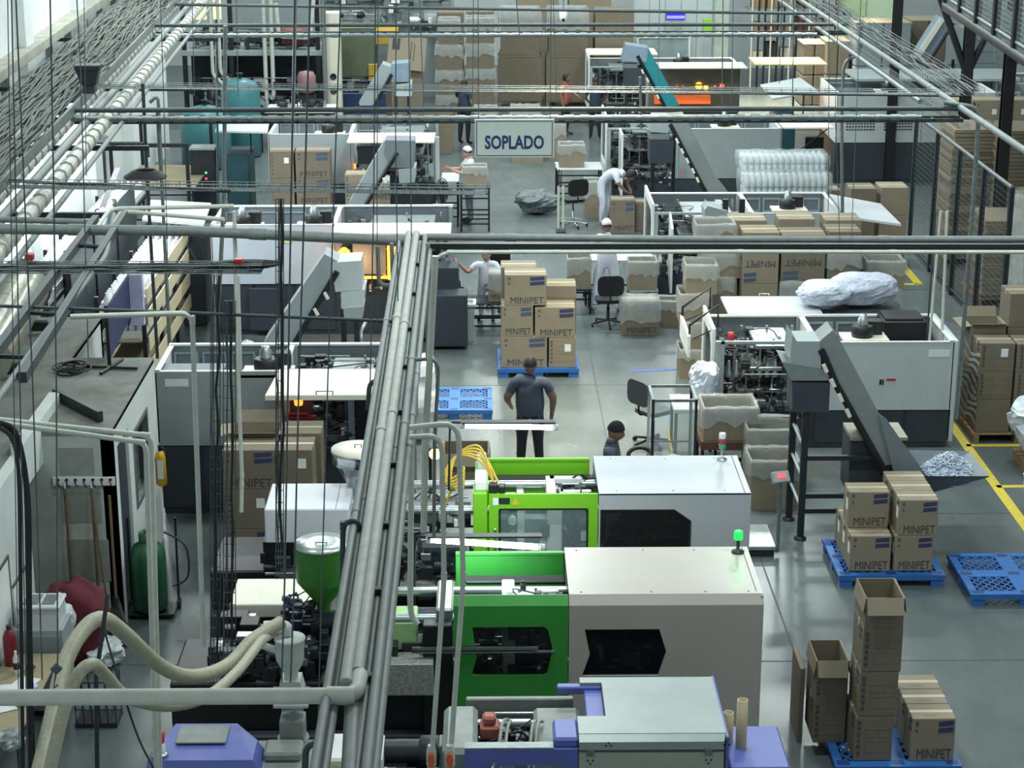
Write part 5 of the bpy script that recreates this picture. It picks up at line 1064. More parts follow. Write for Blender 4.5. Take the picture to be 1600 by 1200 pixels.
def column(stack, col, x0, x1, yf, d, z0, tiers, group=None, **k):
    n = len(tiers); z = z0
    for i, tv in enumerate(tiers):
        typ, h = tv[0], tv[1]; kw = dict(k); kw.update(tv[2] if len(tv) > 2 else {})
        dx = kw.pop('dx', 0); dy = kw.pop('dy', 0); ww = kw.pop('w', x1 - x0 - .006); rt = kw.pop('rot', 0)
        tn = 'only' if n == 1 else 'top' if i == n - 1 else TIER[i]
        lab = '%s, %s%s, %s, %s' % (KIND[typ], tn if n > 1 else 'single', ' tier' if n > 1 else '', col, stack)
        carton((x0 + x1) / 2 + dx, yf + d / 2 + dy, z, ww, d - .006, h - .003, typ, lab, group or 'cartons, ' + stack, rt, **kw); z += h
m_woodp = M('pallet_wood', (140, 116, 86), .8, var=.25, scale=5, stretch=(1, 10, 10))
PAL = [None]
def plastic_pallet(x, y, label, w=1.2, d=1.0, rot=0):
    if PAL[0] is None:
        def frame():
            mb = MB(); e = .07
            for xx in (-.6, -.09, .52): mb.box(xx, -.5, .11, xx + (.18 if xx == -.09 else .08), .5, .15)
            for yy in (-.5, -.08, .42):
                for xa, xb in ((-.52, -.09), (.09, .52)): mb.box(xa, yy, .11, xb, yy + (.16 if yy == -.08 else .08), .15)
            return mb.box(-.6, -.5, .085, .6, -.48, .11).box(-.6, .48, .085, .6, .5, .11)
        def lat():
            mb = MB()
            for a in (-.52, .09):
                for b in (-.42, .08):
                    for k in range(-3, 5):
                        for sg in (1, -1):
                            x0 = k * .1; p = []; 
                            # diagonal bar clipped to the opening
                            xa, ya, xb, yb = x0, 0, x0 + .34, .34
                            if xa < 0: ya -= xa; xa = 0
                            if xb > .43: yb -= xb - .43; xb = .43
                            if xb - xa < .03: continue
                            if sg < 0: xa, xb = .43 - xa, .43 - xb
                            d_ = V((xb - xa, yb - ya, 0)).normalized(); n_ = V((-d_.y, d_.x, 0)) * .009
                            A_ = V((a + xa, b + ya, .145)); B_ = V((a + xb, b + yb, .145)); dn = V((0, 0, -.008))
                            q = [A_ + n_, A_ - n_, B_ - n_, B_ + n_]; mb._add(q + [v + dn for v in q], [(0, 1, 2, 3), (0, 4, 5, 1), (2, 6, 7, 3), (7, 6, 5, 4)])
            return mb
        fr = frame().mesh('deck', m_bluep); fixn(fr); la = lat().mesh('lattice', m_bluep); fixn(la)
        ft = MB().prism([(-.07, -.05), (.07, -.05), (.07, .05), (-.07, .05)], 0, .11, 'xy').mesh('foot', m_bluep); fixn(ft)
        pk = MB().box(-.06, -.035, .1495, .06, .035, .151, 0).mesh('deck_pocket', M('navy_pocket', (28, 58, 112), .5)); fixn(pk)
        PAL[0] = (fr, la, ft, pk)
    t = thing('plastic_pallet', label, 'pallet', (x, y, 0), rot, 'blue plastic pallets'); t.scale = (w / 1.2, d / 1.0, 1)
    kid('deck', PAL[0][0], t); o = kid('lattice', PAL[0][1], t); o['kind'] = 'stuff'
    for a in (-.52, 0, .52):
        for b in (-.44, 0, .44): kid('foot', PAL[0][2], t, (a * .99, b, 0)); kid('deck_pocket', PAL[0][3], t, (a, b, 0))
    return t
def wood_pallet(x, y, label, w=1.2, d=1.0):
    t = thing('wooden_pallet', label, 'pallet', (x, y, 0), 0, 'wooden pallets')
    for k in range(6): part('plank', MB().box(-w / 2, -d / 2 + k * d / 6 + .01, .12, w / 2, -d / 2 + (k + 1) * d / 6 - .02, .14), m_woodp, t)
    for k in (-1, 0, 1): part('bearer', MB().box(k * (w / 2 - .05) - .04, -d / 2, 0, k * (w / 2 - .05) + .04, d / 2, .12), m_woodp, t)
    return t
def blob(name, label, cat, c, rx, ry, rz, mat, seed, group=None, amp=.16, n=34, m=18, neck=False, facet=True):
    """crumpled bag or heap resting on z=c.z"""
    from mathutils import noise
    rows = []
    for i in range(m + 1):
        th = pi * i / m; r = []
        for j in range(n + 1):
            ph = 2 * pi * (j % n) / n; d_ = V((sin(th) * cos(ph), sin(th) * sin(ph), -cos(th)))
            k = 1 + amp * noise.noise(d_ * 1.7 + V((seed * 3.1, 0, 0))) + amp * .7 * abs(noise.noise(d_ * 4.5 + V((0, seed * 2.3, 0)))) + amp * .35 * noise.noise(d_ * 11) 
            p = V((d_.x * rx * k, d_.y * ry * k, (d_.z * .5 + .5) ** (.8) * 2 * rz * (1 + amp * .5 * noise.noise(d_ * 2 + V((seed, seed, 0))))))
            if i < m * .3: p.z = max(0, p.z * .6)
            if neck and i > m * .85: p.x *= .5; p.y *= .5; p.z += rz * .5
            r.append(V(c) + p)
        rows.append(r)
    return solo(name, MB().sheet(rows, not facet), mat, label, cat, group)
m_bagw = M('white_sack', (208, 214, 220), .45, var=.08, scale=6, bump=.5)
m_bagc = M('clear_bag_of_preforms', (196, 204, 222), .25, var=.22, scale=16, bump=1.0)
m_bagg = M('grey_bag', (92, 102, 106), .3, var=.35, scale=10, bump=1.0)
def bh(l): return l
# --- S1: pallet under the elevator
st = 'stack below the preform elevator'; c1, c2 = 4.26, 4.78
plastic_pallet(4.75, 21.5, 'blue plastic pallet carrying striped cartons below the preform elevator', 1.26, 1.2)
for r, rl in enumerate(('front row', 'middle row', 'back row')):
    yy = 21.02 + .34 * r
    column(st, rl + ' left', c1, c1 + .49, yy, .34, .151, [('A', .45)], tone=1, left_sticker=True)
    column(st, rl + ' right', c2, c2 + .47, yy, .34, .151, [('A', .45), ('A', .45, dict(dx=.03))], tone=1, left_sticker=(r == 0))
carton(c1 + .25, 21.46, .602, .48, .34, .45, 'A', 'single striped carton on the left of the second tier below the preform elevator', left_sticker=True, tone=1)
plastic_pallet(6.2, 20.95, 'empty blue plastic pallet on the floor at the right edge beyond the carton pallet', 1.3, 1.25)
# --- S2: bottom right pallet
st = 'bottom right pallet'
plastic_pallet(3.88, 16.95, 'blue plastic pallet at the bottom right carrying tall carton columns', 1.2, 1.35)
for r, rl in enumerate(('front row', 'middle row', 'back row')): column(st, rl + ' right', 4.0, 4.42, 16.37 + .32 * r, .32, .151, [('A', .45)], tone=1)
column(st, 'centre column', 3.46, 3.83, 16.38, .5, .151, [('B', .47), ('B', .46, dict(dx=.02)), ('B', .45, dict(dx=.03, w=.37)), ('O', .3, dict(dx=.03))], tone=2)
column(st, 'left column', 3.13, 3.45, 16.75, .5, .151, [('B', .45), ('O', .42)], tone=2)
carton(3.06, 17.3, 0, .05, .5, .8, 'P', 'flat dark carton leaning against the left column of the bottom right pallet', tape=False, tone=2)
# --- S3: centre aisle pallet
st = 'aisle pallet'
plastic_pallet(.8, 30.0, 'blue plastic pallet in the middle of the aisle behind the standing man', 1.3, 1.2)
column(st, 'front left column', .2, .94, 29.46, .5, .151, [('AF'[:1], .52), ('A', .51, dict(w=.5, dx=-.11)), ('A', .5, dict(w=.66, dx=.02))], tone=1)
column(st, 'front right column', .96, 1.4, 29.46, .5, .151, [('B', .5, dict(sticker=True)), ('A', .5, dict(w=.64, dx=-.12))], tone=1)
column(st, 'back left column', .2, .78, 29.98, .5, .151, [('P', .52), ('P', .51), ('P', .5)])
column(st, 'back right column', .8, 1.42, 29.98, .5, .151, [('P', .5), ('P', .5), ('P', .22, dict(tape=True))])
# --- S4: left pile in front of the big left machine
st = 'pile before the left machine'
plastic_pallet(-2.6, 21.75, 'blue plastic pallet under the carton pile in front of the left grey machine', 1.25, 1.2)
column(st, 'front left column', -3.12, -2.5, 21.2, .5, .151, [('A', .5), ('B', .5, dict(sticker=True)), ('A', .49)], tone=2)
column(st, 'front right column', -2.48, -2.06, 21.2, .5, .151, [('P', .5), ('P', .5), ('B', .49, dict(sticker=True))], tone=2)
column(st, 'back left column', -3.1, -2.5, 21.72, .5, .151, [('P', .5), ('P', .5), ('OF', .5)], tone=1)
column(st, 'back right column', -2.46, -2.0, 21.72, .5, .151, [('P', .5), ('P', .5), ('P', .52)], tone=2)
# --- S5: cartons in front of the third left machine
st = 'pair before third left machine'
plastic_pallet(-3.9, 39.95, 'blue pallet under the carton pair in front of the third left machine', 1.3, 1.1)
column(st, 'left column', -4.53, -4.03, 39.5, .6, .151, [('B', .56), ('B', .56, ), ('B', .57, dict(sticker=True))], tone=2)
column(st, 'right column', -4.0, -3.28, 39.5, .6, .151, [('P', .56), ('A', .56), ('A', .57)], tone=2)
st = 'low stack by the left elevator'
column(st, 'left column', -2.9, -2.45, 38.4, .5, 0, [('P', .52), ('P', .52), ('B', .52)], tone=1)
column(st, 'right column', -2.42, -1.95, 38.4, .5, 0, [('P', .52), ('P', .52), ('AF', .4)], tone=1)
# --- S6, S7 beside the workers
carton(2.62, 32.1, 0, .64, .5, .62, 'AF', 'film-covered striped carton on the floor beside the seated-stool worker seen from behind', tone=2)
carton(3.2, 32.6, 0, .4, .4, .45, 'BAG', 'small film-lined carton against the slate machine side behind the striped carton')
carton(2.86, 40.1, 0, .5, .5, .72, 'A', 'striped carton under the hands of the bending worker', tone=2)
carton(3.3, 40.3, 0, .32, .45, .62, 'B', 'narrow carton right of the bending worker against the machine', tone=2)
# --- S8: wall of bagged cartons behind the long right machine
st = 'bagged carton wall'
column(st, 'leftmost column', 3.05, 3.55, 29.3, .55, 0, [('BAG', .46), ('BAG', .46, dict(dx=.05)), ('BAG', .47, dict(dx=-.03)), ('BAG', .46, dict(dx=.06))], tone=1)
column(st, 'second column', 3.35, 3.98, 29.9, .55, 0, [('P', .5), ('P', .5), ('BAG', .5), ('D', .45, dict(dx=.08)), ('BAG', .42, dict(dx=-.03))], tone=1)
column(st, 'third column', 4.04, 4.63, 29.7, .6, 0, [('U', .53), ('U', .53), ('P', .4), ('U', .56), ('P', .28, dict(tape=True))], tone=1)
column(st, 'fourth column', 4.66, 5.37, 29.7, .6, 0, [('P', .5), ('BAG', .5), ('D', .5), ('U', .52), ('P', .24)], tone=2)
column(st, 'fifth column', 5.4, 5.93, 29.7, .6, 0, [('D', .5), ('P', .45), ('BAG', .5), ('BAG', .5), ('P', .36)], tone=2)
column(st, 'rightmost column', 6.0, 6.72, 30.2, .6, 0, [('BAG', .42, dict(dx=-.1)), ('P', .3, dict(dx=.05)), ('BAG', .5), ('BAG', .46, dict(dx=.1, w=.6))], tone=1)
column(st, 'rear second column', 3.95, 4.55, 30.6, .6, 0, [('P', .46)] * 4 + [('P', .46)], tone=1)
column(st, 'rear third column', 4.75, 5.35, 30.7, .6, 0, [('P', .46)] * 4 + [('P', .46)], tone=1)
column(st, 'rear fourth column', 5.5, 6.1, 30.6, .6, 0, [('P', .46)] * 4 + [('P', .46)], tone=1)
blob('plastic_bag', 'left clear bag of bottles lying on the opened white lid', 'bag', (5.05, 27.8, 1.6), .42, .3, .2, m_bagc, 3)
blob('plastic_bag', 'right larger clear bag of bottles behind the long right machine', 'bag', (5.62, 28.0, 1.55), .55, .32, .26, m_bagc, 5)
solo('bag_stand', MB().box(5.0, 27.55, 0, 6.2, 28.4, 1.55, .02), m_slate, 'slate box carrying the larger clear bag behind the long right machine', 'stand')
# bundles of bottles wrapped in film, above the third right machine
a0 = Q(1157, 300, 37.4); a1 = Q(1288, 260, 37.4)
for k, (lab, z, dz, dy) in enumerate((('lower film-wrapped bundle of bottles on the third right machine', 1.25, .5, 0), ('upper film-wrapped bundle of bottles set back on the lower bundle', 1.75, .3, .35))):
    t = thing('bottle_bundle', lab, 'bundle', (5.9, 37.4 + dy, z)); mb = MB(); rn = random.Random(k + 3); nx, ny = 14, 5
    for layer in range(2):
        for i in range(nx):
            for j in range(ny): mb.lathe((-.78 + i * .12, j * .13, layer * dz / 2), [(.055, 0), (.055, dz * .36), (.025, dz * .45), (.025, dz * .49)], 6)
    part('bottles', mb, M('clear_bottle', (205, 214, 220), .2, var=.1), t, kind='stuff')
    g = MB(); n = 40; rows = []
    for zz, sc in ((0, 1.0), (dz * .5, 1.03), (dz, 1.02), (dz + .02, .9), (dz + .03, .02)):
        r = []
        for i in range(n + 1):
            a = (i % n) / n * 4; s_ = int(a); f = a - s_; x, y = [(-.88 + 1.76 * f, -.09), (.88, -.09 + .75 * f), (.88 - 1.76 * f, .66), (-.88, .66 - .75 * f)][s_]
            r.append((x * sc, .28 + (y - .28) * sc, zz + (.012 * math.sin(i * 2.3) if zz else 0)))
        rows.append(r)
    part('film', g.sheet(rows), m_film, t)
carton(5.9, 37.7, 0, 1.7, .9, 1.24, 'P', 'big plain carton base under the film-wrapped bottle bundles', tone=2)
# --- S9/S10: storage on the right
st = 'corner pallet stack'
wood_pallet(7.62, 26.75, 'wooden pallet under the film-wrapped carton stack at the right edge', 1.3, 1.3)
column(st, 'front left column', 7.0, 7.5, 26.15, .5, .145, [('P', .5), ('B', .42), ('B', .42, dict(sticker=True))], tone=2)
column(st, 'front right column', 7.52, 8.1, 26.1, .5, .145, [('P', .5), ('B', .42), ('B', .42, dict(sticker=True))], tone=2)
column(st, 'back left column', 6.98, 7.5, 26.7, .55, .145, [('P', .5), ('P', .42), ('OF', .52)], tone=1)
column(st, 'back right column', 7.52, 8.15, 26.7, .55, .145, [('P', .5), ('P', .42), ('P', .5), ('P', .5)], tone=2)
mb = MB(); rn = random.Random(2)
part_f = []
for k in range(9):
    z = .3 + k * .12; mb.sheet([[(6.965 + .01 * math.sin(j * 3 + k), 26.05 + j * .15, z + .05 * math.sin(j + k) + e) for j in range(9)] for e in (0, .05)])
solo('stretch_film', mb, M('bright_film', (214, 222, 220), .15, var=.2, alpha=.6), 'crinkled stretch film around the left side of the corner pallet stack', 'film')
wood_pallet(8.0, 25.0, 'wooden pallet under the big white sack at the right edge', 1.25, 1.0)
blob('sack', 'big white bulk sack with a pointed top on a wooden pallet at the right edge', 'sack', (7.72, 24.9, .145), .52, .5, .5, m_bagw, 8, amp=.3, n=28, m=16, neck=True)
blob('sack', 'white sack lying on the floor at the right edge by the yellow line', 'sack', (7.45, 23.2, 0), .5, .5, .32, m_bagw, 12, amp=.25)
def sheets(x, y, label, w, d, n, dz, seed, mat=m_cards[1], z0=.145, pal='wooden pallet below the leaning sheet stack'):
    t = thing('board_stack', label, 'stack', (x, y, z0), 0, 'stacks of cardboard sheets'); rn = random.Random(seed); me = MB().box(-w / 2, -d / 2, 0, w / 2, d / 2, dz * .86).mesh('board', mat)
    for k in range(n): kid('board', me, t, (rn.uniform(-.03, .03), rn.uniform(-.03, .03), k * dz))
    return t
for i, (x, y, lab, n) in enumerate(((9.55, 37.6, 'tall stack of flat cardboard sheets just inside the mesh fence, far one', 34), (10.35, 36.6, 'tall stack of flat cardboard sheets with dark front behind the fence post', 36), (9.45, 34.4, 'stack of flat cardboard sheets behind the middle of the fence', 26), (11.6, 37.4, 'stack of flat cardboard sheets beside the far right column', 30))):
    wood_pallet(x, y, 'wooden pallet under the %s' % ('far sheet stack inside the fence', 'sheet stack behind the fence post', 'sheet stack behind the middle fence', 'sheet stack by the far right column')[i], 1.1, 1.3)
    sheets(x, y, lab, .95, 1.2, n, .075 if i != 2 else .055, i)
for i, (x, y, z, lab) in enumerate(((9.95, 33.2, 3, 'left film-wrapped pallet load shining at the right edge'), (11.3, 33.0, 3, 'right film-wrapped pallet load at the very right edge'))):
    wood_pallet(x, y, 'wooden pallet under the %s film-wrapped load' % ('left', 'right')[i], 1.1, 1.1)
    t = thing('wrapped_load', lab, 'load', (x, y, .145))
    for a in (-.27, .27):
        for b in (-.27, .27):
            for k in range(4): kid('carton', cmesh(('load_carton',), lambda: MB().box(-.262, -.262, 0, .262, .262, .5, .01), m_cards[1]), t, (a, b, k * .505))
    rows = []; n = 32
    for k in range(14):
        rows.append([((.56 + .02 * math.sin(j * 2.1 + k * 1.7)) * (1 if abs(cos(2 * pi * j / n)) > .7 else abs(cos(2 * pi * j / n)) / .7) * (1 if cos(2 * pi * j / n) > 0 else -1), (.56 + .02 * math.sin(j * 1.3 + k)) * (1 if abs(sin(2 * pi * j / n)) > .7 else abs(sin(2 * pi * j / n)) / .7) * (1 if sin(2 * pi * j / n) > 0 else -1), .02 + k * .155 + .03 * math.sin(j * .8)) for j in range(n + 1)])
    part('stretch_film', MB().sheet(rows), M('bright_film'), t)
# far right carton rows
st = 'far right carton row'
for k in range(4):
    column(st, ('first', 'second', 'third', 'fourth')[k] + ' place from the left', 9.75 + k * .62, 10.34 + k * .62, 40.6, .55, 0, [('P', .66), ('P', .66), ('P', .66), ('B', .72, dict(sticker=True))], tone=1)
column('group by the mesh fence', 'left column', 7.0, 7.5, 36.4, .6, 0, [('P', .55), ('P', .55), ('P', .55)], tone=2)
column('group by the mesh fence', 'right column', 7.6, 8.15, 36.5, .6, 0, [('P', .55), ('P', .55), ('P', .55)], tone=1)
column('group by the mesh fence', 'front column', 6.85, 7.2, 38.5, .5, 0, [('P', .6), ('B', .6, dict(sticker=True))], tone=1)
column('group by the mesh fence', 'bagged column', 6.1, 6.75, 39.5, .6, 0, [('P', .55), ('BAG', .6)], tone=1)
column('group by the mesh fence', 'small back column', 6.8, 7.3, 40.8, .5, 0, [('P', .6), ('P', .6)], tone=1)
# --- S11: big cartons and bagged cartons at the far end
st = 'far row'
for k, (a, b) in enumerate(((.31, 1.62), (1.73, 3.04), (3.09, 4.4))):
    column('great far row', ('left', 'middle', 'right')[k] + ' column', a, b, 57, 1.2, .15, [('P', 1.28), ('P', .1, dict(w=1.2)), ('BAG' if k < 2 else 'P', 1.28, dict(w=1.14))], tone=2)
    wood_pallet((a + b) / 2, 57.6, 'wooden pallet under the %s column of the great far carton row' % ('left', 'middle', 'right')[k], 1.3, 1.2)
column('great far row', 'second rank column', .9, 2.2, 59.5, 1.2, .0, [('P', 1.3), ('P', 1.3), ('P', .8)], tone=1)
column('great far row', 'third rank column', 2.5, 3.8, 59.5, 1.2, .0, [('P', 1.3), ('P', 1.3), ('P', .8)], tone=1)
st = 'far bagged carton tower'
column(st, 'left column', -1.45, -.7, 54.5, .7, 0, [('BAG', .7), ('BAG', .7), ('BAG', .72), ('BAG', .7, dict(w=.6))], tone=2)
column(st, 'right column', -.6, .2, 54.6, .7, 0, [('P', .7), ('BAG', .72), ('BAG', .72), ('BAG', .72)], tone=2)
column(st, 'rear left column', -1.5, -.7, 57.5, .8, 0, [('P', .9), ('P', .9), ('P', .9)], tone=2)
column(st, 'rear right column', -.62, .2, 57.5, .8, 0, [('P', .9), ('P', .9), ('P', .92)], tone=2)
column('right of the far left elevator', 'tall column', -2.75, -2.15, 52, .6, 0, [('P', .65), ('P', .65), ('B', .6)], tone=2)
column('behind the third left machine', 'left column', -1.55, -.9, 49.2, .6, 0, [('P', .7), ('P', .4)], tone=2)
column('behind the third left machine', 'right column', -.35, .25, 50, .5, 0, [('P', .55), ('BAG', .5)], tone=1)
t = thing('carton_sheet', 'large flat printed carton sheet leaning beside the far elevator', 'sheet', Q(634, 100, 51))
q = Q(634, 100, 51); t.location = (q.x, 51, q.z); t.rotation_euler = (radians(-12), radians(6), 0)
part('sheet', MB().box(-.5, -.01, -.15, .5, .01, .72), m_cards[1], t); part('print_mark', MB().box(-.4, -.014, .35, -.32, -.01, .65).box(-.28, -.014, .35, -.2, -.01, .65), m_ink, t)
part('print_line', MB().box(.1, -.014, .0, .12, -.01, .6).box(.18, -.014, .1, .2, -.01, .55), m_ink, t)
tp = column('tower behind the leaning sheet', 'alone', q.x - .4, q.x + .45, 51.1, .7, 0, [('P', .8), ('P', .8), ('P', max(.3, q.z - 1.75))], tone=2)
blob('plastic_bag', 'big crumpled grey bag lying on the aisle floor below the sign', 'bag', (1.1, 41.9, 0), .48, .35, .26, m_bagg, 21, amp=.3)
# bagged cartons by the far workbench (below the sign, at right)
t = column('steel workbench by the sign', 'alone', 1.62, 2.2, 43.2, .5, .78, [('BAG', .5)], tone=1)
carton(2.4, 41.6, 0, .55, .5, .8, 'BAG', 'film-lined carton on the floor left of the bending worker', tone=1)
carton(.95, 48.4, .75, .7, .6, .6, 'BAG', 'upper film-lined carton by the two far workers', tone=1)
carton(1.0, 48.3, 0, .8, .7, .74, 'BAG', 'lower film-lined carton by the two far workers', tone=1)
carton(1.75, 48.5, 0, .45, .5, .95, 'BAG', 'tall film-lined carton touching the far worker in orange', tone=1)
carton(-.28, 40.3, .95, .5, .42, .42, 'BAG', 'film-lined carton on the rack beside the woman in white at the sign', tone=1)
carton(.17, 32.3, .55, .34, .4, .5, 'AF', 'film-covered carton in front of the worker with the raised hand', tone=1)
carton(3.25, 24.75, .62, .72, .6, .45, 'BAG', 'film-lined carton on the rusty table beside the clear booth', tone=1)
carton(3.72, 23.75, 0, .62, .6, .66, 'BAG', 'film-lined open carton behind the scale, nearest one', tone=1)
carton(3.78, 24.45, 0, .66, .6, .86, 'BAG', 'film-lined open carton behind the scale, farther one', tone=2)
carton(1.63, 33.6, .45, .42, .5, .55, 'BAG', 'left film-lined carton on the bench before the white-capped worker', tone=1)
carton(2.75, 33.3, .5, .5, .5, .5, 'BAG', 'right film-lined carton on the bench before the white-capped worker', tone=1)
carton(-.28, 22.4, .9, .55, .5, .35, 'O', 'open carton behind the lime machine by the dropping pipes', tone=2)
# ================================================================== PEOPLE
m_skin = M('skin', (178, 140, 120), .55, var=.04); m_skin2 = M('skin_dark', (126, 98, 82), .55, var=.04)
m_hair = M('black_hair', (24, 22, 24), .6, var=.3, scale=30); m_uni = M('white_uniform', (206, 212, 226), .8, var=.05, scale=9, bump=.25)
m_tee = M('slate_tee', (66, 74, 88), .85, var=.1, scale=9, bump=.2); m_trou = M('black_trousers', (30, 32, 38), .85, var=.15); m_jean = M('grey_jeans', (120, 132, 146), .85, var=.1, scale=14)
m_shoe = M('black_shoe', (24, 24, 28), .5, var=.1); m_cap = M('white_cap', (216, 212, 222), .8, var=.05, scale=14); m_eye = M('eye_dark', (30, 24, 22), .3, var=0); m_lip = M('lip', (150, 90, 80), .5, var=0)
def seg_d(p, a, b):
    ab = b - a; t = max(0, min(1, (p - a).dot(ab) / max(1e-9, ab.length_squared))); return (p - (a + ab * t)).length
def head_mesh(skin):
    """head with jaw, nose, ears, eyes and lips; faces -y, origin at the base of the skull"""
    me = bpy.data.meshes.new('head'); vs = []; fs = []; mi = []; N = 18; Mm = 14
    for i in range(Mm + 1):
        th = pi * i / Mm; z = -cos(th)
        for j in range(N):
            ph = 2 * pi * j / N; x, y = sin(th) * sin(ph), -sin(th) * cos(ph)
            wx = .076 * (1 - .28 * max(0, -z - .1)); wy = .096
            px, py, pz = x * wx, y * wy, z * .115
            if z < -.2 and y < 0: py -= .012 * (-z)
            front = max(0, -y) ** 6 * (1 if abs(ph) < .5 or abs(ph - 2 * pi) < .5 else 0)
            if front and -.35 < z < .12: py -= .024 * (1 - abs(ph if ph < pi else 2 * pi - ph) / .45) * (1 - max(0, (z + .2) / .35))
            vs.append((px, py, pz + .1))
    for i in range(Mm):
        for j in range(N): fs.append((i * N + j, i * N + (j + 1) % N, (i + 1) * N + (j + 1) % N, (i + 1) * N + j)); mi.append(0)
    def blob_(c, r, m_, ax=(1, 1, 1)):
        o = len(vs)
        for i in range(5):
            th = pi * i / 4
            for j in range(6): ph = 2 * pi * j / 6; vs.append((c[0] + r * ax[0] * sin(th) * cos(ph), c[1] + r * ax[1] * sin(th) * sin(ph), c[2] + r * ax[2] * cos(th)))
        for i in range(4):
            for j in range(6): fs.append((o + i * 6 + j, o + i * 6 + (j + 1) % 6, o + (i + 1) * 6 + (j + 1) % 6, o + (i + 1) * 6 + j)); mi.append(m_)
    for s_ in (-1, 1):
        blob_((s_ * .031, -.083, .112), .012, 1, (1, .7, .7)); blob_((s_ * .077, .004, .1), .022, 0, (.35, .6, 1.1)); blob_((s_ * .031, -.09, .132), .015, 1, (1.1, .4, .25))
    blob_((0, -.094, .04), .017, 2, (1.2, .5, .4))
    me.from_pydata(vs, [], fs); me.polygons.foreach_set('use_smooth', [True] * len(fs))
    for m_ in (skin, m_eye, m_lip): me.materials.append(m_)
    me.polygons.foreach_set('material_index', mi); me.update(); return me
def hair_mesh(kind):
    mb = MB(); rows = []
    lo = {'cap': .55, 'hair': .52, 'beanie': .5, 'long': .3}[kind]; sc = {'cap': 1.16, 'hair': 1.08, 'beanie': 1.13, 'long': 1.12}[kind]
    rn = random.Random(3)
    for i in range(9):
        r = []
        for j in range(19):
            ph = 2 * pi * (j % 18) / 18; fr = max(0, cos(ph))
            low = (lo + .17 * fr if kind != 'beanie' else lo + .08 * fr) if kind != 'long' else lo + .42 * fr
            th = pi * (low + (1 - low) * i / 8); k = sc + (.04 * math.sin(j * 5) if kind == 'cap' and i < 7 else 0)
            if kind == 'cap' and i == 0: k -= .1
            r.append((sin(th) * sin(ph) * .077 * k, -sin(th) * cos(ph) * .097 * k + .004, -cos(th) * .115 * k + .1 + (.012 if kind in ('cap', 'beanie') else 0)))
        rows.append(r)
    return mb.sheet(rows)
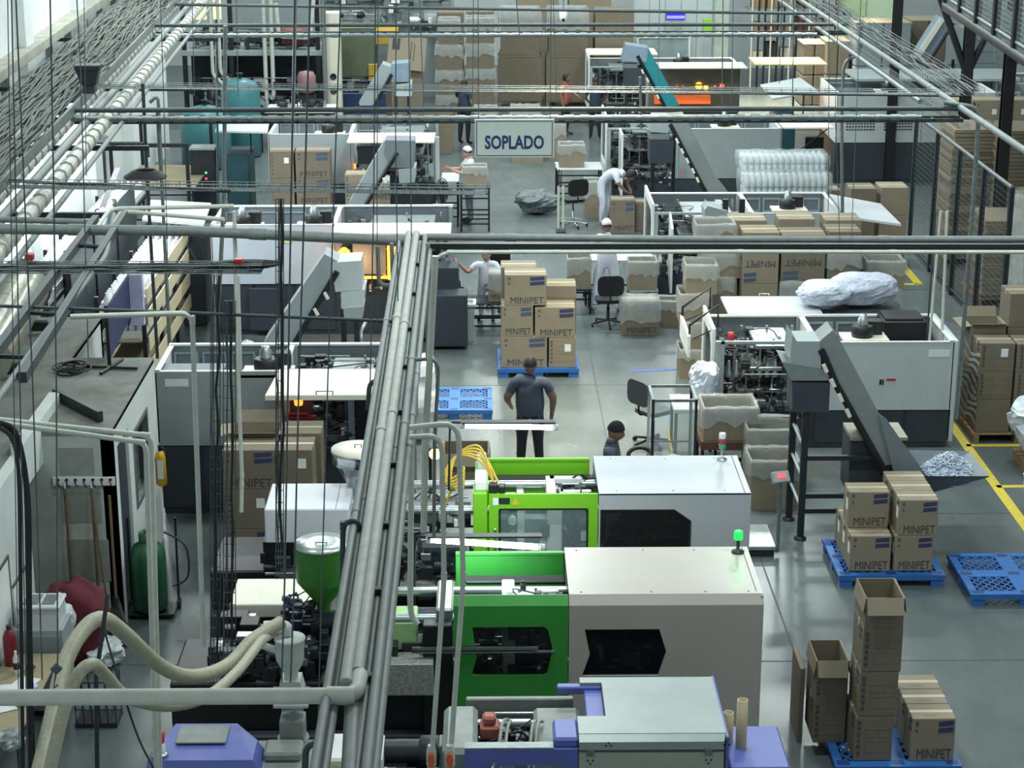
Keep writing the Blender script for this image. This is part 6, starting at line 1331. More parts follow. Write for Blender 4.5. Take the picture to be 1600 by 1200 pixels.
def person(label, x, y, face, J, skin, shirt, trou, top='hair', topmat=None, z=0, sleeve=.5, scale=1.0, g=1.12, drop=0):
    """J: joint overrides in the figure's own frame (it faces -y): hips, chest, neck, head, arms and legs."""
    D = dict(pel=(0, 0, .95), belly=(0, 0, 1.08), chest=(0, .01, 1.26), neck=(0, .02, 1.41), nape=(0, .005, 1.46), head=(0, -.01, 1.455), look=(0, 0, 0),
             sh=(.19, .02, 1.38), el=(.24, .03, 1.1), wr=(.25, -.06, .86), hp=(.095, 0, .9), kn=(.11, -.01, .5), an=(.12, .03, .09), toe=(.14, -.17, .03))
    pos = {}
    for k, v in D.items():
        if k in ('sh', 'el', 'wr', 'hp', 'kn', 'an', 'toe'): pos[k + 'R'] = V((-v[0], v[1], v[2])); pos[k + 'L'] = V(v)
        else: pos[k] = V(v)
    for k, v in J.items(): pos[k] = V(v)
    if drop:
        for k in pos:
            if k[:2] not in ('kn', 'an', 'to') and k != 'look': pos[k].z -= drop
    verts = []; rad = []; edges = []; tags = []; bones = []
    def add(p, r): verts.append(p); rad.append(r); return len(verts) - 1
    def chain(pts, rs, start=None, tg=None):
        prev = start
        for p, r in zip(pts, rs):
            i = add(p, r)
            if prev is not None: edges.append((prev, i)); bones.append((verts[prev], p, tg, (sum(rad[prev]) + sum(r)) / 4))
            prev = i
        return prev
    pel = add(pos['pel'], (.165 * g, .125 * g)); bel = chain([pos['belly']], [(.16 * g, .125 * g)], pel, 'shirt'); ch = chain([pos['chest']], [(.185 * g, .13 * g)], bel, 'shirt')
    up1 = chain([pos['chest'].lerp(pos['neck'], .45)], [(.13 * g, .1 * g)], ch, 'shirt'); up2 = chain([pos['chest'].lerp(pos['neck'], .6)], [(.11 * g, .09 * g)], up1, 'shirt')
    nk = chain([pos['neck']], [(.075, .07)], up2, 'shirt'); np_ = chain([pos['nape']], [(.062, .062)], nk, 'skin'); hd = chain([pos['head'] + V((0, 0, .04))], [(.05, .05)], np_, 'skin')
    for s_ in 'RL':
        sh, el, wr = pos['sh' + s_], pos['el' + s_], pos['wr' + s_]
        i = chain([sh], [(.072 * g, .072 * g)], up1 if s_ == 'R' else up2, 'shirt'); m1 = sh.lerp(el, sleeve + .001)
        i = chain([m1], [(.056 * g, .056 * g)], i, 'shirt'); i = chain([el], [(.042 * g, .042 * g)], i, 'skin' if sleeve < .95 else 'shirt'); i = chain([wr], [(.028, .028)], i, 'skin')
        d = (wr - el).normalized(); side = V((1 if s_ == 'R' else -1, 0, 0)); side = (side - d * side.dot(d)); side = side.normalized() if side.length > .1 else V((0, 0, 1)); nrm = d.cross(side)
        hp_ = pos.get('hand' + s_, None); hd_ = d
        pm = chain([wr + d * .055], [(.034, .02)], i, 'skin')
        for k, (o, L) in enumerate(((-.024, .07), (-.008, .08), (.008, .075), (.024, .06))):
            b0 = wr + d * .09 + nrm * o * 1.0; chain([b0, b0 + d * L * .5 + side * .008, b0 + d * L * .9 + side * .028], [(.009, .009), (.008, .008), (.006, .006)], pm, 'skin')
        chain([wr + d * .05 - nrm * .04, wr + d * .085 - nrm * .05 + side * .012], [(.011, .011), (.008, .008)], i, 'skin')
        hp, kn, an, toe = (pos[k + s_] for k in ('hp', 'kn', 'an', 'toe'))
        i = chain([hp], [(.1, .1)], pel, 'trou'); lg = 1.2 if shirt is m_uni else 1.1; i = chain([hp.lerp(kn, .5)], [(.085 * lg,) * 2], i, 'trou'); i = chain([kn], [(.066 * lg,) * 2], i, 'trou'); i = chain([kn.lerp(an, .4)], [(.062 * lg,) * 2], i, 'trou'); i = chain([an], [(.045, .045)], i, 'trou')
        heel = an + V((0, .03, -.04)); chain([an + (toe - an) * .5 + V((0, 0, -.015)), toe], [(.042, .035), (.034, .025)], i, 'shoe')
    me = bpy.data.meshes.new('person'); me.from_pydata([tuple(v) for v in verts], edges, [])
    o = bpy.data.objects.new('tmp', me); COL.objects.link(o)
    md = o.modifiers.new('s', 'SKIN'); md.use_smooth_shade = True
    for v_, r in zip(me.skin_vertices[0].data, rad): v_.radius = r
    me.skin_vertices[0].data[0].use_root = True
    o.modifiers.new('u', 'SUBSURF').levels = 1
    dg = bpy.context.evaluated_depsgraph_get(); dg.update()
    nm = bpy.data.meshes.new_from_object(o.evaluated_get(dg)); bpy.data.objects.remove(o)
    nm.materials.clear(); order = ['skin', 'shirt', 'trou', 'shoe']
    for m_ in (skin, shirt, trou, m_shoe): nm.materials.append(m_)
    idx = []
    for p in nm.polygons:
        c = p.center; best = min(bones, key=lambda b: seg_d(c, b[0], b[1]) / b[3]); idx.append(order.index(best[2]))
        if best[2] in ('shirt', 'trou') and abs(c.x) < .2 + .1 * (c.z > .9) and pos['head'].z > 1.3: idx[-1] = 1 if c.z > pos['pel'].z - .07 else 2
    # head joined into the same mesh
    hm = head_mesh(skin); lk = pos['look']; from mathutils import Euler
    R_ = Matrix.Translation(pos['head'] + V((0, -.01, .0))) @ Euler(lk).to_matrix().to_4x4(); R_ = R_ @ Matrix.Scale(1.07, 4); hm.transform(R_)
    import bmesh
    bm = bmesh.new(); bm.from_mesh(nm)
    nf0 = len(bm.faces); bmesh.ops.holes_fill(bm, edges=[e for e in bm.edges if e.is_boundary], sides=0)
    bm.faces.ensure_lookup_table()
    for f, i in zip(bm.faces, idx + [1] * (len(bm.faces) - nf0)): f.material_index = i
    n0 = len(bm.faces); bm.from_mesh(hm); bm.faces.ensure_lookup_table()
    ml = [0, 4, 5]
    for f in bm.faces[n0:]: f.material_index = ml[f.material_index]
    bm.to_mesh(nm); bm.free(); nm.materials.append(m_eye); nm.materials.append(m_lip); nm.name = 'person'
    ob = link('person', nm); ob.location = (x, y, z); ob.rotation_euler = (0, 0, face); ob.scale = (scale,) * 3; tag(ob, label, 'person')
    h = hair_mesh(top); me2 = h.mesh({'cap': 'cap', 'beanie': 'beanie'}.get(top, 'hair'), topmat or m_hair); fixn(me2); me2.transform(R_)
    link(me2.name, me2, ob)
    if top == 'cap':
        h = hair_mesh('hair'); me3 = h.mesh('hair', m_hair); fixn(me3); me3.transform(R_ @ Matrix.Translation((0, 0, -.012)) @ Matrix.Scale(1.0, 4)); link('hair', me3, ob)
    return ob
# standing man seen from behind (faces away: +y)
person('man standing in the aisle with his back turned, slate tee and black trousers', .56, 24.75, pi, dict(elR=(-.31, .03, 1.12), wrR=(-.29, -.06, .86), elL=(.31, .02, 1.12), wrL=(.27, -.16, .98), kneeL=(.1, 0, .5), anR=(-.14, .03, .09), anL=(.13, .03, .09)), m_skin2, m_tee, m_trou, 'hair', scale=1.02, g=1.34)
person('man in a black beanie and dark tee in profile behind the lime machine', 1.52, 22.3, radians(80), dict(look=(.2, 0, 0), elL=(.22, -.06, 1.1), wrL=(.16, -.3, 1.02), elR=(-.22, -.06, 1.1), wrR=(-.16, -.3, 1.02)), m_skin2, m_tee, m_trou, 'beanie', M('beanie_black', (20, 20, 24), .9, var=.3, scale=40), scale=.95)
person('worker in white with white cap seen from behind, leaning over a black stool', 2.12, 33.45, pi, dict(hpR=(-.12, 0, .9), anR=(-.2, .05, .09), toeR=(-.24, -.14, .03), anL=(.2, .02, .09), toeL=(.25, -.16, .03), knR=(-.17, -.02, .5), knL=(.17, -.05, .5), elR=(-.28, -.1, 1.12), wrR=(-.22, -.32, 1.05), elL=(.28, -.1, 1.12), wrL=(.22, -.32, 1.05), look=(.25, 0, .2)), m_skin2, m_uni, m_uni, 'cap', m_cap, scale=1.0)
person('worker in white raising one hand beside the aisle cartons', -.02, 32.95, radians(-12), dict(elR=(-.34, -.12, 1.22), wrR=(-.5, -.22, 1.42), elL=(.25, -.08, 1.12), wrL=(.12, -.28, 1.08), look=(.25, 0, -.15)), m_skin, m_uni, m_uni, 'hair', scale=.95, drop=.3)
person('woman in white top and cap in profile, holding bottles by the rack at the sign', -.4, 41.0, radians(-82), dict(elR=(-.22, -.2, 1.16), wrR=(-.13, -.44, 1.2), elL=(.22, -.2, 1.14), wrL=(.13, -.46, 1.24), look=(.2, 0, 0)), m_skin, m_uni, m_jean, 'cap', m_cap, scale=.98)
person('worker in white bending over the striped carton by the white guard door', 2.52, 40.75, radians(62), dict(pel=(0, .06, .93), belly=(0, -.04, 1.05), chest=(0, -.22, 1.14), neck=(0, -.4, 1.13), nape=(0, -.47, 1.13), head=(0, -.53, 1.06), look=(.75, 0, 0), shR=(-.18, -.33, 1.13), shL=(.18, -.33, 1.13), elR=(-.2, -.42, .95), wrR=(-.12, -.52, .82), elL=(.2, -.42, .95), wrL=(.12, -.52, .82), hpR=(-.1, .06, .88), hpL=(.1, .06, .88)), m_skin2, m_uni, m_uni, 'long', scale=1.0, sleeve=.55)
m_org = M('orange_top', (150, 84, 66), .8, var=.1)
person('far worker with dark hair and rust coloured top, left of the far pair', 2.12, 52.0, radians(60), dict(elL=(.24, -.1, 1.12), wrL=(.15, -.3, 1.05)), m_skin2, m_org, m_trou, 'long', scale=1.0)
person('far worker in dark clothes, right of the far pair', 2.9, 51.5, pi, dict(elL=(.28, -.08, 1.12), wrL=(.2, -.26, 1.0), elR=(-.28, -.08, 1.12), wrR=(-.2, -.26, 1.0)), m_skin2, M('navy_shirt', (44, 54, 70), .85, var=.1), m_trou, 'hair', scale=.97)
person('far worker in dark clothes among the bagged carton tower', -.62, 50.6, radians(150), dict(elL=(.28, -.12, 1.2), wrL=(.2, -.3, 1.3)), m_skin2, M('navy_shirt'), m_trou, 'hair', scale=1.02)
# ---------------- stools, chairs, benches by the workers
def stool(label, x, y, seat_z, rot=0, back=True, base=5, mat=m_black, bmat=m_dark, perf=False):
    t = thing('swivel_chair', label, 'chair', (x, y, 0), rot, 'swivel chairs')
    for k in range(base):
        a = 2 * pi * k / base + .3; part('base_arm', MB().tube([(0, 0, .1), (.3 * cos(a), .3 * sin(a), .06)], .02, 6), bmat, t)
        part('caster', MB().lathe((.3 * cos(a), .3 * sin(a), .035), [(.035, -.015), (.035, .015)], 10, 'x'), m_black, t)
    part('column', MB().lathe((0, 0, .08), [(.03, 0), (.03, seat_z * .5), (.018, seat_z * .5), (.018, seat_z - .08)], 10), m_steel if bmat is m_steel else m_dark, t)
    if bmat is m_steel: part('foot_ring', MB().tube([(.2 * cos(a * pi / 8), .2 * sin(a * pi / 8), .14) for a in range(17)], .012, 6), m_steel, t)
    part('seat', MB().prism(rrect(-.22, -.21, .22, .21, .1), seat_z - .06, seat_z, 'xy'), mat, t)
    part('lever', MB().tube([(.05, 0, seat_z - .1), (.3, -.05, seat_z - .14)], .008, 5), m_black, t)
    if back:
        part('back_stem', MB().tube([(0, .1, seat_z - .07), (0, .26, seat_z - .05), (0, .28, seat_z + .2)], .016, 6, .05), m_black, t)
        hs = [[(a + .016 * (q % 2) - .012, b - .012), (a + .016 * (q % 2) + .012, b - .012), (a + .016 * (q % 2) + .012, b + .012), (a + .016 * (q % 2) - .012, b + .012)] for q, b in enumerate([.16 + i * .05 for i in range(6)]) for a in [-.14 + i * .05 for i in range(6)]] if perf else []
        part('backrest', MB().prism(rrect(-.23, .1, .23, .46, .1), .27, .3, 'xz', holes=hs)  if not perf else MB().prism(rrect(-.23, .1, .23, .46, .1), .27, .295, 'xz'), mat, t).location = (0, 0, seat_z)
        if perf:
            mb = MB()
            for i in range(7):
                for j in range(6): mb.lathe((-.16 + i * .05 + .02 * (j % 2), .262, seat_z + .16 + j * .05), [(.009, 0), (.009, .006), (0, .006)], 6, 'y')
            part('vent_holes', mb, m_galv, t, kind='stuff')
    return t
stool('black swivel chair on a chrome base in front of the far workbench', 1.83, 40.55, .62, radians(200), bmat=m_steel)
stool('black stool on a five armed base behind the white capped worker', 2.1, 32.55, .5, radians(185), back=True)
stool('black perforated office chair turned beside the clear booth', 2.35, 26.1, .55, radians(125), perf=True, mat=M('dark_plastic_shell', (50, 56, 62), .4, var=.05))
stool('black chair behind the worker raising a hand', .28, 33.7, .6, radians(20))
t = thing('handwheel', 'black handwheel ring by the foot of the clear booth', 'handwheel', (2.02, 24.2, .3)); part('rim', MB().tube([(.16 * cos(a * pi / 8), .05 * sin(a * pi / 8), .2 + .1 * sin(a * pi / 8)) for a in range(17)], .03, 8), m_black, t); part('foot', MB().box(-.2, -.1, -.3, .2, .1, .08, .01), m_black, t)
def table(label, x0, y0, x1, y1, z, top=m_white, leg=m_black, name='worktable', shelf=None, th=.03):
    t = thing(name, label, 'table', ((x0 + x1) / 2, (y0 + y1) / 2, 0), 0, 'worktables and benches'); W_ = dict(world=True)
    part('tabletop', MB().box(x0, y0, z - th, x1, y1, z, .006), top, t, **W_)
    for xx in (x0 + .03, x1 - .03):
        for yy in (y0 + .03, y1 - .03): part('leg', MB().box(xx - .02, yy - .02, 0, xx + .02, yy + .02, z - th), leg, t, **W_)
    for zz in shelf or (.25,): part('rail', MB().box(x0 + .03, y0 + .015, zz, x1 - .03, y0 + .04, zz + .03), leg, t, **W_); part('rail', MB().box(x0 + .03, y1 - .04, zz, x1 - .03, y1 - .015, zz + .03), leg, t, **W_)
    return t
table('steel workbench on thin black legs right of the hanging sign', 1.55, 43.0, 2.6, 43.9, .78, m_light, shelf=(.2, .45))
table('white workbench before the white capped worker', 1.75, 33.9, 3.0, 34.6, .85, m_white, shelf=(.2,))
table('low bench carrying the left film-lined carton by the white capped worker', 1.4, 33.3, 1.86, 33.85, .45, m_dark)
table('low bench carrying the right film-lined carton by the white capped worker', 2.5, 33.05, 3.02, 33.58, .5, m_light)
table('black wire rack holding the film-lined carton at the woman in white', -.6, 40.05, .05, 40.6, .95, m_dark, shelf=(.15, .35, .7))
table('white worktable in front of the woman in white', -1.0, 40.55, -.62, 41.5, 1.0, m_white, shelf=(.2, .5))
table('dark wire bench under the film-covered carton by the raised hand', -.55, 32.0, .28, 32.6, .55, m_dark, shelf=(.12, .3))
table('rusty topped table carrying the film-lined carton by the booth', 2.85, 24.4, 3.65, 25.1, .62, M('rusty_top', (92, 66, 54), .7, var=.2), shelf=(.1, .35), th=.12)
table('small stand with open carton behind the lime machine', -.6, 22.1, .05, 22.7, .9, m_white, shelf=(.3,))
for lab, x, y, z in (('grey basin with pale rim on the bench under the raised hand', -.42, 31.7, .0), ('white bin hanging by the woman in white', -.95, 39.6, .0)):
    t = thing('bin', lab, 'bin', (x, y, z)); part('body', MB().prism([(-.18, -.16), (.18, -.16), (.18, .16), (-.18, .16)], 0, .62, 'xy'), M('bin_grey', (160, 172, 178), .5), t); part('rim', MB().prism([(-.21, -.19), (.21, -.19), (.21, .19), (-.21, .19)], .62, .66, 'xy', holes=[[(-.16, -.14), (.16, -.14), (.16, .14), (-.16, .14)]]), m_white, t)
for lab, x, y, z in (('black round fan guard by the raised hand', -.62, 32.2, .75), ('black round fan guard by the woman in white', -.98, 40.2, .85)):
    t = thing('fan', lab, 'fan', (x, y, 0))
    for k in range(6): r = .05 + .045 * k; part('guard_ring', MB().tube([(r * .5 * cos(a * pi / 8), r * .35 * cos(a * pi / 8), z + r * sin(a * pi / 8)) for a in range(17)], .012, 5), m_black, t)
    part('hub', MB().lathe((0, 0, z), [(.05, -.06), (.06, 0), (.05, .06)], 10, 'y'), m_black, t); part('stand', MB().box(-.03, -.03, 0, .03, .03, z - .05), m_black, t)
    for k in range(4): part('blade', MB().box(.02, -.005, -.05, .2, .005, .05, mtx=Matrix.Translation((0, 0, z)) @ Matrix.Rotation(k * pi / 2, 4, 'Y') @ Matrix.Rotation(.4, 4, 'X')), m_dark, t)
# slim upright post beside the bag in the aisle
t = thing('post_stand', 'slim pale double post with cut cables on the aisle floor by the grey bag', 'stand', (1.5, 40.2, 0))
for dx in (0, .1): part('post', MB().box(dx - .025, -.02, 0, dx + .025, .02, .95, .004), M('pale_cream_post', (176, 182, 168), .5), t)
part('foot', MB().box(-.05, -.3, 0, .15, .1, .03, .005), m_dark, t)
for k in range(3): part('cable', MB().tube(smooth([V((.03 * k, 0, .95)), V((.03 * k, .0, 1.15)), V((-.05 + .06 * k, 0, 1.35 - .03 * k))]), .01, 5), m_cable, t)
# clear booth
t = thing('clear_booth', 'narrow dark framed booth with clear film walls beside the office chair', 'booth', (2.45, 24.4, 0)); bx0, bx1, by0, by1, bz = 2.17, 2.74, 24.1, 24.75, 1.32
for xx in (bx0, bx1):
    for yy in (by0, by1): part('post', MB().box(xx - .018, yy - .018, 0, xx + .018, yy + .018, bz), m_dark, t, world=True)
for yy in (by0, by1): part('beam', MB().box(bx0 + .018, yy - .018, bz - .035, bx1 - .018, yy + .018, bz), m_galv, t, world=True); part('beam', MB().box(bx0 + .018, yy - .01, .5, bx1 - .018, yy + .01, .52), m_dark, t, world=True)
for xx in (bx0, bx1): part('beam', MB().box(xx - .018, by0 + .018, bz - .035, xx + .018, by1 - .018, bz), m_galv, t, world=True)
m_cb = M('clear_sheet', (206, 220, 224), .12, var=.05, scale=5, bump=.3, alpha=.22)
part('film_wall', MB().box(bx0, by0 - .004, .1, bx1, by0 - .002, bz), m_cb, t, world=True); part('film_wall', MB().box(bx0 - .02, by0, .1, bx0 - .018, by1, bz), m_cb, t, world=True); part('film_wall', MB().box(bx1 + .018, by0, .1, bx1 + .02, by1, bz), m_cb, t, world=True)
blob('plastic_bag', 'crumpled clear film at the bottom of the clear booth', 'bag', (2.45, 24.42, 0), .22, .24, .2, m_filmw, 31, amp=.35)
solo('yellow_pole', MB().tube([(2.55, 24.5, .05), (2.45, 24.95, .62)], .018, 6), m_yellow, 'slim yellow pole leaning behind the clear booth', 'pole')
t = thing('film_table', 'low table covered in shiny clear film left of the long right machine', 'table', (2.95, 25.5, 0)); part('tabletop', MB().box(-.4, -.35, .78, .25, .35, .84, .01), m_filmw, t)
for a in (-.36, .2):
    for b in (-.3, .3): part('leg', MB().box(a - .02, b - .02, 0, a + .02, b + .02, .78), m_black, t)
blob('plastic_bag', 'bright clear bag standing at the corner of the long right machine', 'bag', (3.0, 25.6, .84), .2, .2, .28, m_bagc, 41, amp=.3)
# floor scale
t = thing('floor_scale', 'steel platform scale with slanted display post at the end of the lime machine', 'scale', (3.32, 22.2, 0))
part('platform', MB().box(-.32, -.35, .08, .2, .4, .14, .01), m_steel, t); part('frame', MB().box(-.3, -.33, .0, .18, .38, .08, .01), m_dark, t); part('column', MB().tube([(.22, -.3, .05), (.22, -.3, .95)], .025, 8), m_galv, t)
d = part('display', MB().box(-.11, -.04, -.07, .11, .04, .07, .01), m_mid, t); d.location = (.22, -.3, 1.02); d.rotation_euler = (-.6, 0, .3)
s_ = part('display_screen', MB().box(-.06, -.045, -.02, .06, -.04, .04), M('display_red', (230, 90, 90), .4, var=0, emit=1.0), d)
# ================================================================== LEFT SIDE, FAR END AND SMALL ITEMS
# ---- plywood table with black frames
t = table('plywood topped table under black steel frames against the left wall', -7.85, 40.3, -6.25, 43.0, .9, m_wood, m_black, shelf=(.2,))
for yy, h, d in ((40.35, 1.8, 'near black steel goal frame over the plywood table'), (44.0, 1.8, 'rear black steel goal frame behind the plywood table')):
    f = thing('steel_frame', d, 'frame', (-7.1, yy - .12, 0))
    for xx in (-.85, .75): part('post', MB().box(xx - .035, -.035, 0, xx + .035, .035, h), m_black, f)
    part('beam', MB().box(-.885, -.035, h, .785, .035, h + .08), m_black, f)
for k, (x, y, z) in enumerate(((-7.75, 38.5, 0), )):
    f = thing('jib_stand', 'slim dark jib stand with hook beside the plywood table', 'stand', (x, y, z)); part('post', MB().tube([(0, 0, 0), (0, 0, 2.3)], .035, 6), m_dark, f); part('arm', MB().tube([(-.2, 0, 2.2), (.9, 0, 2.2), (.9, 0, 1.9)], .025, 6, .08), m_dark, f); part('hook', MB().box(.86, -.03, 1.78, .94, .03, 1.9, .01), m_mid, f); part('motor', MB().box(-.06, -.06, 2.2, .1, .06, 2.36, .02), m_galv, f)
# ---- preform racks running away along the left wall
def rack(label, x0, x1, y0, y1, levels, seed, fill=.9, side=None):
    t = thing('rack', label, 'rack', ((x0 + x1) / 2, (y0 + y1) / 2, 0)); n = max(2, int((y1 - y0) / 1.3) + 1)
    for i in range(n):
        yy = y0 + (y1 - y0) * i / (n - 1)
        for xx in (x0, x1): part('post', MB().box(xx - .03, yy - .03, 0, xx + .03, yy + .03, levels[-1] + .25), m_black, t, world=True)
    for z in levels: part('shelf', MB().box(x0, y0, z - .03, x1, y1, z, .005), m_wood if side else m_galv, t, world=True)
    for z in levels:
        for xx in (x0, x1): part('rail', MB().box(xx - .02, y0, z - .06, xx + .02, y1, z + .02), m_dark, t, world=True)
    if side:
        for k, z in enumerate((.35, .75, 1.15, 1.5)): part('side_board', MB().box(x1 + .031, y0 + .1, z, x1 + .055, y1 - .1, z + .24, .004), M('cream_board', (208, 198, 166), .6, var=.08), t, world=True)
    return t
ORD = 'first second third fourth fifth sixth seventh eighth ninth tenth eleventh twelfth'.split()
def trayset(x0, x1, y0, y1, z, n, label, group, h=.12, tone=m_white):
    """white trays of bottles standing in a row on a shelf, each its own thing"""
    L_ = (y1 - y0) / n; w_ = x1 - x0 - .08
    kb = ('tray', round(L_, 2), round(w_, 2))
    bm_ = cmesh(kb, lambda: MB().box(-w_ / 2, -L_ * .45, 0, w_ / 2, L_ * .45, .02).box(-w_ / 2, -L_ * .45, .02, w_ / 2, -L_ * .45 + .015, h).box(-w_ / 2, L_ * .45 - .015, .02, w_ / 2, L_ * .45, h).box(-w_ / 2, -L_ * .45, .02, -w_ / 2 + .015, L_ * .45, h).box(w_ / 2 - .015, -L_ * .45, .02, w_ / 2, L_ * .45, h), tone)
    def bot():
        mb = MB()
        for a in range(5):
            for b in range(3): mb.lathe((-w_ * .38 + w_ * .19 * a, -L_ * .28 + L_ * .28 * b, .02), [(.05, 0), (.05, .14), (.02, .2), (.02, .24), (0, .24)], 7)
        return mb
    bt_ = cmesh(('bottles', round(L_, 2), round(w_, 2)), bot, M('white_bottle', (226, 230, 232), .35, var=.03))
    for k in range(n):
        o = link('bottle_tray', bm_); o.location = ((x0 + x1) / 2, y0 + L_ * (k + .5), z); tag(o, label.replace(' of bottles', '').replace(' of containers', '') + ', ' + ORD[k] + ' from near end', 'tray', group)
        b = kid('bottles', bt_, o); b['kind'] = 'stuff'
rack('long wooden rack with cream side boards loaded with white bottle trays, left of the aisle', -5.95, -5.25, 28.3, 34.3, [.5, .95, 1.4], 1, side=True)
trayset(-5.95, -5.25, 28.4, 34.2, 1.401, 12, 'white tray on the top shelf, cream boarded rack', 'trays on the cream boarded rack')
trayset(-5.95, -5.25, 28.4, 32, .951, 6, 'white tray on the middle shelf, cream boarded rack', 'middle trays on the cream boarded rack')
rack('steel rack of white containers against the bright left wall', -7.1, -6.5, 26.0, 31.5, [.6, 1.2, 1.7], 2)
trayset(-7.1, -6.5, 26.1, 31.4, 1.701, 11, 'white tray on the top of steel wall rack', 'trays on the steel wall rack')
rack('second steel rack of white containers below the dark ladder rack', -6.35, -5.75, 25.0, 27.4, [.6, 1.15], 3)
trayset(-6.35, -5.75, 25.05, 27.35, 1.151, 6, 'white tray on rack behind cabin roof', 'trays behind the cabin roof')
rack('far steel rack near the plywood table', -7.6, -6.9, 33.5, 38.5, [.6, 1.2], 4)
trayset(-7.6, -6.9, 33.6, 38.4, 1.201, 8, 'white tray on the far steel rack', 'trays on the far steel rack')
t = thing('mesh_partition', 'dark partition panels glittering with metal scraps left of the cream boarded rack', 'partition', (-6.3, 30, 0))
for k in range(3):
    y0 = 28.2 + k * 1.9; part('panel', MB().box(-6.33, y0, .3, -6.3, y0 + 1.8, 2.3), M('glitter_mesh', (96, 108, 118), .35, .6, var=.7, scale=26, bump=.8), t, world=True); part('post', MB().box(-6.36, y0 - .06, 0, -6.28, y0, 2.4), m_black, t, world=True)
# ---- duct, tube light on the left wall
d0 = P(-30, 560, 2.84); d1 = P(36, 448, 2.84)
t = thing('air_duct', 'big shiny aluminium air duct at the left edge above the cabin roof', 'duct', (d0 + d1) / 2)
dd = (d1 - d0) / 6
for k in range(6): part('segment', MB().tube([d0 + dd * k, d0 + dd * (k + .97)], .34, 20), M('shiny_foil', (186, 188, 170), .25, .85, var=.25, scale=5), t, world=True)
part('end_collar', MB().tube([d1, d1 + dd * .1], .37, 20), m_galv, t, world=True)
for yy in (d0.y + .8, d1.y - .6):
    f = (yy - d0.y) / (d1.y - d0.y); c_ = d0.lerp(d1, f); part('saddle', MB().box(c_.x - .4, yy - .06, c_.z - .42, c_.x + .4, yy + .06, c_.z - .3, .01), m_dark, t, world=True)
tubelamp('lit fluorescent tube slanting along the left wall above the racks', Q(160, 330, 30.5), Q(186, 300, 34), .05, 60)
for x, y, z in ((-6.6, 30.5, 4.2), (-6.9, 36.5, 4.2)): a = area('wall_fill_light', (x, y, z), .2, 1.6, 170, (.93, .97, 1.0)); a.rotation_euler = (0, radians(-28), 0)  # unseen fill lights added to brighten the left wall
# ---- banner on its stand on the cabin roof
t = thing('banner_stand', 'navy banner board with lilac edge on a black footed stand on the cabin roof', 'banner', (-4.5, 22.2, 2.36))
pts = [(22.35, 2.42), (22.35, 3.05), (23.9, 3.1), (24.1, 2.6)]
part('banner', MB().prism(pts, -4.6, -4.57, 'yz'), M('navy_cloth', (48, 54, 92), .8, var=.1), t, world=True); part('lilac_edge', MB().box(-4.57, 23.75, 2.45, -4.4, 23.85, 3.12, .004), M('lilac_board', (186, 184, 214), .6), t, world=True)
part('pole', MB().box(-4.6, 22.28, 2.36, -4.56, 22.32, 3.1), m_black, t, world=True)
for a, b in (((-4.9, 22.15), (-4.2, 22.05)), ((-4.6, 21.85), (-4.45, 22.45))): part('foot', MB().tube([(a[0], a[1], 2.385), (b[0], b[1], 2.385)], .02, 6), m_black, t, world=True)
mb = MB(); rn = random.Random(3)
for k in range(7):
    c = V((-4.95 + rn.uniform(-.1, .1), 21.95 + rn.uniform(-.1, .1), 2.375 + .012 * k)); r = .1 + .08 * rn.random(); mb.tube([c + V((cos(a * pi / 7) * r, sin(a * pi / 7) * r * 1.2, 0)) for a in range(15)], .01, 5)
solo('cable_coil', mb, m_cable, 'tangle of black cable lying on the cabin roof by the banner stand', 'cable')
# ---- cabin front: extinguisher, hooks, brooms
t = thing('fire_extinguisher', 'yellow fire extinguisher hanging on the corner of the white cabin', 'extinguisher', (-3.98, 22.0, .92))
part('cylinder', MB().lathe((0, 0, 0), [(.05, 0), (.068, .02), (.068, .36), (.05, .42), (.02, .44)], 16), M('extinguisher_yellow', (206, 166, 44), .35, var=.05), t); part('valve', MB().box(-.02, -.02, .44, .02, .02, .52, .006).box(-.01, -.06, .5, .01, .05, .53, .004), m_black, t); part('label', MB().box(-.03, -.0705, .1, .04, -.0665, .34), m_paper, t); part('bracket', MB().box(-.12, -.02, .3, -.05, .02, .34), m_dark, t)
part('hose', MB().tube([(0, 0, .5), (.07, 0, .45), (.075, 0, .2)], .01, 5, .05), m_black, t)
t = thing('hook_rail', 'white rail with seven black hooks on the patched cabin end wall', 'rail', (-4.4, 19.77, 1.74))
part('board', MB().box(-.36, -.02, 0, .32, .0, .1, .004), m_white, t)
for k in range(7): x = -.3 + k * .095; part('hook', MB().tube([(x, -.02, .07), (x, -.05, .06), (x + .01, -.06, .02), (x + .03, -.05, .0)], .008, 5), m_black, t); part('rosette', MB().lathe((x, -.026, .07), [(.018, 0), (.018, .006), (0, .006)], 8, 'y'), m_black, t)
m_handle = M('broom_handle', (110, 92, 72), .7, var=.15)
for lab, x, xb, z0 in (('left wooden broom handle hanging on the hook rail', -4.62, -4.61, .35), ('middle wooden broom handle hanging on the hook rail', -4.33, -4.33, .3)):
    t = thing('mop', lab, 'broom', (x, 19.7, z0)); part('handle', MB().tube([(0, 0, 0), (0, 0, 1.38 - z0 + .35)], .016, 7), m_handle, t); part('hang_loop', MB().tube([(0, 0, 1.38 - z0 + .35), (0, 0, 1.45 - z0 + .35)], .01, 5), m_white, t); part('head', MB().box(-.12, -.05, -.1, .12, .05, 0, .01), m_red, t)
t = thing('broom', 'straw broom with dark bristles standing at the cabin corner', 'broom', (-4.08, 19.4, 0))
part('handle', MB().tube([(-.02, .1, 1.72), (0, 0, .5)], .016, 7), m_handle, t); mb = MB(); rn = random.Random(1)
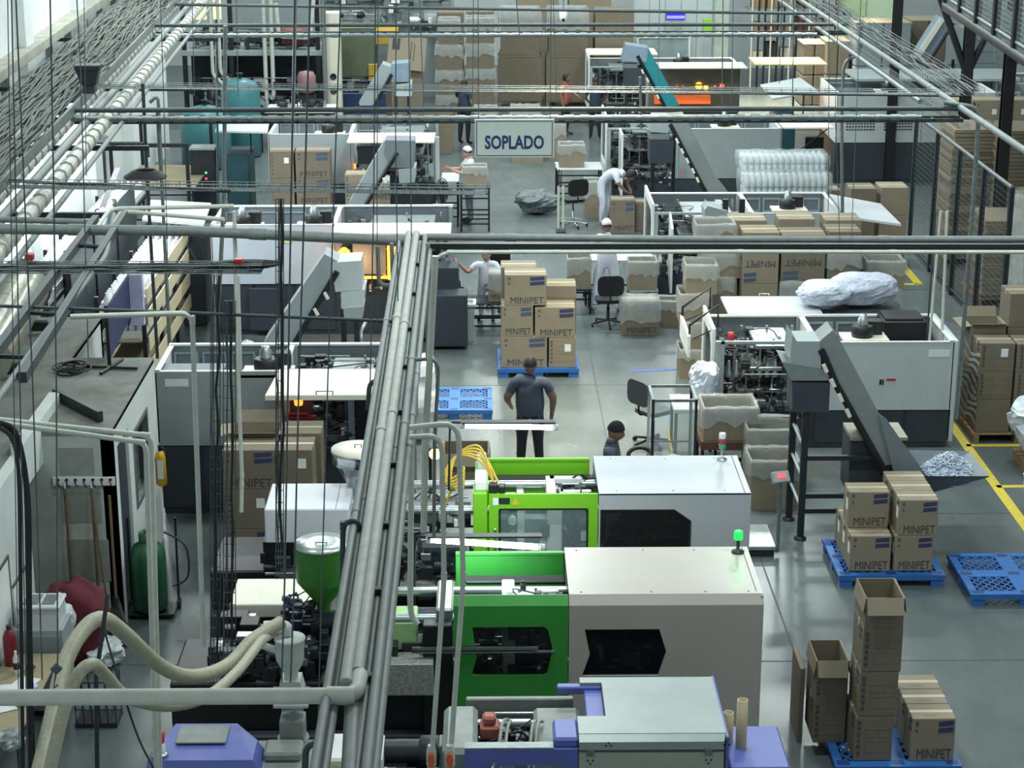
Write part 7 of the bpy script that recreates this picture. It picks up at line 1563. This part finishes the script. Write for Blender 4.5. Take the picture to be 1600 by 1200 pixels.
for k in range(60): a, b = rn.uniform(-.13, .13), rn.uniform(-.06, .06); mb.tube([(a * .25, b * .4, .52), (a, b, .02)], .009, 4)
part('bristles', mb, M('dark_straw', (84, 84, 78), .9, var=.3), t, kind='stuff'); part('ferrule', MB().lathe((0, 0, .48), [(.05, 0), (.03, .1)], 10), m_dark, t)
t = thing('broom', 'slanted thin broom handle leaning by the middle hook', 'broom', (-4.2, 19.5, 0)); part('handle', MB().tube([(.1, -.25, .05), (-.1, .15, 1.35)], .014, 7), m_handle, t); part('head', MB().box(.02, -.32, 0, .18, -.2, .06, .01), m_dark, t)
# drawing boards on the alcove wall
for k, (y, z, w_, h) in enumerate(((17.6, 1.25, .75, .75), (18.35, .95, .5, .6))):
    t = thing('notice_board', ('large', 'small')[k] + ' framed paper notice on the white alcove wall', 'notice', (-4.845, y, z)); part('sheet', MB().box(-.004, -w_ / 2, -h / 2, .006, w_ / 2, h / 2), m_paper, t); part('frame', MB().box(0, -w_ / 2 - .02, h / 2, .015, w_ / 2 + .02, h / 2 + .03).box(0, w_ / 2, -h / 2, .015, w_ / 2 + .02, h / 2), m_brass, t)
# gas cylinders, tubs, desk
for lab, x, y in (('green gas cylinder standing beside the cabin door', -3.86, 20.2),):
    t = thing('gas_cylinder', lab, 'cylinder', (x, y, .08)); part('shell', MB().lathe((0, 0, 0), [(.15, 0), (.2, .04), (.2, .68), (.16, .78), (.07, .83), (.07, .87)], 22), M('cylinder_green', (34, 88, 60), .4, var=.08), t); part('collar', MB().lathe((0, 0, .84), [(.09, 0), (.09, .1), (.075, .1), (.075, 0)], 14), M('cylinder_green'), t); part('valve', MB().box(-.02, -.02, .86, .02, .02, .95, .005).lathe((0, 0, .95), [(.03, 0), (.03, .02), (0, .02)], 8), m_brass, t)
t = thing('cylinder_trolley', 'black hand trolley holding the green gas cylinder', 'trolley', (-3.83, 20.2, 0)); part('base', MB().box(-.28, -.14, .04, .26, .22, .075, .006), m_black, t)
for xx in (-.28, .26): part('frame_bar', MB().tube([(xx, .2, .07), (xx, .24, 1.1)], .014, 6), m_black, t); part('wheel', MB().lathe((xx, .2, .06), [(.06, -.02), (.06, .02)], 14, 'x'), m_black, t)
part('hose', MB().tube(smooth([V((.15, .1, .98)), V((.4, .0, .85)), V((.42, -.05, .5)), V((.25, -.1, .4))]), .012, 6), m_cable, t)
t = thing('storage_box', 'white plastic tub with translucent lid stacked on a grey cabinet in the alcove', 'box', (-4.52, 17.9, .96)); part('tub', MB().prism([(-.2, -.16), (.2, -.16), (.2, .16), (-.2, .16)], 0, .2, 'xy').box(-.22, -.18, .2, .22, .18, .24, .015), M('tub_white', (198, 204, 206), .4, var=.04), t); part('lid_window', MB().box(-.16, -.12, .24, .0, .12, .25, .004).box(.03, -.12, .24, .16, .12, .25, .004), m_galv, t)
t = thing('cabinet', 'small grey cabinet carrying the white tub in the alcove', 'cabinet', (-4.52, 17.9, 0)); part('body', MB().box(-.24, -.2, .06, .24, .2, .96, .01), m_mid, t); part('door', MB().box(-.22, -.215, .1, .22, -.2, .9, .005), M('grey_door', (132, 142, 142), .5), t); part('plinth', MB().box(-.22, -.18, 0, .22, .18, .06), m_black, t)
blob('fabric_bag', 'dark red cloth bag bulging behind the white tub', 'bag', (-4.42, 18.95, .0), .33, .3, .5, M('maroon_cloth', (92, 28, 40), .85, var=.2, scale=8), 51, amp=.25, facet=False)
blob('plastic_bag', 'knotted white plastic bag leaning on the red cloth bag', 'bag', (-4.42, 18.3, .6), .13, .13, .2, m_filmw, 52, amp=.35, neck=True)
blob('plastic_bag', 'transparent rubbish bag on the alcove floor by the broom', 'bag', (-4.15, 18.95, 0), .2, .24, .14, m_filmw, 53, amp=.35)
table('plywood topped desk along the white wall at the lower left', -4.82, 15.9, -4.3, 17.6, .75, m_wood, m_dark)
t = thing('fire_extinguisher', 'dark red fire extinguisher standing on the lower left desk', 'extinguisher', (-4.72, 17.35, .75)); part('cylinder', MB().lathe((0, 0, 0), [(.06, 0), (.065, .02), (.065, .3), (.04, .36), (.02, .38)], 16), M('dark_red', (128, 32, 42), .4, var=.05), t); part('cap', MB().lathe((0, 0, .38), [(.025, 0), (.025, .04), (0, .04)], 8), m_black, t)
rn = random.Random(6)
for k, (x, y, rz, d) in enumerate(((-4.66, 16.75, .2, 'untidy white paper sheet on the desk nearest the wall'), (-4.5, 16.9, -.3, 'white paper sheet overlapping others on the middle of the desk'), (-4.6, 16.45, .5, 'white paper sheet at the near end of the desk'), (-4.48, 16.6, -.1, 'white paper sheet at the aisle edge of the desk'))):
    o = solo('paper_sheet', MB().box(-.11, -.15, .751 + .003 * k, .11, .15, .753 + .003 * k), m_paper, d, 'paper'); o.location = (x, y, .751 + .003 * k); o.rotation_euler = (0, 0, rz)
for lab, x, y, m_, sz in (('black tape roll on the plywood desk', -4.5, 17.2, m_black, .05), ('yellow-green cloth lump on the plywood desk', -4.4, 16.5, M('lime_cloth', (176, 190, 80), .8, var=.1), .07), ('lilac box on the plywood desk', -4.38, 16.75, M('lilac_board'), .06)):
    blob('desk_item', lab, 'item', (x, y, .765), sz, sz, sz * .5, m_, int(x * -100) % 17, amp=.2, n=14, m=8, facet=False)
t = thing('bottle', 'white bottle with dark label standing on the plywood desk', 'bottle', (-4.62, 17.15, .75)); part('body', MB().lathe((0, 0, 0), [(.03, 0), (.03, .16), (.012, .2), (.012, .24), (0, .24)], 12), m_white, t); part('label', MB().lathe((0, 0, .05), [(.031, 0), (.031, .07)], 12), m_dark, t)
t = thing('wire_basket', 'black wire basket under the hose arches', 'basket', (-3.95, 17.6, 0)); mb = MB()
for k in range(6): mb.tube([(-.2 + .08 * k, -.15, .5), (-.2 + .08 * k, -.15, .05), (-.2 + .08 * k, .15, .05), (-.2 + .08 * k, .15, .5)], .006, 4)
for z in (.05, .2, .35, .5): mb.tube([(-.2, -.15, z), (.2, -.15, z), (.2, .15, z), (-.2, .15, z), (-.2, -.15, z)], .006, 4)
part('basket', mb, m_black, t, kind='stuff'); part('frame', MB().box(-.21, -.16, 0, .21, .16, .05), m_dark, t)
blob('cloth_heap', 'black and white patterned cloth heap below the wire knot', 'cloth', (-4.3, 15.6, .75), .12, .12, .09, M('patched_cloth', (150, 160, 160), .8, var=.9, scale=9), 57, amp=.3)
solo('wire_knot', MB().lathe(Q(88, 1045, 8.2), [(0, -.03), (.03, 0), (0, .03)], 8).tube([Q(88, 1045, 8.2), Q(84, 1075, 8.2), Q(90, 1070, 8.2)], .006, 5), m_rod, 'twisted wire knot at the end of the left hanger rod', 'wire')
# left machine side: white lid plates and boards
for lab, px in (('white lid plate tilted up at the left end of the white panelled machine', ((236, 312), (330, 317), (318, 350), (222, 342))), ('pale lid plate at the left end of the third left machine', ((344, 183), (422, 182), (418, 206), (336, 204))), ('cream lid plate tilted open beside the far oven machine', ((1188, 132), (1250, 121), (1279, 142), (1207, 154)))):
    ztop = 1.95; q_ = [P(x, y, ztop) for x, y in px][::-1]
    t = thing('lid_plate', lab, 'lid', sum(q_, V()) / 4); part('plate', MB()._add([*q_, *[p - V((0, 0, .04)) for p in q_]], [(0, 1, 2, 3), (7, 6, 5, 4), (0, 4, 5, 1), (1, 5, 6, 2), (2, 6, 7, 3), (3, 7, 4, 0)]), m_light, t, world=True)
    cx_ = sum(p.x for p in q_) / 4; cy_ = sum(p.y for p in q_) / 4
    part('base', MB().box(cx_ + (.1 if 'white lid' in lab else -.35), cy_ - .5, 0, cx_ + (.5 if 'white lid' in lab else .15), cy_ + .6, 1.6 if 'white lid' in lab else 1.35, .02), m_slate if 'white lid' in lab else M('teal_paint', (36, 74, 82), .45, var=.1), t, world=True); part('stay', MB().tube([(cx_ + .4, cy_, 1.3), (cx_ + .4, cy_, 1.92)], .02, 6), m_dark, t, world=True); part('stay', MB().tube([(cx_ + .15, cy_, 1.3), (cx_ + .15, cy_, 1.92)], .02, 6), m_dark, t, world=True)
# white sacks and blue drum behind the big left machine
for k, (x, y, lab, rx) in enumerate(((-3.35, 26.0, 'white sack left of the pale elevator foot', .35), (-2.15, 26.3, 'white sack right of the pale elevator foot', .42), (-1.15, 26.4, 'white sack beside the blue drum lid', .4))):
    blob('sack', lab, 'sack', (x, y, 0), rx, .35, .62 if k else .75, m_bagw, 60 + k, amp=.3, n=26, m=16)
t = thing('blue_drum', 'dark blue round drum lid with steel stem behind the big left machine', 'drum', (-1.72, 25.3, 0)); part('drum', MB().lathe((0, 0, 0), [(.3, 0), (.3, 1.65), (.27, 1.7), (0, 1.72)], 20), M('drum_navy', (34, 58, 100), .4, var=.1), t); part('stem', MB().tube([(0, -.2, 1.7), (0, -.25, 2.0), (.05, .1, 2.05)], .025, 6), m_steel, t)
t = thing('yellow_rack', 'black bars with yellow edges behind the big left machine', 'rack', (-2.6, 25.4, 0))
for z in (1.35, 1.55): part('bar', MB().box(-.5, -.05, z, .55, .05, z + .06), m_black, t); part('edge', MB().box(-.5, -.055, z + .06, .55, .05, z + .075), m_yellow, t)
for xx in (-.48, .5): part('post', MB().box(xx - .03, -.04, 0, xx + .03, .04, 1.6), m_dark, t)
# ---- machine room at the far left
m_teal = M('tank_teal', (60, 118, 124), .4, var=.1)
for lab, x, y, r, h in (('near teal round topped tank at the far left', -7.0, 47.5, .62, 1.55), ('taller teal tank behind the near one at the far left', -6.3, 49.0, .5, 2.0)):
    t = thing('air_tank', lab, 'tank', (x, y, 0)); part('shell', MB().lathe((0, 0, 0), [(r * .8, 0), (r, .05), (r, h - r * .6), (r * .8, h - r * .2), (r * .4, h - .03), (0, h)], 24), m_teal, t); part('nozzle', MB().lathe((0, 0, h - .02), [(.06, 0), (.06, .12), (.09, .12), (.09, .15), (0, .15)], 10), m_dark, t); part('skirt', MB().lathe((0, 0, 0), [(r * .9, 0), (r * .9, .08)], 24), m_dark, t)
t = thing('control_box', 'dark control box with red and green lights at the far left', 'cabinet', (-6.25, 42.0, 0)); part('body', MB().box(-.28, -.2, 0, .25, .25, 1.45, .01), m_dark, t); part('top', MB().box(-.3, -.22, 1.45, .27, .27, 1.5, .005), m_mid, t)
for z, m_ in ((.95, M('led_green', (90, 240, 140), .4, var=0, emit=2)), (.82, M('led_red', (250, 80, 90), .4, var=0, emit=2))): part('indicator', MB().lathe((.05, -.2, z), [(.025, 0), (.025, -.015), (0, -.02)], 8, 'y'), m_, t)
t = thing('press_machine', 'olive press cabinet with dark blue base and yellow top at the far left', 'machine', (-3.8, 56, 0)); part('body', MB().box(-.75, 0, .6, .55, 1.2, 2.45, .02), M('olive_panel', (96, 106, 84), .45, var=.15), t); part('side_column', MB().box(-1.35, .1, .3, -.75, 1.1, 2.35, .01), m_slate, t); part('base', MB().box(-2.1, -.3, .0, 1.6, 1.4, .6, .02), M('navy_base', (40, 62, 98), .5, var=.3, scale=6), t); part('yellow_block', MB().box(.5, .1, 1.95, 1.2, 1.0, 2.35, .01), M('machine_yellow', (184, 150, 50), .5, var=.1), t); clutter(t, (-5.9, 55.8, .45, -2.3, 56.2, 1.05), 30, 71, size=(.08, .3), hoses=6); part('yellow_guard', MB().box(.35, -.1, .8, .6, .2, 1.4, .01), M('machine_yellow'), t)
t = thing('tower_cabinet', 'pale tower cabinet with round gauges at the far left', 'cabinet', (-4.3, 54.0, 0)); part('body', MB().box(-.28, -.2, 0, .2, .4, 3.1, .01), m_cream, t)
for z in (.95, 1.35): part('gauge', MB().lathe((0, -.2, z), [(.09, 0), (.09, -.03), (.06, -.035), (.06, -.02), (0, -.02)], 14, 'y'), m_dark, t)
t = thing('mezzanine', 'grey steel mezzanine platform with pipes in the far left machine room', 'platform', (-6.6, 54, 0)); part('deck', MB().box(-1.9, -.4, 1.95, 2.0, 1.6, 2.1, .01), m_mid, t)
for xx in (-1.8, -.5, 1.9): part('post', MB().box(xx - .06, -.35, 0, xx + .06, -.23, 3.8), m_black, t)
part('back_panel', MB().box(-1.9, 1.5, 0, 2.0, 1.6, 1.95), m_dark, t); part('upper_panel', MB().box(-.8, 1.6, 2.1, 1.9, 1.7, 3.8), m_mid, t)
clutter(t, (-8.3, 53.7, 2.1, -4.7, 55.2, 2.6), 40, 72, mats=(m_dark, m_galv, m_brass), size=(.08, .35), hoses=10, rods=8)
clutter(t, (-8.2, 53.4, .1, -4.7, 53.7, 1.5), 40, 73, mats=(m_dark, m_mid, m_black), size=(.1, .4), hoses=10, rods=4)
part('motor', MB().lathe((.9, -.1, 2.45), [(.22, 0), (.25, .1), (.25, .6), (.2, .7)], 14, 'x'), M('maroon_motor', (110, 56, 54), .5, var=.15), t); part('tank', MB().lathe((1.6, -.8, .95), [(.1, 0), (.26, .1), (.26, .5), (.2, .62), (0, .66)], 14), M('rose_tank', (150, 112, 118), .5), t)
part('tank_stand', MB().box(1.35, -1.0, 0, 1.85, -.6, .95), m_dark, t)
part('lit_window', MB().box(-1.75, 1.42, 2.75, -1.4, 1.48, 3.6).box(-1.2, 1.42, 2.75, -.98, 1.48, 3.6), M('warm_window', (255, 226, 150), .5, var=0, emit=1.6), t, 'warm lit window')
for k, (pts, r) in enumerate([([(-1.0, -.6, 3.8), (-1.0, -.6, 1.45), (-.5, -.6, 1.0), (-.5, -.6, .6)], .05), ([(-.8, -.5, 3.8), (-.8, -.5, 1.5), (-.3, -.5, 1.1), (-.3, -.5, .5)], .05), ([(.45, -.5, 3.8), (.45, -.5, .3)], .06), ([(.65, -.5, 3.8), (.65, -.5, .3)], .06), ([(.8, -.5, 3.4), (.85, -.5, 2.5), (1.7, -.5, 2.45), (1.85, -.5, 3.6)], .06), ([(2.1, -.6, 3.8), (2.1, -.6, .4)], .07)]): part('pipe', MB().tube([V(p) for p in pts], r, 8, .12), m_pipew if k < 5 else m_pipeg, t)
t = thing('packing_table', 'cream topped packing bench with machine parts at the far left', 'table', (-4.9, 50.5, 0)); part('top', MB().box(-.9, -.6, .95, .9, .5, 1.02, .01), m_cream, t); part('body', MB().box(-.85, -.55, 0, .85, .45, .95, .01), m_dark, t); clutter(t, (-5.6, 50.2, 1.02, -4.2, 50.9, 1.2), 14, 74, size=(.06, .22), hoses=0, rods=0)
t = thing('bottling_frame', 'far machine frame with white beam beside the leaning carton sheet', 'machine', (-2.6, 58.5, 0)); part('wall_panel', MB().box(-3.6, .4, 0, 1.6, .6, 3.4), m_mid, t); part('rail', MB().box(-3.5, .3, 2.2, 1.5, .4, 2.5), m_light, t); part('rail', MB().box(-3.5, .3, 2.9, 1.5, .4, 3.0), m_galv, t); clutter(t, (-6, 58.3, 1.9, -1.1, 58.7, 3.3), 30, 75, mats=(m_galv, m_dark, m_white), size=(.1, .3), hoses=4)
# ---- far right end
t = thing('panel_partition', 'pale panel partition at the far end behind the oven machine', 'partition', (6.1, 61, 0))
for k in range(6): part('panel', MB().box(-1.5 + .5 * k, 0, 0, -1.02 + .5 * k, .08, 3.6, .005), M('pale_panel', (186, 196, 196), .6, var=.04), t)
part('column', MB().box(1.0, -.5, 0, 1.45, -.1, 4.0, .01), M('pale_green_column', (178, 190, 180), .7), t)
t = thing('display_window', 'framed glass window in the far panel partition', 'window', (5.55, 60.9, .0)); part('frame', MB().prism([(-.85, .2), (.85, .2), (.85, 1.6), (-.85, 1.6)], -.06, 0, holes=[[(-.78, .27), (.78, .27), (.78, 1.53), (-.78, 1.53)]]), m_white, t); part('pane', MB().box(-.78, -.03, .27, .78, -.02, 1.53), M('window_grey', (150, 166, 166), .15, var=.2, scale=3), t)
q = Q(1056, 27, 60.5); t = thing('insect_lamp', 'glowing blue tube lamp on the far panel partition', 'lamp', q); part('tube', MB().tube([(-.28, 0, 0), (.28, 0, 0)], .05, 8), M('blue_tube', (70, 70, 255), .4, var=0, emit=6), t); part('housing', MB().box(-.3, .05, -.1, .3, .25, .12, .01), M('lamp_blue', (50, 50, 170), .4), t)
q = Q(1106, 40, 60.3); t = thing('green_notice', 'lime green notice on the far pale column', 'notice', q); part('sheet', MB().box(-.14, -.02, -.18, .14, .28, .18, .004), M('notice_lime', (140, 200, 60), .6), t)
t = thing('storage_rack', 'pale barred rack full of goods at the far end right of the partition', 'rack', (9.9, 61, 0))
for k in range(14): part('bar', MB().tube([(-1.6 + .2 * k, -.3, 0), (-1.6 + .2 * k, -.3, 3.4)], .03, 6), m_dark if k % 3 else m_cream, t)
for z in (.6, 1.5, 2.4, 3.3): part('shelf', MB().box(-1.7, -.25, z, 1.15, .7, z + .06), m_mid, t)
rn = random.Random(77); tones = [M('rack_tan', (170, 140, 100), .8), M('rack_cream', (222, 214, 190), .7), M('rack_dark', (70, 64, 60), .7), M('rack_rust', (130, 80, 60), .7)]
for z, zn in ((.66, 'lowest'), (1.56, 'second'), (2.46, 'upper')):
    for k in range(6):
        w_ = .3 + .15 * rn.random(); h = .3 + .45 * rn.random(); o = solo('rack_box', MB().box(-w_ / 2, -.2, 0, w_ / 2, .3, h, .01), tones[rn.randrange(4)], '%s box from the left on the %s shelf of the far barred rack' % (('first', 'second', 'third', 'fourth', 'fifth', 'last')[k], zn), 'box', 'boxes on the far barred rack'); o.location = (9.9 - 1.4 + .47 * k, 61.1, z)
for k, (px0, px1, y0, y1, m_, lab) in enumerate([(1255, 1290, 70, 125, m_cards[2], 'brown wrapped pallet load beyond the cream lid'), (1292, 1326, 66, 125, m_cards[0], 'second brown pallet load left of the grey curtain'), (1338, 1420, 37, 125, M('grey_wrap', (132, 144, 150), .6, var=.06), 'big grey wrapped load left of the black column'), (1424, 1476, 33, 110, m_cards[2], 'dark carton block behind the leaning cream conveyor'), (1512, 1572, 48, 118, M('grey_wrap'), 'grey partition block behind the aluminium ladder')]):
    a_ = Q(px0, y0, 57 - k * .3 + 1.4 * (k == 3)); b_ = Q(px1, y1, 57 - k * .3 + 1.4 * (k == 3)); t = thing('pallet_load', lab, 'load', ((a_.x + b_.x) / 2, a_.y, 0)); w_ = (b_.x - a_.x) / 2; h = a_.z
    n = 2 if k != 4 else 1
    for i in range(n):
        for j in range(2): part('block', MB().box(-w_ + 2 * w_ * i / n + .01, 0, h * j / 2 + .01, -w_ + 2 * w_ * (i + 1) / n - .01, 1.2, h * (j + 1) / 2, .03), m_, t)
    part('top_edge', MB().box(-w_, 0, h, w_, 1.2, h + .03), m_tape, t)
te = elevator('cream sided conveyor leaning up beside the black column, far right', None, [(1471, 27), (1490, 30), (1452, 95), (1430, 92)][::-1], [(1490, 36), (1452, 96)], 52, .7, M('pale_blue_paint'), legs=((1482, 200, 1.9), (1465, 200, 1.2)))
a_ = [Q(x, y, 51.9) for x, y in ((1469, 27), (1476, 30), (1437, 90), (1429, 88))]
part('side_plate', MB()._add([*a_, *[p + V((0, -.05, 0)) for p in a_]], [(0, 1, 2, 3), (7, 6, 5, 4), (0, 4, 5, 1), (1, 5, 6, 2), (2, 6, 7, 3), (3, 7, 4, 0)]), m_cream, te, 'cream upper side plate', world=True)
t = thing('ladder', 'aluminium ladder leaning at the far right', 'ladder', Q(1540, 110, 54)); lx = t.location.copy(); t.location = (lx.x, 54, 0)
for s_ in (-1, 1): part('stile', MB().tube([(s_ * .32, -.3, 0), (s_ * .26, .4, 2.6)], .03, 6), m_galv, t)
for k in range(8): part('rung', MB().tube([(-.3, -.3 + .085 * k, .3 * (k + .5)), (.3, -.3 + .085 * k, .3 * (k + .5))], .02, 6), m_galv, t)
q = Q(1588, 90, 60); t = thing('fire_sign', 'red and white fire extinguisher sign on the far right wall', 'sign', (q.x, 60, q.z)); part('board', MB().box(-.17, -.01, -.17, .17, .01, .17, .004), M('sign_red', (176, 40, 50), .5, var=0), t); part('pictogram', MB().prism([(-.04, -.1), (.04, -.1), (.04, .03), (.015, .06), (.015, .1), (-.05, .1), (-.05, .08), (-.015, .07), (-.015, .06), (-.04, .03)], -.014, -.01), m_white, t)
solo('trim_90', MB().box(15.6, 60.02, 0, 18, 60.25, 4), m_wall2, kind='structure')
q = Q(1355, 20, 60); t = thing('pale_wall_panel', 'pale green bright wall panel at the far right end', 'panel', (11.6, 61, 0)); part('panel', MB().box(-1.0, 0, 0, 1.3, .1, 3.4, .01), M('pale_green_panel', (206, 226, 196), .6, var=.05), t); part('inner_panel', MB().box(-.5, -.05, 1.4, .3, 0, 3.2, .02), M('pale_green_panel2', (190, 214, 170), .6), t)  # plain pale green board in its own colour
# machine and items right of the middle machine
t = thing('swivel_chair', 'dark chair between the middle right machine and the grey cabinet', 'chair', (7.7, 44.6, 0)); part('seat', MB().box(-.22, -.22, .5, .22, .22, .56, .03), m_black, t); part('backrest', MB().box(-.22, .2, .7, .22, .26, 1.2, .03), m_black, t); part('column', MB().tube([(0, 0, .05), (0, 0, .5)], .03, 6), m_dark, t); part('back_stem', MB().box(-.03, .21, .5, .03, .25, .75), m_dark, t); part('base', MB().lathe((0, 0, 0), [(.25, 0), (.25, .03), (.04, .06)], 12), m_dark, t)
t = thing('ceiling_camera', 'white dome camera hanging over the far carton row', 'camera', Q(880, 30, 40)); part('housing', MB().lathe((0, 0, 0), [(0, -.06), (.05, -.04), (.07, 0), (.08, .06), (.08, .16), (0, .18)], 14), m_white, t); part('lens', MB().lathe((0, -.06, -.01), [(.035, -.02), (.035, .02)], 10, 'y'), m_black, t); part('stem', MB().tube([(0, 0, .17), (0, 0, 2.2)], .015, 6), m_galv, t)

plastic_pallet(-.52, 27.85, 'empty blue plastic pallet on the aisle floor left of the standing man', 1.16, 1.15)
q = Q(672, 705, 20.9); t = thing('yellow_glow_item', 'small bright yellow glowing item behind the lime machine', 'lamp', (q.x, 20.9, q.z)); part('head', MB().lathe((0, 0, 0), [(.07, -.1), (.1, 0), (.09, .01), (0, .01)], 14, 'y'), m_black, t); part('lens', MB().lathe((.06, -.1, 0), [(.07, 0), (.04, -.03), (0, -.035)], 12, 'y'), M('glow_yellow', (255, 236, 120), .4, var=0, emit=5), t); part('stand', MB().box(-.02, -.02, -q.z, .02, .02, 0), m_dark, t); part('strap', MB().box(.12, -.03, -.25, .17, .0, .12, .01), m_yellow, t)  # bright yellow item given its own glow, built like a lamp on a stand
for k, (z0, z1, y0, y1) in enumerate(((1.85, 2.15, 19.5, 19.7), )): pass
pl = M('bare_plaster', (142, 148, 140), .9, var=.12, scale=6, bump=.2)
for (x0, z0, x1, z1) in ((-4.68, 1.86, -4.3, 2.17), (-4.68, 1.3, -4.25, 1.7), (-4.66, .6, -4.2, 1.1)): part('plaster_patch', MB().box(x0, 19.774, z0, x1, 19.78, z1), pl, cab, world=True)
